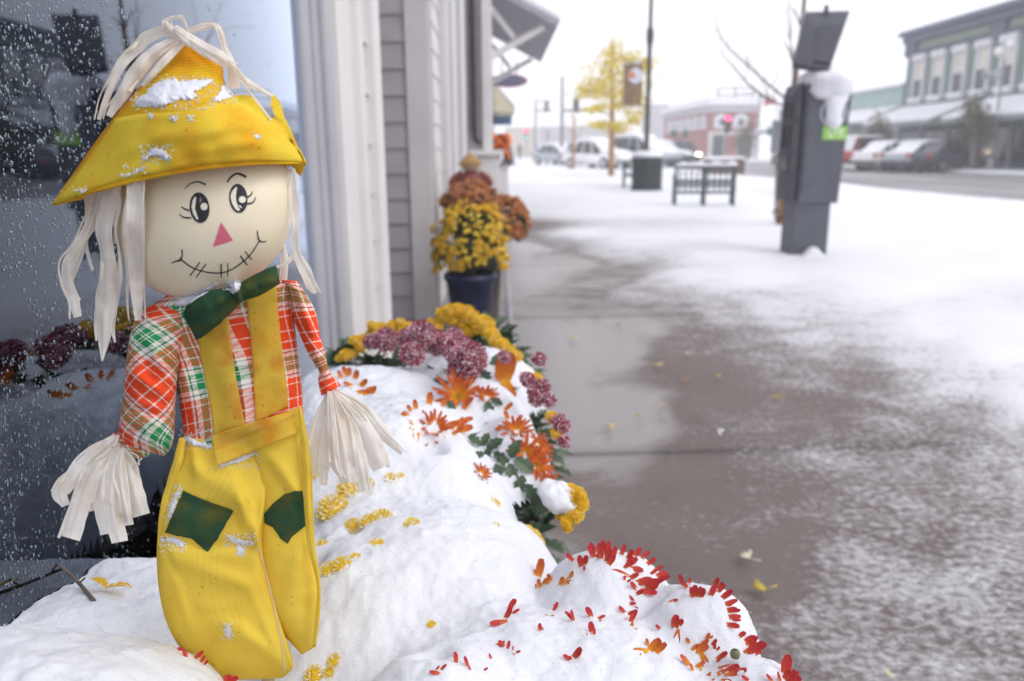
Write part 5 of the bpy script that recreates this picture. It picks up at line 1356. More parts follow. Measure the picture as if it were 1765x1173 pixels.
# yellow buttons melting through beside the legs
for px, py, r_, sk, fc in ((576, 881, 25, -.1, .8), (604, 846, 21, .25, .6), (632, 838, 15, .35, .5), (608, 906, 12, .1, .7), (634, 900, 15, .38, .5), (655, 893, 20, .4, .5), (710, 904, 14, .35, .6), (650, 938, 13, .4, .6), (588, 976, 17, .35, .6), (566, 984, 15, .3, .6), (672, 826, 16, .45, .4),
                          (690, 822, 9, .4, .4), (852, 868, 13, .5, .4), (556, 938, 10, .4, .6), (578, 1140, 13, .3, .6), (545, 1166, 18, .3, .6), (570, 1160, 12, .3, .6), (744, 1078, 9, .2, .4), (612, 962, 11, .45, .5), (548, 820, 9, .3, .6), (855, 905, 9, .55, .3), (930, 877, 9, .3, .5), (948, 888, 12, .3, .5), (962, 904, 10, .3, .5)):
    on_snow(P_yel, 'yellow', px, py, r_ * 1.22, sk + .08, fc)
# orange long-petalled mum
for px, py, r_, sk, fc, yy in ((790, 684, 50, .05, .45, None), (748, 738, 40, .32, .25, None), (838, 684, 26, .25, .5, None), (890, 742, 34, .2, .5, None), (908, 782, 38, .15, .6, .92), (924, 800, 36, .1, .6, .92), (918, 716, 22, .2, .5, None), (940, 838, 32, .1, .6, .86), (930, 770, 30, .2, .6, .92)):
    on_snow(P_org, 'orange', px, py, r_, sk, fc, yy)
loose_petals(P_org, 'petals', ORANGE, [(588, 652, 120, .9), (600, 648, 80, 1), (612, 652, 60, 1.1), (622, 664, 20, 1.2), (628, 676, 10, 1.2), (616, 676, 340, 1.2), (640, 678, 30, .9), (596, 644, 110, .8), (606, 664, 200, .8)], L=22, W=9)
loose_petals(P_org, 'petals', ORANGE, [(704, 716, 160, .8), (706, 726, 180, .8), (717, 704, 120, .9), (740, 696, 95, 1.6), (762, 700, 60, 1.3), (705, 738, 200, .7), (720, 750, 230, .9)], L=22, W=9)
loose_petals(P_org, 'petals', ORANGE, [(868, 650, 85, 2.6), (862, 642, 60, 1.4), (872, 664, 275, 2), (866, 655, 130, 1)], L=26, W=14)
loose_petals(P_org, 'petals', ORANGE, [(780, 748, 20, 1.3), (790, 742, 10, 1.6), (782, 730, 0, 1.6), (796, 726, 15, 1.3), (774, 738, 30, 1.2), (800, 700, 30, 1.4), (870, 706, 40, 1), (872, 736, 200, 1), (876, 722, 120, 1)], L=24, W=8)
lf = MB()
for px, py, ang, L in ((815, 762, 190, 26), (822, 770, 150, 30), (832, 768, 60, 26), (845, 776, 30, 34), (856, 786, 320, 30), (838, 782, 250, 28), (864, 794, 300, 28), (826, 786, 200, 24), (840, 700, 290, 30), (850, 694, 330, 22), (880, 806, 290, 34), (892, 796, 320, 40), (884, 786, 60, 36), (905, 840, 300, 40), (898, 826, 250, 36), (916, 856, 280, 40), (868, 812, 200, 20), (852, 808, 275, 30), (926, 850, 310, 30), (770, 700, 300, 26)):
    p, n, ok = snow_hit(px, py, .92 if px > 870 else None); k = (p - EYE).dot(fwd) / FPX
    d = rgt * math.cos(R(ang)) + upv * math.sin(R(ang)); leaf_shape(lf, p + n * .004 - d * .004, (d + n * .25), (n + (EYE - p).normalized()), L * k * .95)
lf.build('foliage', LEAF, P_org, recalc=False)


# maroon pompons
for px, py, r_, yy in ((664, 588, 25, 1.22), (640, 590, 16, 1.25), (726, 580, 30, 1.2), (700, 584, 18, 1.25), (710, 612, 24, 1.15), (768, 592, 22, 1.2), (790, 604, 30, 1.15), (806, 620, 36, 1.1), (782, 578, 16, 1.25), (800, 634, 30, 1.1), (756, 600, 18, 1.2),
                       (868, 616, 14, 1.2), (928, 620, 15, 1.1), (908, 656, 17, 1.05), (934, 668, 17, 1.05), (944, 690, 16, 1.02), (922, 690, 15, 1.02), (918, 676, 13, 1.02), (964, 732, 20, .98), (972, 762, 13, .96), (750, 578, 14, 1.25), (826, 628, 14, 1.1)):
    p = on_y(px, py, yy); on_s = (p - EYE).dot(fwd) / FPX * r_
    head(P_mar, 'maroon', p, (Vector((_rnd.uniform(-.3, .3) + (.5 if px > 860 else 0), -.55, .8))).normalized(), on_s)
for px, py, r_, yy in ((950, 720, 13, 1.0), (958, 748, 12, .97), (925, 652, 12, 1.06), (984, 850, 18, .88), (996, 866, 21, .88), (990, 884, 19, .87), (998, 852, 14, .88), (976, 905, 14, .87), (966, 886, 14, .88), (975, 900, 12, .86)):
    p = on_y(px, py, yy); head(P_org if py < 800 else P_yel, 'gold', p, Vector((.5, -.5, .55)).normalized(), (p - EYE).dot(fwd) / FPX * r_)
# yellow ones at the back
rr = random.Random(5)
for k in range(34):
    px = rr.uniform(604, 716); t_ = (px - 604) / 112; py = 600 - 42 * math.sin(min(1, t_ * 1.5 + .1) * 1.57) + rr.uniform(-4, 26) * (1 if rr.random() < .5 else .3)
    p = on_y(px, py, 1.34 + rr.uniform(-.04, .05)); head(P_bk1, 'gold', p, Vector((rr.uniform(-.4, .4), -.5, .7)).normalized(), rr.uniform(7, 11) * 1.34 / FPX)
for px, py, r_ in ((610, 586, 10), (618, 594, 9), (596, 612, 13), (640, 560, 9), (690, 556, 10), (676, 562, 11), (706, 562, 10), (584, 618, 8)):
    p = on_y(px, py, 1.30); head(P_bk1, 'gold', p, Vector((0, -.5, .7)).normalized(), r_ * 1.3 / FPX)
for px, py, r_ in ((752, 562, 15), (744, 556, 10), (762, 540, 13), (776, 536, 15), (790, 534, 14), (804, 540, 17), (782, 550, 14), (814, 548, 16), (796, 556, 12), (834, 562, 22), (806, 568, 17), (848, 578, 15), (856, 590, 14), (866, 594, 13), (878, 604, 12), (892, 614, 10), (770, 546, 12), (820, 556, 13), (842, 572, 14), (884, 610, 9)):
    p = on_y(px, py, 1.45 - max(0, (px - 830) * .0025)); head(P_bk2, 'gold', p, Vector((rr.uniform(-.3, .4), -.5, .7)).normalized(), r_ * 1.45 / FPX)
# twig and a leaf lying in the snow by the glass
p0, p1 = on_y(96, 966, .66), on_y(162, 1036, .60)
tw = thing('dry_twig', p1, 'thin brown twig sticking out of the snow by the window', 'twig')
mb = MB(); mb.tube([p0, p0 * .5 + p1 * .5 + Vector((.004, 0, -.003)), p1], [.0012, .0016, .002], 6)
for a_, b_ in ((.3, (-.006, 0, .008)), (.6, (.007, 0, .006))):
    q_ = p0.lerp(p1, a_); mb.tube([q_, q_ + Vector(b_)], .0009, 5)
mb.build('stem', BARK, tw)
pl_, nl_, _k = snow_hit(180, 1020)
yl = MB(); leaf_shape(yl, pl_ + nl_ * .003, Vector((1, .2, .2)), nl_, .022); leaf_shape(yl, pl_ + nl_ * .004, Vector((-.6, .4, .3)), nl_, .02)
prop(yl.build('yellow_leaf', YELLOWB, recalc=False), 'small yellow leaf half buried in snow beside the twig', 'leaf')
# ================================================================== further along the street
def G(px, py, z=0.0): return on_z(px, py, z)
def top_z(px, py, y): return on_y(px, py, y).z

# ---- second flower group in front of the far corner board
def mum_tub(label, c, r, zc, h, kind, n, seed, fs, potd=None, pdx=0.0, extra=400):
    rnd = random.Random(seed)
    t = thing('chrysanthemum_plant', (c.x, c.y, 0), label, 'flowers', 'potted chrysanthemums further along the wall')
    if potd:
        rt, rb, hh, m_ = potd
        mb = MB(); mb.lathe([(rb, 0), (rt * .97, hh * .9), (rt * 1.06, hh * .9), (rt * 1.06, hh), (rt * .94, hh), (rt * .9, hh - .05), (.001, hh - .06)], (c.x + pdx, c.y, 0), 28); mb.build('pot', m_, t, smooth=True)
    mb = MB()
    for k in range(int(420)):
        a = rnd.uniform(0, 6.283); e = math.asin(rnd.uniform(-.35, 1)); q = rnd.uniform(.6, .86)
        d = Vector((math.cos(a) * math.cos(e), math.sin(a) * math.cos(e), math.sin(e)))
        leaf_shape(mb, Vector((c.x, c.y, zc)) + Vector((d.x * r * q, d.y * r * q, d.z * h * q)), (d + Vector((rnd.uniform(-.6, .6), rnd.uniform(-.6, .6), rnd.uniform(-.7, .3)))), Vector((0, 0, 1)), .05)
    mb.build('foliage', LEAF, t, recalc=False)
    mb = MB()
    for k in range(10):
        a = k * .63; mb.tube([(c.x + pdx, c.y, (potd[2] if potd else 0.1) - .08), (c.x + r * .5 * math.cos(a), c.y + r * .5 * math.sin(a), zc + h * .4)], .004, 5)
    mb.build('stem', STEM, t)
    k = 0
    def wob(d): return 1 + .30 * mnoise.noise(d * 2.1 + Vector((seed, 0, 0))) + .06 * mnoise.noise(d * 5 + Vector((0, seed, 0)))
    while k < n:
        a = rnd.uniform(0, 6.283); e = math.asin(rnd.uniform(-.45, 1))
        d = Vector((math.cos(a) * math.cos(e), math.sin(a) * math.cos(e), math.sin(e)))
        if d.y > .45: continue
        p = Vector((c.x + d.x * r * wob(d), c.y + d.y * r, zc + d.z * h * wob(d)))
        head(t, kind, p, (d + Vector((0, -.2, .4))).normalized(), fs * rnd.uniform(.8, 1.2)); k += 1
    # the many smaller heads between them
    mb = MB()
    for k in range(extra):
        a = rnd.uniform(0, 6.283); e = math.asin(rnd.uniform(-.35, 1)); q = rnd.uniform(.93, 1.03)
        d = Vector((math.cos(a) * math.cos(e), math.sin(a) * math.cos(e), math.sin(e))); q *= wob(d)
        p = Vector((c.x + d.x * r * q, c.y + d.y * r * q, zc + d.z * h * q)); s_ = fs * rnd.uniform(.45, .9)
        ax = (d + Vector((0, -.2, .4))).normalized(); u = ax.orthogonal().normalized(); w_ = ax.cross(u)
        vs = [p + ax * s_ * .75]; 
        for i in range(16): vs.append(p + (u * math.cos(i * .3927) + w_ * math.sin(i * .3927)) * s_ * (1.0 if i % 2 else .7) + ax * s_ * (.15 if i % 2 else .35))
        fs_ = [(0, 1 + i, 1 + (i + 1) % 16) for i in range(16)]
        mb.add(vs, fs_, [[(0, .3), (0, .9), (0, .9)]] * 16)
    o = mb.build('flower_heads', {'gold': YELLOWB, 'rust': RUST}[kind], t, recalc=False); o['kind'] = 'stuff'
    return t
NAVY = simple('navy_glazed_pot', (0.022, 0.030, 0.085), 0.35, 0.25, 8)
y_ = 4.35
cN = on_y(812, 560, y_); cN.z = 0
mum_tub('golden chrysanthemum dome in a tall navy pot by the far corner board', cN, .205, top_z(820, 425, y_), .235, 'gold', 98, 21, .020, (.140, .095, top_z(808, 470, y_), NAVY))
c2 = on_y(872, 420, 4.75); mum_tub('rust red chrysanthemum leaning over the walk beside the golden one', Vector((c2.x - .02, 4.75, 0)), .15, top_z(872, 390, 4.75), .17, 'rust', 90, 22, .022, (.10, .07, .40, POTM), pdx=-.10)
c3 = on_y(812, 345, 4.95); mum_tub('snow dusted bronze chrysanthemum at the top of the pot group', Vector((c3.x, 4.95, 0)), .18, top_z(815, 352, 4.95), .13, 'rust', 95, 23, .022, (.12, .09, .55, POTM))
# small blurred scarecrow on a stick behind them
bs = on_y(812, 330, 5.15)
s2 = thing('scarecrow', (bs.x, bs.y, bs.z - .55), 'small distant scarecrow doll with tan hat above the bronze flowers', 'scarecrow')
Z = lambda py: top_z(812, py, 5.15)
mb = MB(); mb.lathe([(.09, Z(322)), (.085, Z(312)), (.065, Z(300)), (.035, Z(294))], (bs.x, bs.y, 0), 18, cap=True); mb.build('body', simple('plaid_far', (.20, .06, .06), .8, .5, 40), s2, smooth=True)
mb = MB(); mb.lathe([(.02, Z(297)), (.055, Z(291)), (.062, Z(284)), (.05, Z(276)), (.02, Z(272))], (bs.x, bs.y, 0), 18, cap=True); mb.build('head', simple('burlap_head', (.55, .42, .26), .8, .2, 30), s2, smooth=True)
mb = MB(); mb.lathe([(.085, Z(283)), (.07, Z(279)), (.052, Z(274)), (.035, Z(268)), (.008, Z(264))], (bs.x, bs.y, 0), 18, cap=True); mb.build('hat', simple('tan_hat', (.36, .22, .09), .8, .25, 30), s2, smooth=True)
for s in (-1, 1):
    mb = MB(); mb.tube([(bs.x + s * .05, bs.y, Z(299)), (bs.x + s * .11, bs.y, Z(308)), (bs.x + s * .13, bs.y - .02, Z(318))], [.028, .026, .018], 8); mb.build('arm', simple('sleeve_far', (.24, .07, .06), .8, .4, 40), s2, smooth=True)
mb = MB(); mb.tube([(bs.x, bs.y, bs.z - .55), (bs.x, bs.y, Z(318))], .012); mb.build('stake', BARK, s2)
# snow cap on a post by the downspout
# white planter box with evergreen and an orange bow
pb = on_y(861, 340, 11.2); zt = top_z(861, 288, 11.2)
t = thing('planter_box', (pb.x, 11.2, 0), 'white square planter box with an evergreen near the canopy', 'planter')
mb = MB(); mb.box((pb.x, 11.2, zt / 2), (.26, .26, zt)); mb.box((pb.x, 11.2, zt + .02), (.31, .31, .04)); mb.build('box', TRIMW, t, bevel=.01)
mb = MB(); rnd = random.Random(9)
for k in range(500):
    a = rnd.uniform(0, 6.283); hh = rnd.random(); q = .19 * (1 - hh) ** .6 * rnd.uniform(.5, 1)
    p = Vector((pb.x + q * math.cos(a), 11.2 + q * math.sin(a), zt + .02 + hh * .42)); leaf_shape(mb, p, Vector((math.cos(a), math.sin(a), .3)), Vector((0, 0, 1)), .08)
mb.build('foliage', simple('evergreen', (.03, .06, .045), .7, .4, 12, c2=(.10, .14, .12)), t, recalc=False)
bw = on_y(860, 250, 11.1)
t = thing('bow', bw, 'bright orange ribbon bow above the evergreen planter', 'bow')
OR = simple('orange_ribbon', (.75, .16, .02), .6, .15, 20)
mb = MB()
for s in (-1, 1):
    pts = [bw + Vector((s * .13 * math.sin(q), -.05 * math.sin(q * .5), .07 * math.sin(2 * q) + .05)) for q in np.linspace(0, math.pi, 12)]
    mb.tube(pts, [.02, .035, .045, .05, .05, .045, .04, .035, .03, .03, .025, .02], 8)
    mb.tube([bw + Vector((0, 0, .04)), bw + Vector((s * .06 + .03, -.03, -.08)), bw + Vector((s * .07 + .07, -.03, -.2))], [.02, .04, .03], 8)
mb.build('loops', OR, t, smooth=True)
mb = MB(); mb.lathe([(.001, -.04), (.04, -.02), (.045, .02), (.001, .05)], bw + Vector((0, -.03, .04)), 12); mb.build('knot', OR, t, smooth=True)

# ---- parking pay station with solar panel
def pay_station():
    b = G(1400, 445); y = b.y
    t = thing('pay_station', b, 'dark grey parking pay station with a tilted solar panel and a snow cap', 'pay station')
    X = lambda px: on_y(px, 300, y).x
    Zp = lambda px, py: top_z(px, py, y)
    GRY = simple('grey_powder_coat', (.090, .095, .118), .5, .12, 6, .08, 200)
    GRD = simple('dark_powder_coat', (.045, .048, .066), .5, .15, 6)
    zc0, zc1 = Zp(1405, 350), Zp(1410, 138)
    x0, x1 = X(1372), X(1437)
    mb = MB(); mb.box(((x0 + x1) / 2, y + .14, zc0 / 2 - .02), (x1 - x0, .28, zc0 + .1)); mb.build('pedestal', GRY, t, bevel=.012)
    # cabinet: body plus rounded head and a side panel turned to the left
    cx0, cx1 = X(1377), X(1449)
    pr = [(cx0, zc0), (cx1 - .01, zc0), (cx1 + .035, zc1 - .12), (cx1 + .01, zc1 - .02), (cx1 - .08, zc1 + .035), (cx0 + .10, zc1 + .035), (cx0 + .02, zc1 - .02), (cx0, zc1 - .1)]
    mb = MB(); mb.prism(pr, 'y', y - .02, y + .34); cab = mb.build('cabinet', GRY, t, bevel=.012)
    sx0 = X(1361)
    mb = MB(); mb.prism([(sx0, zc0 + .02), (cx0 - .003, zc0), (cx0 - .003, zc1 - .02), (sx0 + .03, zc1 - .03), (sx0, zc1 - .12)], 'y', y + .01, y + .32); sp = mb.build('side_panel', GRD, t, bevel=.01)
    for za, zb in ((176, 200), (215, 255), (264, 292)):
        mb = MB(); mb.box((sx0 + .03, y + .012, (Zp(1365, za) + Zp(1365, zb)) / 2), (.055, .02, Zp(1365, za) - Zp(1365, zb))); mb.box((sx0 + .002, y + .16, (Zp(1365, za) + Zp(1365, zb)) / 2), (.02, .2, Zp(1365, za) - Zp(1365, zb))); mb.build('display', GLASS, sp)
    mb = MB(); mb.box((cx0 + .025, y - .024, (zc0 + zc1) / 2), (.012, .008, (zc1 - zc0) * .82)); mb.build('door_seam', GRD, cab)
    # stickers
    zs = Zp(1432, 229)
    mb = MB(); mb.box((X(1431), y - .0225, zs), (X(1451) - X(1410), .005, Zp(1432, 218) - Zp(1432, 241))); st = mb.build('label', simple('green_label', (.30, .58, .10), .5, .1, 20), cab)
    mb = MB(); mb.box((X(1421), y - .026, zs), (.012, .003, .07)); mb.box((X(1425), y - .026, zs - .028), (.045, .003, .014)); mb.box((X(1431), y - .026, zs + .006), (.03, .003, .02)); mb.box((X(1441), y - .026, zs + .012), (.03, .003, .035)); mb.box((X(1441), y - .026, zs - .03), (.06, .003, .008)); mb.build('lettering', simple('pale_print', (.75, .8, .68), .5), st)
    zc = Zp(1428, 194)
    ring = lambda r, yy, xx, m_, nm, pa: MB().prism([(xx + r * math.cos(q * .2618), zc + r * 1.05 * math.sin(q * .2618)) for q in range(24)], 'y', yy - .003, yy).build(nm, m_, pa)
    em = ring(.118, y - .0215, X(1426), simple('emblem_white', (.72, .74, .78), .5), 'emblem', cab)
    ring(.106, y - .0255, X(1426), simple('emblem_blue', (.06, .09, .22), .5), 'disc', em); ring(.08, y - .0295, X(1426), simple('emblem_black', (.02, .02, .03), .5), 'disc', em)
    # snow on top, sliding down over the emblem
    blob('snow_cap', [((X(1417), y + .10, Zp(1416, 137)), (.235, .26, .115)), ((X(1420), y + .0, Zp(1422, 152)), (.20, .11, .10)), ((X(1418), y + .12, Zp(1418, 128)), (.07, .08, .12))], t, 1)
    blob('snow_slide', [((X(1426), y - .03, Zp(1426, 185)), (.082, .055, .17)), ((X(1428), y - .03, Zp(1428, 170)), (.11, .05, .08)), ((X(1428), y - .03, Zp(1428, 208)), (.066, .05, .09))], t, 4)
    mb = MB()
    base = [(X(1385), .0), (X(1392), .05), (X(1402), .11), (X(1410), .125), (X(1420), .07), (X(1436), .0)]
    mb.prism(base, 'y', y - .12, y - .005); mb.build('snow_drift', SNOWF, t, bevel=.03)
    # mast and solar panel, tilted
    mb = MB(); mb.tube([(X(1404), y + .16, zc1), (X(1404), y + .2, Zp(1404, 95))], .05, 12); mb.build('mast', GRD, t)
    A_, B_, C_, D_ = on_y(1367, 108, y - .02), on_y(1430, 118, y - .12), on_y(1465, 18, y + .30), on_y(1388, 20, y + .42)
    nn = (D_ - A_).cross(B_ - A_).normalized() * .06
    mb = MB(); P_ = [A_, B_, C_, D_]; Q_ = [p + nn for p in P_]
    mb.add(P_ + Q_, [(0, 1, 2, 3), (7, 6, 5, 4), (0, 4, 5, 1), (1, 5, 6, 2), (2, 6, 7, 3), (3, 7, 4, 0)]); pan = mb.build('solar_panel', simple('solar_frame', (.075, .08, .10), .45, .1, 5), t)
    s_ = 1 if nn.y > 0 else -1
    mid = lambda a, b, k: a.lerp(b, k)
    off = -nn.normalized() * .02
    mb = MB(); E = [mid(mid(A_, B_, .42), mid(D_, C_, .36), .06) + off, mid(A_, B_, .97) .lerp(mid(D_, C_, .95), .06) + off, mid(A_, B_, .97).lerp(mid(D_, C_, .95), .72) + off, mid(A_, B_, .42).lerp(mid(D_, C_, .36), .72) + off]
    mb.add(E + [p - off * 1.2 for p in E], [(0, 1, 2, 3), (0, 4, 5, 1), (1, 5, 6, 2), (2, 6, 7, 3), (3, 7, 4, 0)]); mb.build('housing', GRD, pan)
    wp = [on_y(1388, 24, y + .30), on_y(1400, 40, y + .22), on_y(1402, 116, y - .17), on_y(1366, 107, y - .12)]
    mb = MB(); mb.add(wp + [p - off * .8 for p in wp], [(0, 1, 2, 3), (7, 6, 5, 4), (0, 4, 5, 1), (1, 5, 6, 2), (2, 6, 7, 3), (3, 7, 4, 0)]); mb.build('side_wing', simple('wing_dark', (.03, .033, .05), .5), pan)
    mb = MB(); tp = on_y(1424, 19, y + .34); mb.tube([tp - Vector((0, 0, .03)), tp + Vector((0, 0, .05))], .02, 10); mb.build('knob', GRD, pan)
    Q2 = [p + nn * 1.02 for p in P_]; up2 = Vector((0, 0, .05))
    mb = MB(); mb.add(Q2 + [p + up2 for p in Q2], [(0, 1, 2, 3), (7, 6, 5, 4), (0, 4, 5, 1), (1, 5, 6, 2), (2, 6, 7, 3), (3, 7, 4, 0)]); mb.build('snow_layer', SNOWF, pan)
    mb = MB()
    mb.tube([(X(1445), y + .5, .01), (X(1452), y + .48, .05), (X(1458), y + .46, .06)], .008, 5)
    tw_ = thing('twig', (X(1445), y + .5, 0), 'thin bare twig lying in the snow at the foot of the pay station', 'twig'); mb.build('stem', BARK, tw_)
pay_station()

# ---- trees
def branch_tree(name, label, base, segs, bark, crown=None, twigs=0, seed=1, group=None):
    """segs: list of (points, radii); crown: (material, list of centres with spread, count, leaf size)"""
    t = thing(name, base, label, 'tree', group); rnd = random.Random(seed)
    mb = MB(); mb.tube(*segs[0], n=10); tr = mb.build('trunk', bark, t, smooth=True)
    if len(segs) > 1:
        for s in segs[1:]:
            mb = MB(); mb.tube(*s, n=7)
            pts = s[0]
            for k in range(twigs):
                i = rnd.randrange(1, len(pts)); p = Vector(pts[i]); L = rnd.uniform(.25, .7)
                d = Vector((rnd.uniform(-1, 1), rnd.uniform(-.8, .8), rnd.uniform(.1, 1))).normalized()
                mb.tube([p, p + d * L * .5 + Vector((0, 0, .05)), p + d * L], [s[1][i] * .5, s[1][i] * .35, .003], 5)
            mb.build('branch', bark, t, smooth=True)
    if crown:
        m_, cl, n, ls = crown; mb = MB()
        for k in range(n):
            c, sp = cl[rnd.randrange(len(cl))]
            p = Vector(c) + Vector((rnd.gauss(0, sp[0]), rnd.gauss(0, sp[1]), rnd.gauss(0, sp[2])))
            d = Vector((rnd.uniform(-1, 1), rnd.uniform(-1, 1), rnd.uniform(-.6, .6))).normalized(); u = d.orthogonal().normalized()
            s = ls * rnd.uniform(.6, 1.3); e = d.cross(u) * s * .45
            mb.add([p - d * s, p + e, p + d * s, p - e + u * s * .2], [(0, 1, 2, 3)])
        mb.build('crown', m_, t, recalc=False)
    return t
YL = simple('yellow_foliage', (.66, .50, .03), .7, .25, 1.5, c2=(.82, .68, .06), transl=.35)
GY = simple('olive_foliage', (.10, .10, .05), .8, .4, 1.5, c2=(.17, .16, .09))
# the bare young tree behind the pay station
b = G(1355, 391); y = b.y
P = lambda px, py, dy=0.0: on_y(px, py, y + dy)
branch_tree('bare_tree', 'bare young tree with brown wrapped trunk behind the pay station', b,
    [([P(1352, 393), P(1354, 340), P(1358, 280), P(1364, 200)], [.075, .055, .05, .045]),
     ([P(1364, 205), P(1372, 120), P(1382, 50), P(1390, -40)], [.045, .038, .03, .02]),
     ([P(1368, 180), P(1330, 150, .1), P(1295, 118, .2), P(1255, 82, .2), P(1238, 55, .2), P(1228, 20, .2)], [.018, .015, .013, .010, .007, .003]),
     ([P(1362, 186), P(1325, 172, -.1), P(1285, 140, -.2), P(1262, 112, -.2), P(1242, 90, -.2), P(1240, 55, -.2)], [.016, .014, .012, .009, .006, .003]),
     ([P(1372, 110), P(1362, 70, .1), P(1358, 20, .1), P(1365, -40, .1)], [.012, .009, .007, .004]),
     ([P(1366, 180), P(1420, 150, .3), P(1470, 130, .4), P(1500, 110, .4)], [.007, .005, .003, .002])], BARK, twigs=6, seed=4)
# brown shrivelled leaf wrap on its lower trunk
t = thing('dried_vine', b, 'orange brown dried leaves hanging round the lower trunk of the bare tree', 'vine')
mb = MB(); rnd = random.Random(2)
for k in range(420):
    v_ = rnd.random() ** .8; p = P(1347 + 12 * v_ + rnd.gauss(0, 4.5 - 2 * v_), 390 - 190 * v_, rnd.uniform(-.07, .07))
    leaf_shape(mb, p, Vector((rnd.uniform(-.6, .6), rnd.uniform(-.6, .6), -1)), Vector((rnd.uniform(-1, 1), -1, 0)), .10)
mb.build('leaves', simple('dry_leaf', (.34, .15, .05), .8, .4, 6, c2=(.45, .26, .12)), t, recalc=False)
# yellow ginkgo-like tree
b = G(1055, 303); y = b.y; P = lambda px, py, dy=0.0: on_y(px, py, y + dy)
cl = []
for px, py, sx, sz in ((1052, 110, 20, 12), (1040, 130, 22, 10), (1070, 140, 22, 12), (1030, 150, 18, 7), (1085, 165, 20, 10), (1060, 165, 24, 10), (1015, 158, 12, 5), (1095, 150, 14, 12), (1057, 90, 9, 10), (1083, 100, 12, 5), (1025, 188, 10, 3), (1075, 180, 16, 6), (1110, 115, 6, 6), (1062, 220, 8, 6), (1095, 205, 8, 8), (1035, 215, 10, 3)):
    cl.append((P(px, py), (sx * y / FPX, .8, sz * y / FPX)))
branch_tree('yellow_tree', 'slim young tree with thin yellow leaves beside the lamp post', b,
    [([P(1053, 305), P(1054, 250), P(1055, 200), P(1055, 120), P(1053, 60)], [.13, .12, .10, .06, .015])] +
    [([P(1055, py), P(px, py - 16, dy)], [.035, .008]) for px, py, dy in ((1100, 150, .3), (1010, 165, -.3), (1085, 105, .2), (1030, 120, .4), (1095, 185, -.5), (1020, 200, .2), (1118, 130, .2))], BARKO, (YL, cl, 3000, .085), 1, 6)
# further street trees
for px, by, h, lab in ((988, 291, 105, 'thin bare street tree with a wrapped trunk behind the parked cars'), (943, 283, 60, 'small bare sapling on the far walk by the mailbox')):
    b = G(px, by); y = b.y; P = lambda px_, py, dy=0.0: on_y(px_, py, y + dy)
    branch_tree('bare_tree', lab, b, [([P(px, by), P(px + 1, by - h * .5), P(px + 1, by - h)], [.10, .08, .02])] + [([P(px + 1, by - h * k), P(px + dx, by - h * k - 22, .3)], [.04, .008]) for k, dx in ((.45, 14), (.55, -14), (.7, 10), (.8, -9))], BARKO if h > 80 else BARK, twigs=3, seed=px)
# trees in front of the green building
for px, by, ty, wd, lab in ((1515, 262, 190, 14, 'low olive evergreen beside the parked red car'), (1680, 290, 160, 15, 'snowy street tree with olive leaves in front of the white awning')):
    b = G(px, by + 2); y = b.y if by > 280 else 44.0; nl = 1300 if by < 280 else 1100
    if by < 280: b = on_y(px, by, y); b.z = 0
    P = lambda px_, py, dy=0.0: on_y(px_, py, y + dy)
    k_ = y / FPX
    cl = [(P(px + dx * wd, ty + 20 + dz), (wd * .5 * k_, .4, 12 * k_)) for dx, dz in ((-.6, 36), (.5, 32), (0, 8), (.9, 48), (-1.0, 50), (0, 26))]
    branch_tree('street_tree', lab, b, [([P(px - 4, by), P(px - 2, (by + ty) / 2), P(px, ty)], [.15 if by > 280 else .12, .12, .04]), ([P(px - 2, (by + ty) / 2 + 10), P(px + wd, ty + 45, .2)], [.05, .02])], simple('pale_bark', (.30, .25, .22), .9, .3, 10), (GY, cl, nl, .11), 0, px)

# ---- street furniture
def lamp_post():
    b = G(1112, 322); y = b.y
    t = thing('street_lamp', b, 'tall black lamp post with a brown banner behind the litter bin', 'street lamp')
    k = y / FPX; x = b.x
    mb = MB(); zt = top_z(1112, -60, y)
    mb.lathe([(.16, 0), (.16, .12), (.11, .2), (.09, .9), (.11, .95), (.075, 1.0), (.065, 2.2), (.062, top_z(1112, 80, y)), (.10, top_z(1112, 68, y)), (.10, top_z(1112, 52, y)), (.055, top_z(1112, 46, y)), (.05, zt)], (x, y, 0), 16); mb.build('pole', BLACKM, t, smooth=True)
    for py in (106, 182):
        mb = MB(); mb.tube([(x, y, top_z(1112, py, y)), (x - 44 * k, y, top_z(1112, py, y))], .014, 8); mb.build('bracket', BLACKM, t)
    zb, za = top_z(1090, 180, y), top_z(1090, 109, y)
    mb = MB(); xl, xr = x - 42 * k, x - 10 * k
    n = 10; vs = []
    for i in range(n + 1):
        for j in (0, 1): vs.append((xl + (xr - xl) * i / n, y + .02 * math.sin(i * .9), za if j else zb))
    mb.add(vs, [(2 * i, 2 * i + 2, 2 * i + 3, 2 * i + 1) for i in range(n)]); o = mb.build('banner', simple('brown_banner', (.20, .13, .10), .8, .2, 5, c2=(.30, .19, .08)), t); o.modifiers.new('cloth', 'SOLIDIFY').thickness = .004
    mb = MB(); cx, cz = xl + (xr - xl) * .62, za - (za - zb) * .30
    mb.prism([(cx + .2 * math.cos(a * .2618), cz + .2 * math.sin(a * .2618)) for a in range(24)], 'y', y - .035, y - .03); e = mb.build('emblem', simple('pale_emblem', (.6, .6, .66), .6), o)
    mb = MB(); mb.prism([(cx - .1 + .09 * math.cos(a * .4), cz + .02 + .09 * math.sin(a * .4)) for a in range(15)], 'y', y - .042, y - .037); mb.build('spot', simple('orange_spot', (.6, .15, .05), .6), e)
    mb = MB(); mb.lathe([(.05, zt), (.16, zt + .1), (.2, zt + .45), (.12, zt + .7), (.02, zt + .8)], (x, y, 0), 16); mb.build('lantern', simple('lamp_globe', (.75, .75, .72), .4), t, smooth=True)
lamp_post()
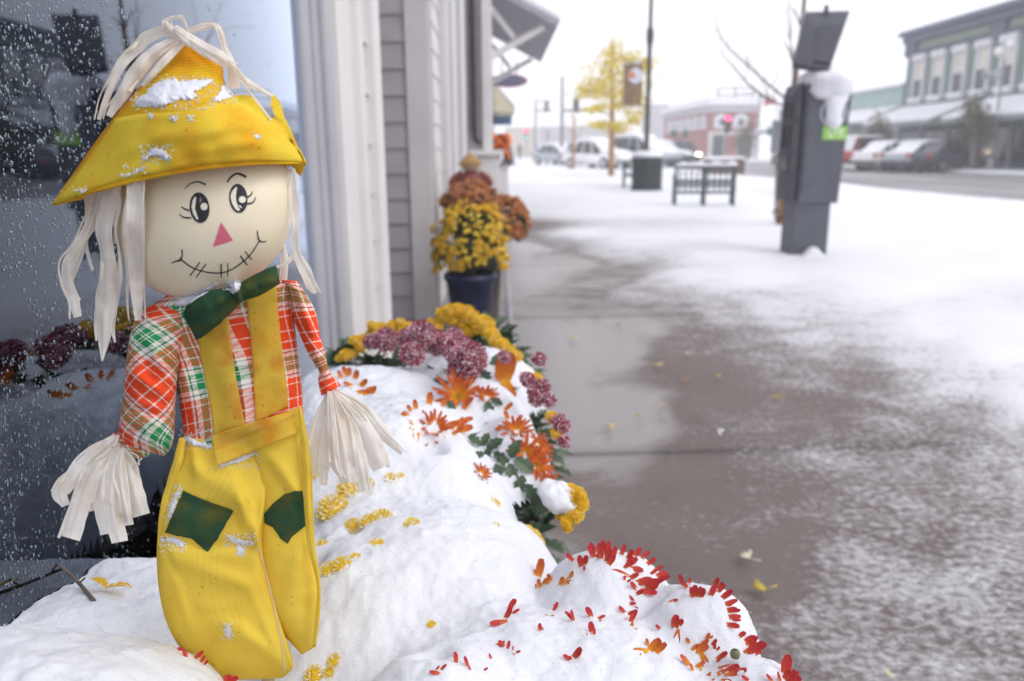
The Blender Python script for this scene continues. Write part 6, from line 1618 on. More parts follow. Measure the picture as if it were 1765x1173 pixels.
def litter_bin():
    b = G(1114, 331); y = b.y; k = y / FPX
    t = thing('litter_bin', b, 'dark green slatted litter bin with a ring of snow on its rim', 'litter bin')
    r = 25 * k; h = top_z(1114, 270, y)
    mb = MB()
    for i in range(34):
        a = 2 * math.pi * i / 34
        mb.box((b.x + r * math.cos(a), y + r * math.sin(a), h / 2 + .03), (.03, .012, h - .05), a + math.pi / 2)
    mb.build('slats', GREENM, t)
    mb = MB(); mb.lathe([(r * .90, .03), (r * .90, h - .05)], (b.x, y, 0), 28); mb.build('liner', simple('bin_liner', (.02, .025, .027), .7), t, smooth=True)
    for z in (.07, h - .03):
        mb = MB(); mb.lathe([(r * .93, z - .03), (r * 1.05, z - .03), (r * 1.05, z + .03), (r * .93, z + .03), (r * .93, z - .03)], (b.x, y, 0), 28); mb.build('rim', GREENM, t)
    mb = MB(); mb.lathe([(.001, h + .13), (r * .6, h + .14), (r * .9, h + .12), (r * 1.05, h + .06), (r * 1.02, h + .0)], (b.x, y, 0), 28); mb.build('snow_cap', SNOWF, t, smooth=True)
litter_bin()
def bench(b, rz, w, label, group=None, arms=3, hh=.80):
    t = thing('park_bench', b, label, 'bench', group, rz); L = lambda mb, nm, m_: mb.build(nm, m_, t, local=True)
    k = hh / .80; DP = .30
    mb = MB()
    for i in range(int(w / .10)):
        mb.box((-w / 2 + .05 + i * .10, .0, .53 * k), (.026, .02, .46 * k))
    mb.box((0, 0, .78 * k), (w, .035, .05)); mb.box((0, 0, .29 * k), (w, .03, .045)); mb.box((0, 0, .52 * k), (w, .028, .04)); L(mb, 'backrest', GREENM)
    mb = MB()
    for i in range(4): mb.box((0, -.06 - i * .068, .40 * k), (w, .055, .025))
    L(mb, 'seat', GREENM)
    for i in range(arms):
        x = -w / 2 + w * i / (arms - 1)
        mb = MB(); mb.box((x, 0, .40 * k), (.045, .05, .80 * k)); mb.box((x, -DP, .30 * k), (.045, .05, .60 * k)); mb.box((x, -DP / 2, .61 * k), (.05, DP, .035)); mb.box((x, -DP / 2, .37 * k), (.04, DP - .06, .035))
        L(mb, 'leg_frame', GREENM)
    mb = MB()
    n = 14; vs = []
    for i in range(n + 1):
        x = -w / 2 - .02 + (w + .04) * i / n; h_ = .05 + .02 * math.sin(i * 1.7)
        for yy, zz in ((-.035, 0), (-.03, h_ * .7), (0, h_), (.03, h_ * .7), (.035, 0)): vs.append((x, yy, .807 * k + zz))
    mb.add(vs, [(i * 5 + j, i * 5 + j + 1, (i + 1) * 5 + j + 1, (i + 1) * 5 + j) for i in range(n) for j in range(4)] + [(0, 1, 2, 3, 4), tuple(n * 5 + j for j in (4, 3, 2, 1, 0))]); mb.build('snow_ridge', SNOWF, t, smooth=True, local=True)
    mb = MB(); mb.prism([(-.02, .414 * k), (-DP, .414 * k), (-DP + .04, .50 * k), (-.08, .51 * k)], 'x', -w / 2, w / 2); mb.build('snow_seat', SNOWF, t, local=True, bevel=.02)
    return t
b1 = G(1165, 352); b2_ = G(1262, 360)
bm = (b1 + b2_) / 2; bb_ = G(1213, 357); bench(Vector((bb_.x, bb_.y, 0)), math.pi - .12, 98 * bb_.y / FPX, 'snow topped dark slatted bench with its back to the walk', hh=.72)
bb = G(1078, 324); bench(Vector((bb.x, bb.y + .3, 0)), R(80), 1.4, 'dark bench end partly hidden behind the litter bin', hh=.72)
# low timber planter further back
pb = G(1245, 300); y = pb.y; k = y / FPX
t = thing('planter_box', pb, 'long brown timber planter with snow on top near the kerb', 'planter')
mb = MB(); h = top_z(1245, 276, y)
for i in range(4): mb.box((pb.x, y, h * (i + .5) / 4), (58 * k, .9, h / 4 - .02))
mb.box((pb.x + 29 * k, y, h / 2), (.12, 1.0, h + .06)); mb.box((pb.x - 29 * k, y, h / 2), (.12, 1.0, h + .06)); mb.build('boards', simple('weathered_timber', (.17, .12, .10), .85, .3, 4), t)
mb = MB(); mb.box((pb.x, y, h + .10), (60 * k, 1.0, .12)); mb.build('snow_layer', SNOWF, t, bevel=.05)
# sign post and short green lamp by the tree
b = G(1338, 386); y = b.y; k = y / FPX
t = thing('sign_post', b, 'slim grey sign post with a small plate seen edge on by the bare tree', 'sign post')
mb = MB(); mb.tube([b - Vector((0, 0, .1)), on_y(1340, 212, y)], .022, 8); mb.build('pole', simple('galvanised', (.25, .26, .28), .5, .1, 8), t)
mb = MB(); c = on_y(1340, 235, y); mb.box(c + Vector((0, -.035, 0)), (.03, .3, .42), .2); mb.build('plate', simple('sign_back', (.35, .37, .40), .5), t)
def twin_lamp(px, by, ty, label):
    b = G(px, by); y = b.y; t = thing('street_lamp', b, label, 'street lamp', 'green twin lamps')
    k = y / FPX; z = top_z(px, ty, y)
    mb = MB(); mb.lathe([(.14, 0), (.12, .5), (.06, .6), (.05, z)], (b.x, y, 0), 10); mb.build('pole', GREENM, t)
    for s in (-1, 1):
        mb = MB(); mb.tube([(b.x, y, z), (b.x + s * .35, y, z + .05)], .03, 6); mb.lathe([(.04, z + .02), (.17, z + .15), (.15, z + .35), (.25, z + .4), (.02, z + .6)], (b.x + s * .38, y, 0), 10); mb.build('lantern', simple('green_lantern', (.05, .14, .11), .5), t)
twin_lamp(1169, 285, 238, 'green twin headed street lamp in front of the brick building')
twin_lamp(1332, 283, 234, 'green twin headed street lamp beside the bare tree')
# lamp post on the far pavement
b = G(1706, 292); y = b.y
t = thing('street_lamp', b, 'slim lamp post with white globes in front of the green building', 'street lamp')
mb = MB(); mb.lathe([(.2, 0), (.18, .5), (.07, .6), (.055, top_z(1710, 100, y))], (b.x, y, 0), 12); mb.build('pole', simple('grey_post', (.35, .33, .36), .5), t)
for dx, py in ((0, 90), (20, 78)):
    c = on_y(1722 + dx, py, y); mb = MB(); mb.tube([(b.x, y, top_z(1710, 105, y)), (c.x, c.y, c.z - .15)], .03, 6); mb.lathe([(.03, -.2), (.18, -.1), (.22, .05), (.14, .2), (.02, .25)], c, 12); mb.build('globe', simple('white_globe', (.8, .8, .8), .3), t, smooth=True)
mb = MB(); c = on_y(1711, 128, y); mb.box(c, (.9, .25, .35)); mb.build('hanging_basket', simple('basket_snow', (.25, .27, .27), .8, .4, 6, c2=(.7, .7, .72)), t, bevel=.1)

# ---- vehicles
def car(base, rz, L, W_, H_, paint, label, snow=0.0, kind='car', group=None, lights=None):
    """base: ground point under the middle; local +Y is the nose"""
    t = thing('parked_car' if lights is None else 'car', base, label, kind, group, rz); B = lambda mb, nm, m_, pa=t, **kw: mb.build(nm, m_, pa, local=True, **kw)
    hl = L / 2; suv = H_ > 1.6
    # body: cross sections along the length
    if suv: prof = [(-hl, .45, .95, .80), (-hl + .1, .32, 1.02, .9), (-hl * .5, .28, 1.05, 1), (0, .26, 1.03, 1), (hl * .42, .26, 1.00, 1), (hl * .75, .28, .95, .97), (hl - .12, .32, .85, .9), (hl, .45, .70, .76)]
    else: prof = [(-hl, .48, .82, .78), (-hl + .12, .32, .93, .9), (-hl * .6, .24, .95, 1), (0, .22, .92, 1), (hl * .4, .22, .88, 1), (hl * .75, .26, .80, .96), (hl - .12, .30, .70, .88), (hl, .42, .58, .72)]
    n = 14; mb = MB(); vs = []
    for yy, z0, z1, ws in prof:
        for k in range(n):
            a = 2 * math.pi * (k + .5) / n; cx, cz = math.cos(a), math.sin(a)
            x = W_ / 2 * ws * math.copysign(abs(cx) ** .45, cx); z = (z0 + z1) / 2 + (z1 - z0) / 2 * math.copysign(abs(cz) ** .55, cz)
            vs.append((x * (1 - .06 * max(0, (z - z0) / (z1 - z0) - .6)), yy, z))
    m = len(prof)
    mb.add(vs, [(i * n + k, i * n + (k + 1) % n, (i + 1) * n + (k + 1) % n, (i + 1) * n + k) for i in range(m - 1) for k in range(n)] + [tuple(range(n)), tuple((m - 1) * n + k for k in range(n))])
    body = B(mb, 'body', paint, smooth=True)
    zb = (1.0 if suv else .88)
    cab = [(-hl * (.93 if suv else .80), zb - .03, .74), (-hl * (.82 if suv else .45), H_ - .10, .62), (-hl * .3, H_ - .04, .64), (hl * .08, H_ - .06, .63), (hl * .46, zb - .05, .78)]
    def shell(sc, zc, lo):
        vs = []; mb = MB()
        for yy, z, wt in cab:
            hw = W_ / 2 * wt * sc / .78 * .88
            vs += [(-W_ / 2 * .90 * sc, yy, zb - .12), (-hw, yy, z + zc), (hw, yy, z + zc), (W_ / 2 * .90 * sc, yy, zb - .12)]
        mb.add(vs, [(i * 4 + k, i * 4 + k + 1, (i + 1) * 4 + k + 1, (i + 1) * 4 + k) for i in range(4) for k in range(3)] + [(0, 1, 2, 3), (19, 18, 17, 16)]); return mb
    B(shell(1.0, 0, 0), 'windows', GLASS, bevel=.03)
    mb = MB(); y0c, y1c = cab[1][0], cab[3][0]; hw = W_ / 2 * .72
    mb.prism([(y0c - .05, H_ - .12), (-hl * .3, H_ - .045), (y1c + .05, H_ - .08), (y1c, H_ + .0), (-hl * .3, H_ + .02), (y0c, H_ - .04)], 'x', -hw, hw); B(mb, 'roof', paint, bevel=.03)
    for yy in (cab[1][0] * .98, -hl * .18, cab[3][0]):
        for s in (-1, 1):
            mb = MB(); mb.tube([(s * W_ / 2 * .90, yy + .04 * s * 0 + (.25 if yy > 0 else (-.2 if yy < -hl * .3 else 0)), zb - .06), (s * hw * .98, yy, H_ - .07)], .04, 6); B(mb, 'pillar', paint)
    for yy in (-hl * .60, hl * .62):
        for s in (-1, 1):
            mb = MB(); prr = [(.001, -.1), (.2, -.1), (.30, -.09), (.33, -.06), (.33, .06), (.30, .09), (.2, .1), (.001, .1)]
            vs = []; nn = 22
            for r_, q in prr:
                for k in range(nn): vs.append((s * (W_ / 2 - .10) + q, yy + r_ * math.cos(2 * math.pi * k / nn), .33 + r_ * math.sin(2 * math.pi * k / nn)))
            mb.add(vs, [(i * nn + k, i * nn + (k + 1) % nn, (i + 1) * nn + (k + 1) % nn, (i + 1) * nn + k) for i in range(7) for k in range(nn)]); wh = B(mb, 'wheel', RUBBER, smooth=True)
            mb = MB(); xo = s * (W_ / 2 + .003)
            vs = [(xo, yy, .33)] + [(xo, yy + .2 * math.cos(k * .5236), .33 + .2 * math.sin(k * .5236)) for k in range(12)]
            mb.add(vs + [(xo - s * .02, v_[1], v_[2]) for v_ in vs[1:]], [(0, 1 + k, 1 + (k + 1) % 12) for k in range(12)] + [(1 + k, 13 + k, 13 + (k + 1) % 12, 1 + (k + 1) % 12) for k in range(12)]); B(mb, 'rim', CHROME, wh)
    for s in (-1, 1):
        mb = MB(); mb.box((s * W_ * .36, hl - .06, .66 if not suv else .80), (.34, .14, .14)); o = B(mb, 'headlight', lights or simple('headlamp', (.6, .6, .62), .2), bevel=.03)
        mb = MB(); mb.box((s * W_ * .38, -hl + .04, .80 if not suv else .95), (.26, .10, .17)); B(mb, 'tail_light', simple('tail_lamp', (.42, .02, .03), .3), bevel=.03)
    for yy, zz in ((hl - .02, .42), (-hl + .02, .45)): B(MB().box((0, yy, zz), (W_ * .8, .12, .14)), 'bumper', BLACKM, bevel=.03)
    if snow:
        mb = MB(); mb.prism([(y0c - .1, H_ - .06), (y0c + .2, H_ + snow * .8), (-hl * .2, H_ + .02 + snow), (y1c - .1, H_ + snow * .8), (y1c + .15, H_ - .06)], 'x', -hw * 1.02, hw * 1.02); B(mb, 'snow_roof', SNOWF, bevel=.04)
        mb = MB(); zz = .80 if not suv else .97
        mb.prism([(hl * .42, zb - .06), (hl * .44, zb + snow), (hl * .7, zz + snow), (hl * .93, zz - .08 + snow * .6), (hl * .97, zz - .22)], 'x', -W_ * .42, W_ * .42); B(mb, 'snow_bonnet', SNOWF, bevel=.04)
        a = cab[3]; b_ = cab[4]; mb = MB(); q = snow * .5
        mb.prism([(a[0] + .12, H_ - .12), (a[0] + .14, H_ - .10 + q), (b_[0] + .02, zb + .0 + q), (b_[0], zb - .05)], 'x', -W_ * .33, W_ * .33); B(mb, 'snow_windscreen', SNOWF, bevel=.02)
        mb = MB(); mb.prism([(cab[0][0] - .02, zb - .04), (cab[0][0] - .04, zb + .03 + q), (cab[1][0] - .05, H_ - .1 + q), (cab[1][0], H_ - .14)], 'x', -W_ * .31, W_ * .31); B(mb, 'snow_rear_window', SNOWF, bevel=.02)
        if not suv:
            mb = MB(); mb.prism([(-hl + .05, .86), (-hl + .08, .93 + snow * .6), (-hl * .82, .95 + snow * .7), (-hl * .8, .9)], 'x', -W_ * .42, W_ * .42); B(mb, 'snow_boot', SNOWF, bevel=.03)
    return t
PW = simple('white_car_paint', (.82, .82, .84), .3, .04, 2); PS = simple('silver_car_paint', (.40, .43, .48), .3, .06, 2, metal=.3); PR = simple('red_car_paint', (.46, .02, .04), .3, .1, 2)
PD = simple('dark_car_paint', (.05, .055, .075), .3, .1, 2); PG = simple('grey_car_paint', (.17, .19, .22), .3, .1, 2)
gF, gN = 'cars parked across the road', 'snow covered cars parked along the walk'
def at(px, y, z=0): p = on_y(px, 290, y); return Vector((p.x, y, z))
ZR = -.12
car(at(1496, 43.5, ZR), R(-62), 4.6, 1.85, 1.75, PR, 'dark red sport utility car parked first in the row across the road', .05, group=gF)
car(at(1535, 41.0, ZR), R(-62), 4.5, 1.78, 1.42, PW, 'white hatchback parked between the red and the silver car', .07, group=gF)
car(at(1592, 39.0, ZR), R(-62), 4.6, 1.80, 1.45, PS, 'silver saloon parked between the white and the dark car', .04, group=gF)
car(at(1625, 38.2, ZR), R(-62), 4.5, 1.80, 1.40, PD, 'dark blue grey car at the end of the row nearest the lamp post', 0, group=gF)
yk = G(1045, 291).y
car(at(1030, yk + 1.0), R(215), 4.6, 1.82, 1.52, PW, 'snow covered pale car parked directly behind the yellow tree', .20, group=gN)
car(at(1108, yk + 1.5), R(215), 4.7, 1.85, 1.75, PS, 'snow covered silver sport utility car behind the litter bin', .16, group=gN)
car(at(962, yk + 14), R(215), 4.4, 1.78, 1.45, PS, 'snow covered small car left of the wrapped street tree', .14, group=gN)
car(at(1010, yk + 12), R(215), 4.5, 1.8, 1.6, PS, 'snow covered silver car half hidden in the second row', .15, group=gN)
car(at(1140, yk + 9), R(215), 4.5, 1.8, 1.5, PD, 'snow covered car parked furthest right behind the litter bin', .15, group=gN)
LM = emis('lit_headlamp', (1.0, .78, .5), 14.0)
car(at(1176, 62, ZR), R(180), 4.6, 1.85, 1.75, PD, 'dark car coming along the road with its headlights on', .0, kind='car', lights=LM)

# ---- person and mailbox far down the walk
b = G(896, 277); y = b.y; k = y / FPX
t = thing('person', b, 'far off person in a dark coat walking away down the snowy walk', 'person')
def skin_figure(parent, o, h):
    J = {'pel': (0, 0, .52), 'bel': (0, 0, .62), 'che': (0, .0, .74), 'nek': (0, 0, .83), 'hed': (0, -.01, .90), 'top': (0, -.01, .97),
         'ls': (-.11, 0, .79), 'le': (-.14, .02, .63), 'lh': (-.13, -.04, .49), 'rs': (.11, 0, .79), 're': (.14, .03, .63), 'rh': (.14, .06, .49),
         'lk': (-.06, -.05, .28), 'lf': (-.06, -.03, .03), 'lt': (-.06, -.09, .015), 'rk': (.06, .04, .28), 'rf': (.06, .12, .04), 'rt': (.06, .06, .015)}
    RAD = {'pel': .085, 'bel': .08, 'che': .095, 'nek': .035, 'hed': .055, 'top': .04, 'ls': .045, 'le': .034, 'lh': .026, 'rs': .045, 're': .034, 'rh': .026, 'lk': .045, 'lf': .032, 'lt': .024, 'rk': .045, 'rf': .032, 'rt': .024}
    E = [('pel', 'bel'), ('bel', 'che'), ('che', 'nek'), ('nek', 'hed'), ('hed', 'top'), ('che', 'ls'), ('ls', 'le'), ('le', 'lh'), ('che', 'rs'), ('rs', 're'), ('re', 'rh'), ('pel', 'lk'), ('lk', 'lf'), ('lf', 'lt'), ('pel', 'rk'), ('rk', 'rf'), ('rf', 'rt')]
    ks = list(J); me = bpy.data.meshes.new('body'); me.from_pydata([tuple(c * h for c in J[q]) for q in ks], [(ks.index(a), ks.index(b_)) for a, b_ in E], [])
    ob = bpy.data.objects.new('body', me); COL.objects.link(ob); ob.parent = parent
    sk = ob.modifiers.new('skin', 'SKIN'); sk.use_smooth_shade = True
    for i, q in enumerate(ks): me.skin_vertices[0].data[i].radius = (RAD[q] * h, RAD[q] * h * .8)
    me.skin_vertices[0].data[0].use_root = True
    ob.modifiers.new('sub', 'SUBSURF').levels = 1; ob.modifiers['sub'].render_levels = 1
    me.materials.append(simple('dark_coat', (.05, .055, .10), .8, .2, 4)); return ob
skin_figure(t, b, 1.72)
mb = MB(); mb.lathe([(.10, 1.44), (.115, 1.58), (.10, 1.67), (.04, 1.72), (.001, 1.73)], (0, -.01, 0), 14); mb.build('cap', simple('dark_cap', (.04, .04, .05), .8), t, smooth=True, local=True)
b = G(924, 279); t = thing('mailbox', b, 'blue mailbox with a rounded top far down the walk', 'mailbox')
mb = MB(); mb.prism([(b.x - .3, .18), (b.x + .3, .18), (b.x + .3, 1.0), (b.x + .22, 1.2), (b.x, 1.28), (b.x - .22, 1.2), (b.x - .3, 1.0)], 'y', b.y - .3, b.y + .3); mb.build('box', simple('mail_blue', (.08, .12, .28), .5), t, bevel=.03)
for s in (-1, 1):
    mb = MB(); mb.box((b.x + s * .24, b.y, .08), (.08, .5, .24)); mb.build('leg', BLACKM, t)
# ---- traffic signals, mast arms and poles
def signal(px, by, ty, col, label, lamp=0):
    b = G(px, by); y = b.y; z = top_z(px, ty, y); k = y / FPX
    t = thing('traffic_light', b, label, 'traffic light', 'traffic lights at the crossing')
    mb = MB(); mb.tube([b, Vector((b.x, y + .15, z - .3))], .07, 8); mb.build('pole', simple('signal_pole', (.22, .23, .25), .6), t)
    mb = MB(); mb.box((b.x, y, z - .35), (.36, .26, 1.1)); hs = mb.build('housing', BLACKM, t, bevel=.03)
    for i, c in enumerate(((.9, .02, .06), (.4, .28, .02), (.02, .30, .25))):
        mb = MB(); mb.lathe([(.001, 0), (.10, 0), (.14, .0)], (0, 0, 0), 16); mb.v = [Vector((b.x + p.x, y - .14, z - .02 - i * .33 + p.y)) for p in mb.v]
        mb.build('lens', emis('signal_red', (1, .03, .10), 6.0) if i == lamp else (emis('signal_green', (.05, .6, .5), .8) if (i == 2 and col == 2) else simple('lens_off', [q * .25 for q in c], .3)), hs)
signal(1250, 284, 203, 1, 'traffic light showing red in front of the brick building')
signal(907, 277, 224, 2, 'traffic light showing red above the far end of the walk')
for px, by, ty, arm, lab in ((968, 284, 130, 38, 'tall grey utility pole with a signal arm behind the yellow tree'), (923, 278, 172, 30, 'thin black pole with two crossbars near the mailbox')):
    b = G(px, by); y = b.y; z = top_z(px, ty, y); k = y / FPX
    t = thing('utility_pole', b, lab, 'pole')
    mb = MB(); mb.tube([b, Vector((b.x, y, z))], [.13, .09], 8); mb.build('pole', simple('pole_grey', (.16, .15, .16), .8), t)
    zz = top_z(px, 190, y); z2 = zz if px > 950 else top_z(px, 174, y)
    mb = MB(); mb.tube([(b.x, y, zz), (b.x + arm * k, y, zz)], .07, 6); mb.build('arm', BLACKM, t)
    if px < 950:
        mb = MB(); mb.tube([(b.x, y, z2), (b.x + arm * k, y, z2)], .05, 6); mb.build('arm', BLACKM, t)
    mb = MB(); mb.box((b.x + arm * k * .6, y - .12, zz + .35), (.4, .3, 1.0)); mb.build('signal_box', BLACKM, t, bevel=.04)

# ---- buildings across the road
GB = simple('green_painted_brick', (.150, .215, .185), .8, .12, 3, .3, 12, .01); GBD = simple('blue_grey_cornice', (.085, .105, .155), .7, .15, 2); PANEL = simple('olive_panel', (.20, .26, .19), .8, .1, 3)
WTRIM = simple('white_window_trim', (.62, .62, .64), .6, .06, 3); BLIND = simple('cream_blind', (.60, .57, .50), .7, .08, 4)
def green_building():
    x = 25.2; yl = on_x(1557, 150, 25.2).y; yr = 14.0; ztop = on_x(1557, 58, 25.2).z - .3; zh = on_x(1572, 97, 25.2).z; zs = on_x(1572, 178, 25.2).z; za = on_x(1571, 182, 25.2).z; zl = on_x(1520, 214, 22.8).z; ys = on_x(1692, 165, 25.2).y
    t = thing('green_building', (x, (yl + yr) / 2, 0), 'two storey green building with white windows and snowy awnings across the road', 'building')
    mb = MB(); mb.box((x + 6.1, (yl + yr) / 2, ztop / 2), (12, yl - yr, ztop)); mb.build('wall', GB, t)
    mb = MB(); mb.box((x + 5.9, (yl + yr) / 2, ztop + .12), (12.9, yl - yr + .5, .24)); mb.box((x - .02, (yl + yr) / 2, ztop - .2), (.5, yl - yr + .3, .40)); mb.box((x + .04, (yl + yr) / 2, zh + .16), (.2, yl - yr + .1, .2))
    for yy in (yl - .5, yl - 9.2, yl - 17.8, yl - 26): mb.box((x + .02, yy, (ztop + zh) / 2), (.3, 1.1, ztop - zh))
    mb.build('cornice', GBD, t)
    mb = MB(); mb.box((x + 6, (yl + yr) / 2, ztop + .30), (12.8, yl - yr + .4, .12)); mb.build('snow_roof', SNOWF, t)
    for k in range(4):
        mb = MB(); yy = yl - 4.9 - k * 8.6; mb.box((x + .07, yy, (ztop - .4 + zh + .26) / 2), (.14, 6.8, max(.3, ztop - .4 - zh - .4))); mb.build('panel', PANEL, t)
    for k in range(15):
        yy = yl - 1.7 - k * 2.12
        mb = MB()
        zm = (zh + zs) / 2; hw_ = zh - zs; mb.box((x + .03, yy, zs + .08), (.36, 1.35, .20)); mb.box((x + .03, yy, zh - .16), (.36, 1.42, .36)); mb.box((x + .05, yy - .55, zm), (.20, .16, hw_ - .3)); mb.box((x + .05, yy + .55, zm), (.20, .16, hw_ - .3)); mb.box((x + .06, yy, zm), (.16, 1.0, .10))
        wn = mb.build('window', WTRIM, t)
        mb = MB(); mb.box((x + .08, yy, zm - hw_ * .24), (.10, .98, hw_ * .46)); mb.build('pane', GLASS, wn)
        mb = MB(); mb.box((x + .08, yy, zm + hw_ * .22), (.10, .98, hw_ * .42)); mb.build('blind', BLIND, wn)
        mb = MB(); mb.box((x + .0, yy, zs + .24), (.42, 1.45, .12)); mb.build('snow_sill', SNOWF, wn)
    # shop fronts: dark glass between pale posts
    for k in range(12):
        yy = yl - 1.6 - k * 2.8; mb = MB(); mb.box((x + .05, yy, 1.1), (.16, 2.55, 2.0)); wn = mb.build('shop_window', GBD, t)
        mb = MB(); mb.box((x - .05, yy, 1.1), (.05, 2.2, 1.7)); mb.build('pane', GLASS, wn)
        mb = MB(); mb.box((x - .03, yy + 1.4, 1.1), (.24, .16, 2.3)); mb.box((x - .06, yy - .1, 1.1), (.08, .07, 1.7)); mb.build('post', simple('shop_post', (.33, .36, .38), .6), t)
    for ya, yb in ((yl - .3, ys + .5), (ys - .8, ys - 22)):
        mb = MB(); mb.prism([(x - .04, za - .2), (x - 2.4, zl), (x - 2.4, zl - .18), (x - .04, zl)], 'y', yb, ya); aw = mb.build('awning', simple('awning_cloth', (.25, .28, .28), .8, .1, 4), t)
        mb = MB(); mb.prism([(x - .03, za), (x - .03, za - .18), (x - 2.42, zl + .02), (x - 2.48, zl + .14)], 'y', yb - .02, ya + .02); mb.build('snow_layer', SNOWF, aw)
green_building()
def plain_building(name, label, x0, x1, y0, y1, h, m_, nwin, snowcol=None, awn=None, storeys=1, win_h=1.6):
    t = thing(name, ((x0 + x1) / 2, (y0 + y1) / 2, 0), label, 'building')
    mb = MB(); mb.box(((x0 + x1) / 2, (y0 + y1) / 2, h / 2), (x1 - x0, y1 - y0, h)); mb.build('wall', m_, t)
    mb = MB(); mb.box(((x0 + x1) / 2, (y0 + y1) / 2, h + .1), (x1 - x0 + .5, y1 - y0 + .5, .2)); mb.build('roof', SNOWF, t)
    for s in range(storeys):
        for k in range(nwin):
            yy = y0 + (y1 - y0) * (k + .5) / nwin; z = 1.7 + s * 3.4
            mb = MB(); mb.box((x0 - .02, yy, z), (.16, (y1 - y0) / nwin * .62, win_h + .25)); wn = mb.build('window', WTRIM, t); mb = MB(); mb.box((x0 - .11, yy, z), (.05, (y1 - y0) / nwin * .52, win_h)); mb.build('pane', GLASS, wn)
    if awn:
        mb = MB(); mb.prism([(x0 - .05, awn + .9), (x0 - 2.1, awn), (x0 - 2.1, awn - .15), (x0 - .05, awn - .1)], 'y', y0 + .2, y1 - .2); a = mb.build('awning', simple('dark_awning', (.18, .19, .2), .8), t)
        mb = MB(); mb.prism([(x0 - .05, awn + 1.1), (x0 - .05, awn + .92), (x0 - 2.12, awn + .02), (x0 - 2.16, awn + .16)], 'y', y0 + .15, y1 - .15); mb.build('snow_layer', SNOWF, a)
    return t
plain_building('low_building', 'low pale teal building with a snowy awning left of the green building', 25.8, 36, on_x(1556, 200, 25.8).y + .3, on_x(1456, 200, 25.8).y + 3, on_x(1500, 157, 25.8).z, simple('teal_siding', (.33, .45, .42), .7, .06, 3), 6, awn=on_x(1500, 186, 25.8).z - 1.1, win_h=1.2)
plain_building('low_building', 'low white shop with a snowy roof beyond the teal building', 25.4, 35, on_x(1456, 200, 25.8).y + 4, on_x(1340, 230, 25.4).y, 4.4, simple('pale_wall', (.26, .27, .30), .8, .15, 2), 2, awn=2.5)
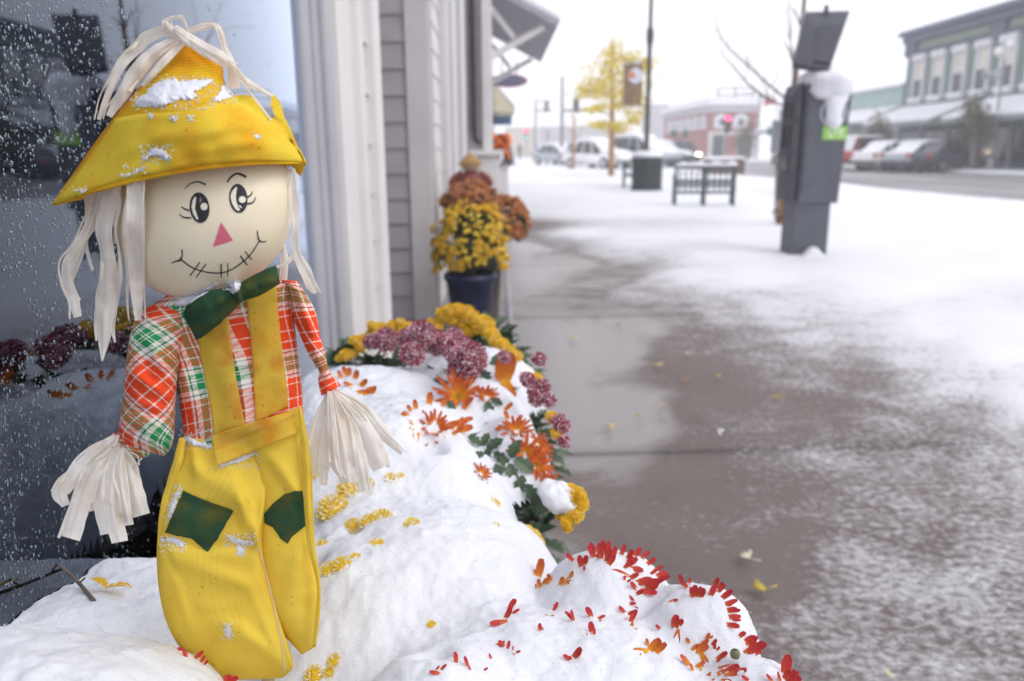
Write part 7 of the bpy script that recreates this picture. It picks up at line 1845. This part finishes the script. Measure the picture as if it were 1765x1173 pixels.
def brick_building():
    # corner block at the end of the street
    yN = 92.0
    X = lambda px, y=yN: on_y(px, 260, y).x
    xr, xc = X(1302), X(1222)            # right end and corner
    zt = top_z(1260, 181, yN); zb2 = top_z(1260, 224, yN)
    BR = simple('red_brick', (.30, .085, .075), .85, .2, 1.2, c2=(.38, .13, .11))
    t = thing('brick_building', ((xc + xr) / 2, yN + 5, 0), 'red brick corner building with white arched windows at the end of the street', 'building')
    xl, yl_ = X(1143, 115), 115.0
    c3_ = Vector((xc, yN, 0)); l3 = Vector((xl, yl_, 0)); r3 = Vector((xr, yN, 0)); bk = Vector((xr, yl_ + 6, 0))
    mb = MB(); base = [c3_, r3, bk, l3]; n = 4
    vs = base + [p + Vector((0, 0, zt)) for p in base]; mb.add(vs, [(i, (i + 1) % n, n + (i + 1) % n, n + i) for i in range(n)] + [(3, 2, 1, 0), (4, 5, 6, 7)]); mb.build('wall', BR, t)
    mb = MB(); base2 = [c3_ + Vector((-.4, -.4, zt + .02)), r3 + Vector((.4, -.4, zt + .02)), bk + Vector((.4, .4, zt + .02)), l3 + Vector((-.5, 0, zt + .02))]
    vs = base2 + [p + Vector((0, 0, .8)) for p in base2]; mb.add(vs, [(i, (i + 1) % n, n + (i + 1) % n, n + i) for i in range(n)] + [(3, 2, 1, 0), (4, 5, 6, 7)]); mb.build('snow_roof', SNOWF, t)
    mb = MB(); vs = [p + Vector((0, 0, zt - .75)) + Vector(o) for p, o in ((c3_, (-.25, -.25, 0)), (r3, (.25, -.25, 0)), (bk, (.25, .2, 0)), (l3, (-.3, 0, 0)))]; vs += [p + Vector((0, 0, .7)) for p in vs]
    mb.add(vs, [(i, (i + 1) % n, n + (i + 1) % n, n + i) for i in range(n)] + [(3, 2, 1, 0), (4, 5, 6, 7)]); mb.build('cornice', simple('grey_cornice', (.42, .40, .42), .8), t)
    def arch(w, h, k=12): return [(-w / 2, 0), (w / 2, 0), (w / 2, h * .6)] + [(w / 2 * math.cos(math.pi * i / k), h * .6 + h * .4 * math.sin(math.pi * i / k)) for i in range(1, k)] + [(-w / 2, h * .6)]
    zw = zb2 + .2; hW = (zt - .95) - zw
    for px in (1241, 1273):
        c = X(px); mb = MB(); mb.prism([(c + a, zw + b_) for a, b_ in arch(1.75, hW)], 'y', yN - .18, yN - .003); wn = mb.build('window', WTRIM, t)
        mb = MB(); mb.prism([(c + a, zw + .35 + b_) for a, b_ in arch(.55, hW - .85)], 'y', yN - .24, yN - .185); mb.build('pane', GLASS, wn)
    d = (l3 - c3_); L = d.length; d.normalize(); nrm = Vector((d.y, -d.x, 0)); nrm = nrm if nrm.x < 0 else -nrm
    for k in range(6):
        c = c3_ + d * (2.6 + k * (L - 3) / 6); wd = 2.5
        mb = MB(); A = [(c + d * a + Vector((0, 0, zw + b_))) for a, b_ in arch(wd * (1 if k else .9), hW)]; m_ = len(A)
        mb.add([p + nrm * .01 for p in A] + [p + nrm * .22 for p in A], [tuple(range(m_ - 1, -1, -1)), tuple(range(m_, 2 * m_))] + [(i, (i + 1) % m_, m_ + (i + 1) % m_, m_ + i) for i in range(m_)]); wn = mb.build('window', WTRIM, t)
        mb = MB(); A = [(c + d * a + Vector((0, 0, zw + .4 + b_))) for a, b_ in arch(wd * .4, hW - .9)]
        mb.add([p + nrm * .23 for p in A] + [p + nrm * .28 for p in A], [tuple(range(m_ - 1, -1, -1)), tuple(range(m_, 2 * m_))] + [(i, (i + 1) % m_, m_ + (i + 1) % m_, m_ + i) for i in range(m_)]); mb.build('pane', simple('dull_pane', (.35, .36, .38), .3), wn)
    # ground floor: pale stone with openings
    mb = MB(); mb.box(((xc + xr) / 2, yN - .1, zb2 * .5 - .05), (xr - xc + .3, .19, zb2 - .1)); mb.build('stone_base', simple('pale_stone', (.50, .48, .47), .8, .1, 1), t)
    for px, wd, m_ in ((1236, 1.2, GLASS), (1258, 1.4, BR), (1282, 1.6, GLASS)):
        mb = MB(); mb.box((X(px), yN - .23, 1.35), (wd, .06, 2.5)); mb.build('door', m_, t)
    mb = MB()
    for i in range(3): mb.box((X(1262), yN + 8, zt + 2.0 + i * .01), (.01, .01, .01))
    # roof railing / sign frame
    mb = MB(); y2 = yN + 6
    for px in (1232, 1262, 1292): mb.tube([(X(px, y2), y2, zt + .6), (X(px, y2), y2, zt + 2.3)], .09, 6)
    for z in (1.5, 2.3): mb.tube([(X(1232, y2), y2, zt + z), (X(1292, y2), y2, zt + z)], .08, 6)
    mb.build('roof_rail', BLACKM, t)
brick_building()
# pole with wires beside it and a flag
b = on_y(1303, 280, 84); b.z = 0; y = 84; t = thing('utility_pole', b, 'tall grey pole at the right corner of the brick building', 'pole')
mb = MB(); mb.tube([b, Vector((b.x, y, top_z(1302, 160, y)))], .12, 8); mb.build('pole', simple('pole_pale', (.3, .3, .31), .8), t)
b = on_y(1330, 280, 90); b.z = 0; y = 90; k = y / FPX; t = thing('flagpole', b, 'flagpole with a red and blue flag beyond the bare tree', 'flag')
mb = MB(); zf = top_z(1330, 165, y); mb.tube([b, Vector((b.x, y, zf))], .07, 8); mb.build('pole', CHROME, t)
mb = MB(); vs = []
for i in range(9):
    for j in (0, 1): vs.append((b.x - i * .16, y + .12 * math.sin(i), zf - .1 - j * .75 - i * .03))
mb.add(vs, [(2 * i, 2 * i + 2, 2 * i + 3, 2 * i + 1) for i in range(8)]); o = mb.build('flag', simple('flag_cloth', (.42, .05, .08), .8, .4, 3), t); o.modifiers.new('c', 'SOLIDIFY').thickness = .01
plain_building('far_building', 'pale far building closing the view behind the mailbox', on_y(872, 250, 130).x, on_y(925, 250, 130).x, 130, 140, 4.6, simple('tan_wall', (.48, .42, .34), .8, .1, 1), 2)
plain_building('far_building', 'grey far building block left of the brick corner', on_y(1116, 250, 168).x, on_y(1150, 250, 168).x, 168, 176, top_z(1130, 180, 168), simple('far_grey', (.34, .32, .35), .8, .1, 1), 2, storeys=2)
plain_building('far_building', 'dim far row of shops behind the snow covered cars', on_y(930, 250, 175).x, on_y(1080, 250, 175).x, 175, 185, 6.0, simple('far_dim', (.42, .40, .42), .8, .1, 1), 3)
b = on_y(1290, 274, 78); b.z = 0; P = lambda px_, py, dy=0.0: on_y(px_, py, 78 + dy)
branch_tree('street_tree', 'small olive tree in front of the brick building corner', b, [([P(1288, 285), P(1288, 240), P(1289, 215)], [.16, .1, .03]), ([P(1288, 245), P(1282, 225)], [.05, .02])], BARK, (GY, [(P(1286, 240), (.6, .5, .7)), (P(1290, 225), (.45, .4, .6)), (P(1278, 248), (.6, .5, .4))], 900, .14), 0, 77)

# ---- fallen leaves on the walk, each its own thing
LEAVES = [(981, 517, 5, 'small dark yellow leaf on the wet walk nearest the second joint', 0), (944, 496, 5, 'pale yellow leaf left of the dark one on the wet walk', 1), (985, 582, 8, 'flat yellow leaf in the middle of the wet slab', 1), (1029, 538, 6, 'dull orange leaf lying on the second joint', 2), (1143, 540, 6, 'orange leaf at the slush edge beside the second joint', 2),
          (1137, 630, 8, 'yellow leaf by the edge of the slush', 1), (1180, 653, 6, 'small amber leaf just inside the slush', 2), (1234, 648, 6, 'bright yellow leaf surrounded by slush', 0), (1137, 697, 6, 'pale yellow leaf at the wet slab corner', 1), (1340, 684, 8, 'yellow leaf half covered with snow', 0), (1056, 738, 10, 'large curled yellow leaf on the wet slab above the first joint', 1), (1293, 963, 14, 'pale cream leaf lying flat on the brown concrete', 3), (1322, 1015, 16, 'curled golden leaf with dark stem in the slush', 0), (1033, 656, 6, 'thin faded leaf on the wet slab', 3), (1524, 1166, 12, 'pale leaf in the slush at the bottom edge', 3), (1415, 455, 4, 'tiny yellow leaf in the clean snow', 1), (930, 440, 4, 'small amber leaf by the metal strip near the potted mums', 2), (918, 525, 5, 'orange leaf close to the metal strip before the second joint', 2), (1070, 560, 5, 'tiny brown leaf just in front of the second joint', 2), (1105, 718, 6, 'thin golden leaf near the brown dry patch', 0), (1190, 610, 6, 'whitish leaf lying in slush right of the wet slab', 3)]
LM_ = [simple('leaf_yellow', (.55, .40, .05), .6, .3, 30), simple('leaf_pale_yellow', (.60, .48, .18), .6, .25, 30), simple('leaf_amber', (.50, .28, .06), .6, .3, 30), simple('leaf_cream', (.68, .62, .46), .6, .15, 30)]
rl_ = random.Random(31)
for px, py, r_, lab, mi in LEAVES:
    p = G(px, py, .016); s = 1.3 * r_ * (p - EYE).dot(fwd) / FPX; a0 = rl_.uniform(0, 6.28)
    mb = MB(); vs = [(0, 0, .002)]; n = 14; cup = rl_.uniform(.05, .3)
    for k in range(n):
        a = -1.2 + 2.4 * k / (n - 1); rr_ = s * (1.15 + .12 * math.sin(k * 1.9) - (.25 if k == n // 2 else 0)); u_ = rl_.uniform(.8, 1.1)
        vs.append((math.cos(a + a0) * rr_ * u_, math.sin(a + a0) * rr_ * .8 * u_, s * cup * abs(a) + .004 + s * .08 * math.sin(k * 2.2)))
    vs.append((-math.cos(a0) * s * 1.0, -math.sin(a0) * s * 1.0, .003)); vs.append((-math.cos(a0 + .1) * s * 1.0, -math.sin(a0 + .1) * s * 1.0, .006))
    mb.add([p + Vector(v_) for v_ in vs], [(0, k + 1, k + 2) for k in range(n - 1)] + [(0, n + 1, n + 2)])
    o = mb.build('fallen_leaf', LM_[mi], None, smooth=True, recalc=False)
    o.modifiers.new('body', 'SOLIDIFY').thickness = .0008
    prop(o, lab, 'leaf', 'fallen leaves on the walk')
# ---- snow in the air
mb = MB(); rf_ = random.Random(12)
for k in range(150):
    yy = 1.3 * (9 / 1.3) ** rf_.random(); px, py = rf_.uniform(-100, 1870), rf_.uniform(-60, 1150)
    p = on_y(px, py, yy)
    if p.x < XF + .05 or p.z < .05 or (p.x < .02 and p.y > 1.4): continue
    s = rf_.uniform(.0012, .0024)
    for q in range(3):
        d = Vector((rf_.gauss(0, 1), rf_.gauss(0, 1), rf_.gauss(0, 1.4))).normalized() * s; e = d.orthogonal().normalized() * s * .45
        mb.add([p - d, p - e, p + d, p + e], [(0, 1, 2, 3)])
p = on_y(1242, 742, 1.15)
for q in range(7):
    d = Vector((rf_.gauss(0, 1), rf_.gauss(0, 1), rf_.gauss(0, 1.5))).normalized() * .006; e = d.orthogonal().normalized() * .0016; c = p + Vector((rf_.uniform(-.003, .003), 0, rf_.uniform(-.004, .004)))
    mb.add([c - d, c - e, c + d, c + e], [(0, 1, 2, 3)])
prop(mb.build('falling_snow', SNOWF, recalc=False), 'loose snowflakes drifting down over the walk', 'snowflakes', kind='stuff')
# ---- snowy air
m = bpy.data.materials.new('snowy_air'); m.use_nodes = True; t = m.node_tree
for n_ in list(t.nodes): t.nodes.remove(n_)
vo = t.nodes.new('ShaderNodeVolumePrincipled'); ou = t.nodes.new('ShaderNodeOutputMaterial'); vo.inputs['Color'].default_value = (.97, .97, 1, 1); vo.inputs['Density'].default_value = .0034; vo.inputs['Anisotropy'].default_value = 0.2
t.links.new(vo.outputs[0], ou.inputs['Volume'])
mb = MB(); mb.box((20, 90, 6.4), (240, 240, 16.0))
hz = mb.build('haze', m); prop(hz, 'pale snowy air filling the street', 'haze', kind='stuff')
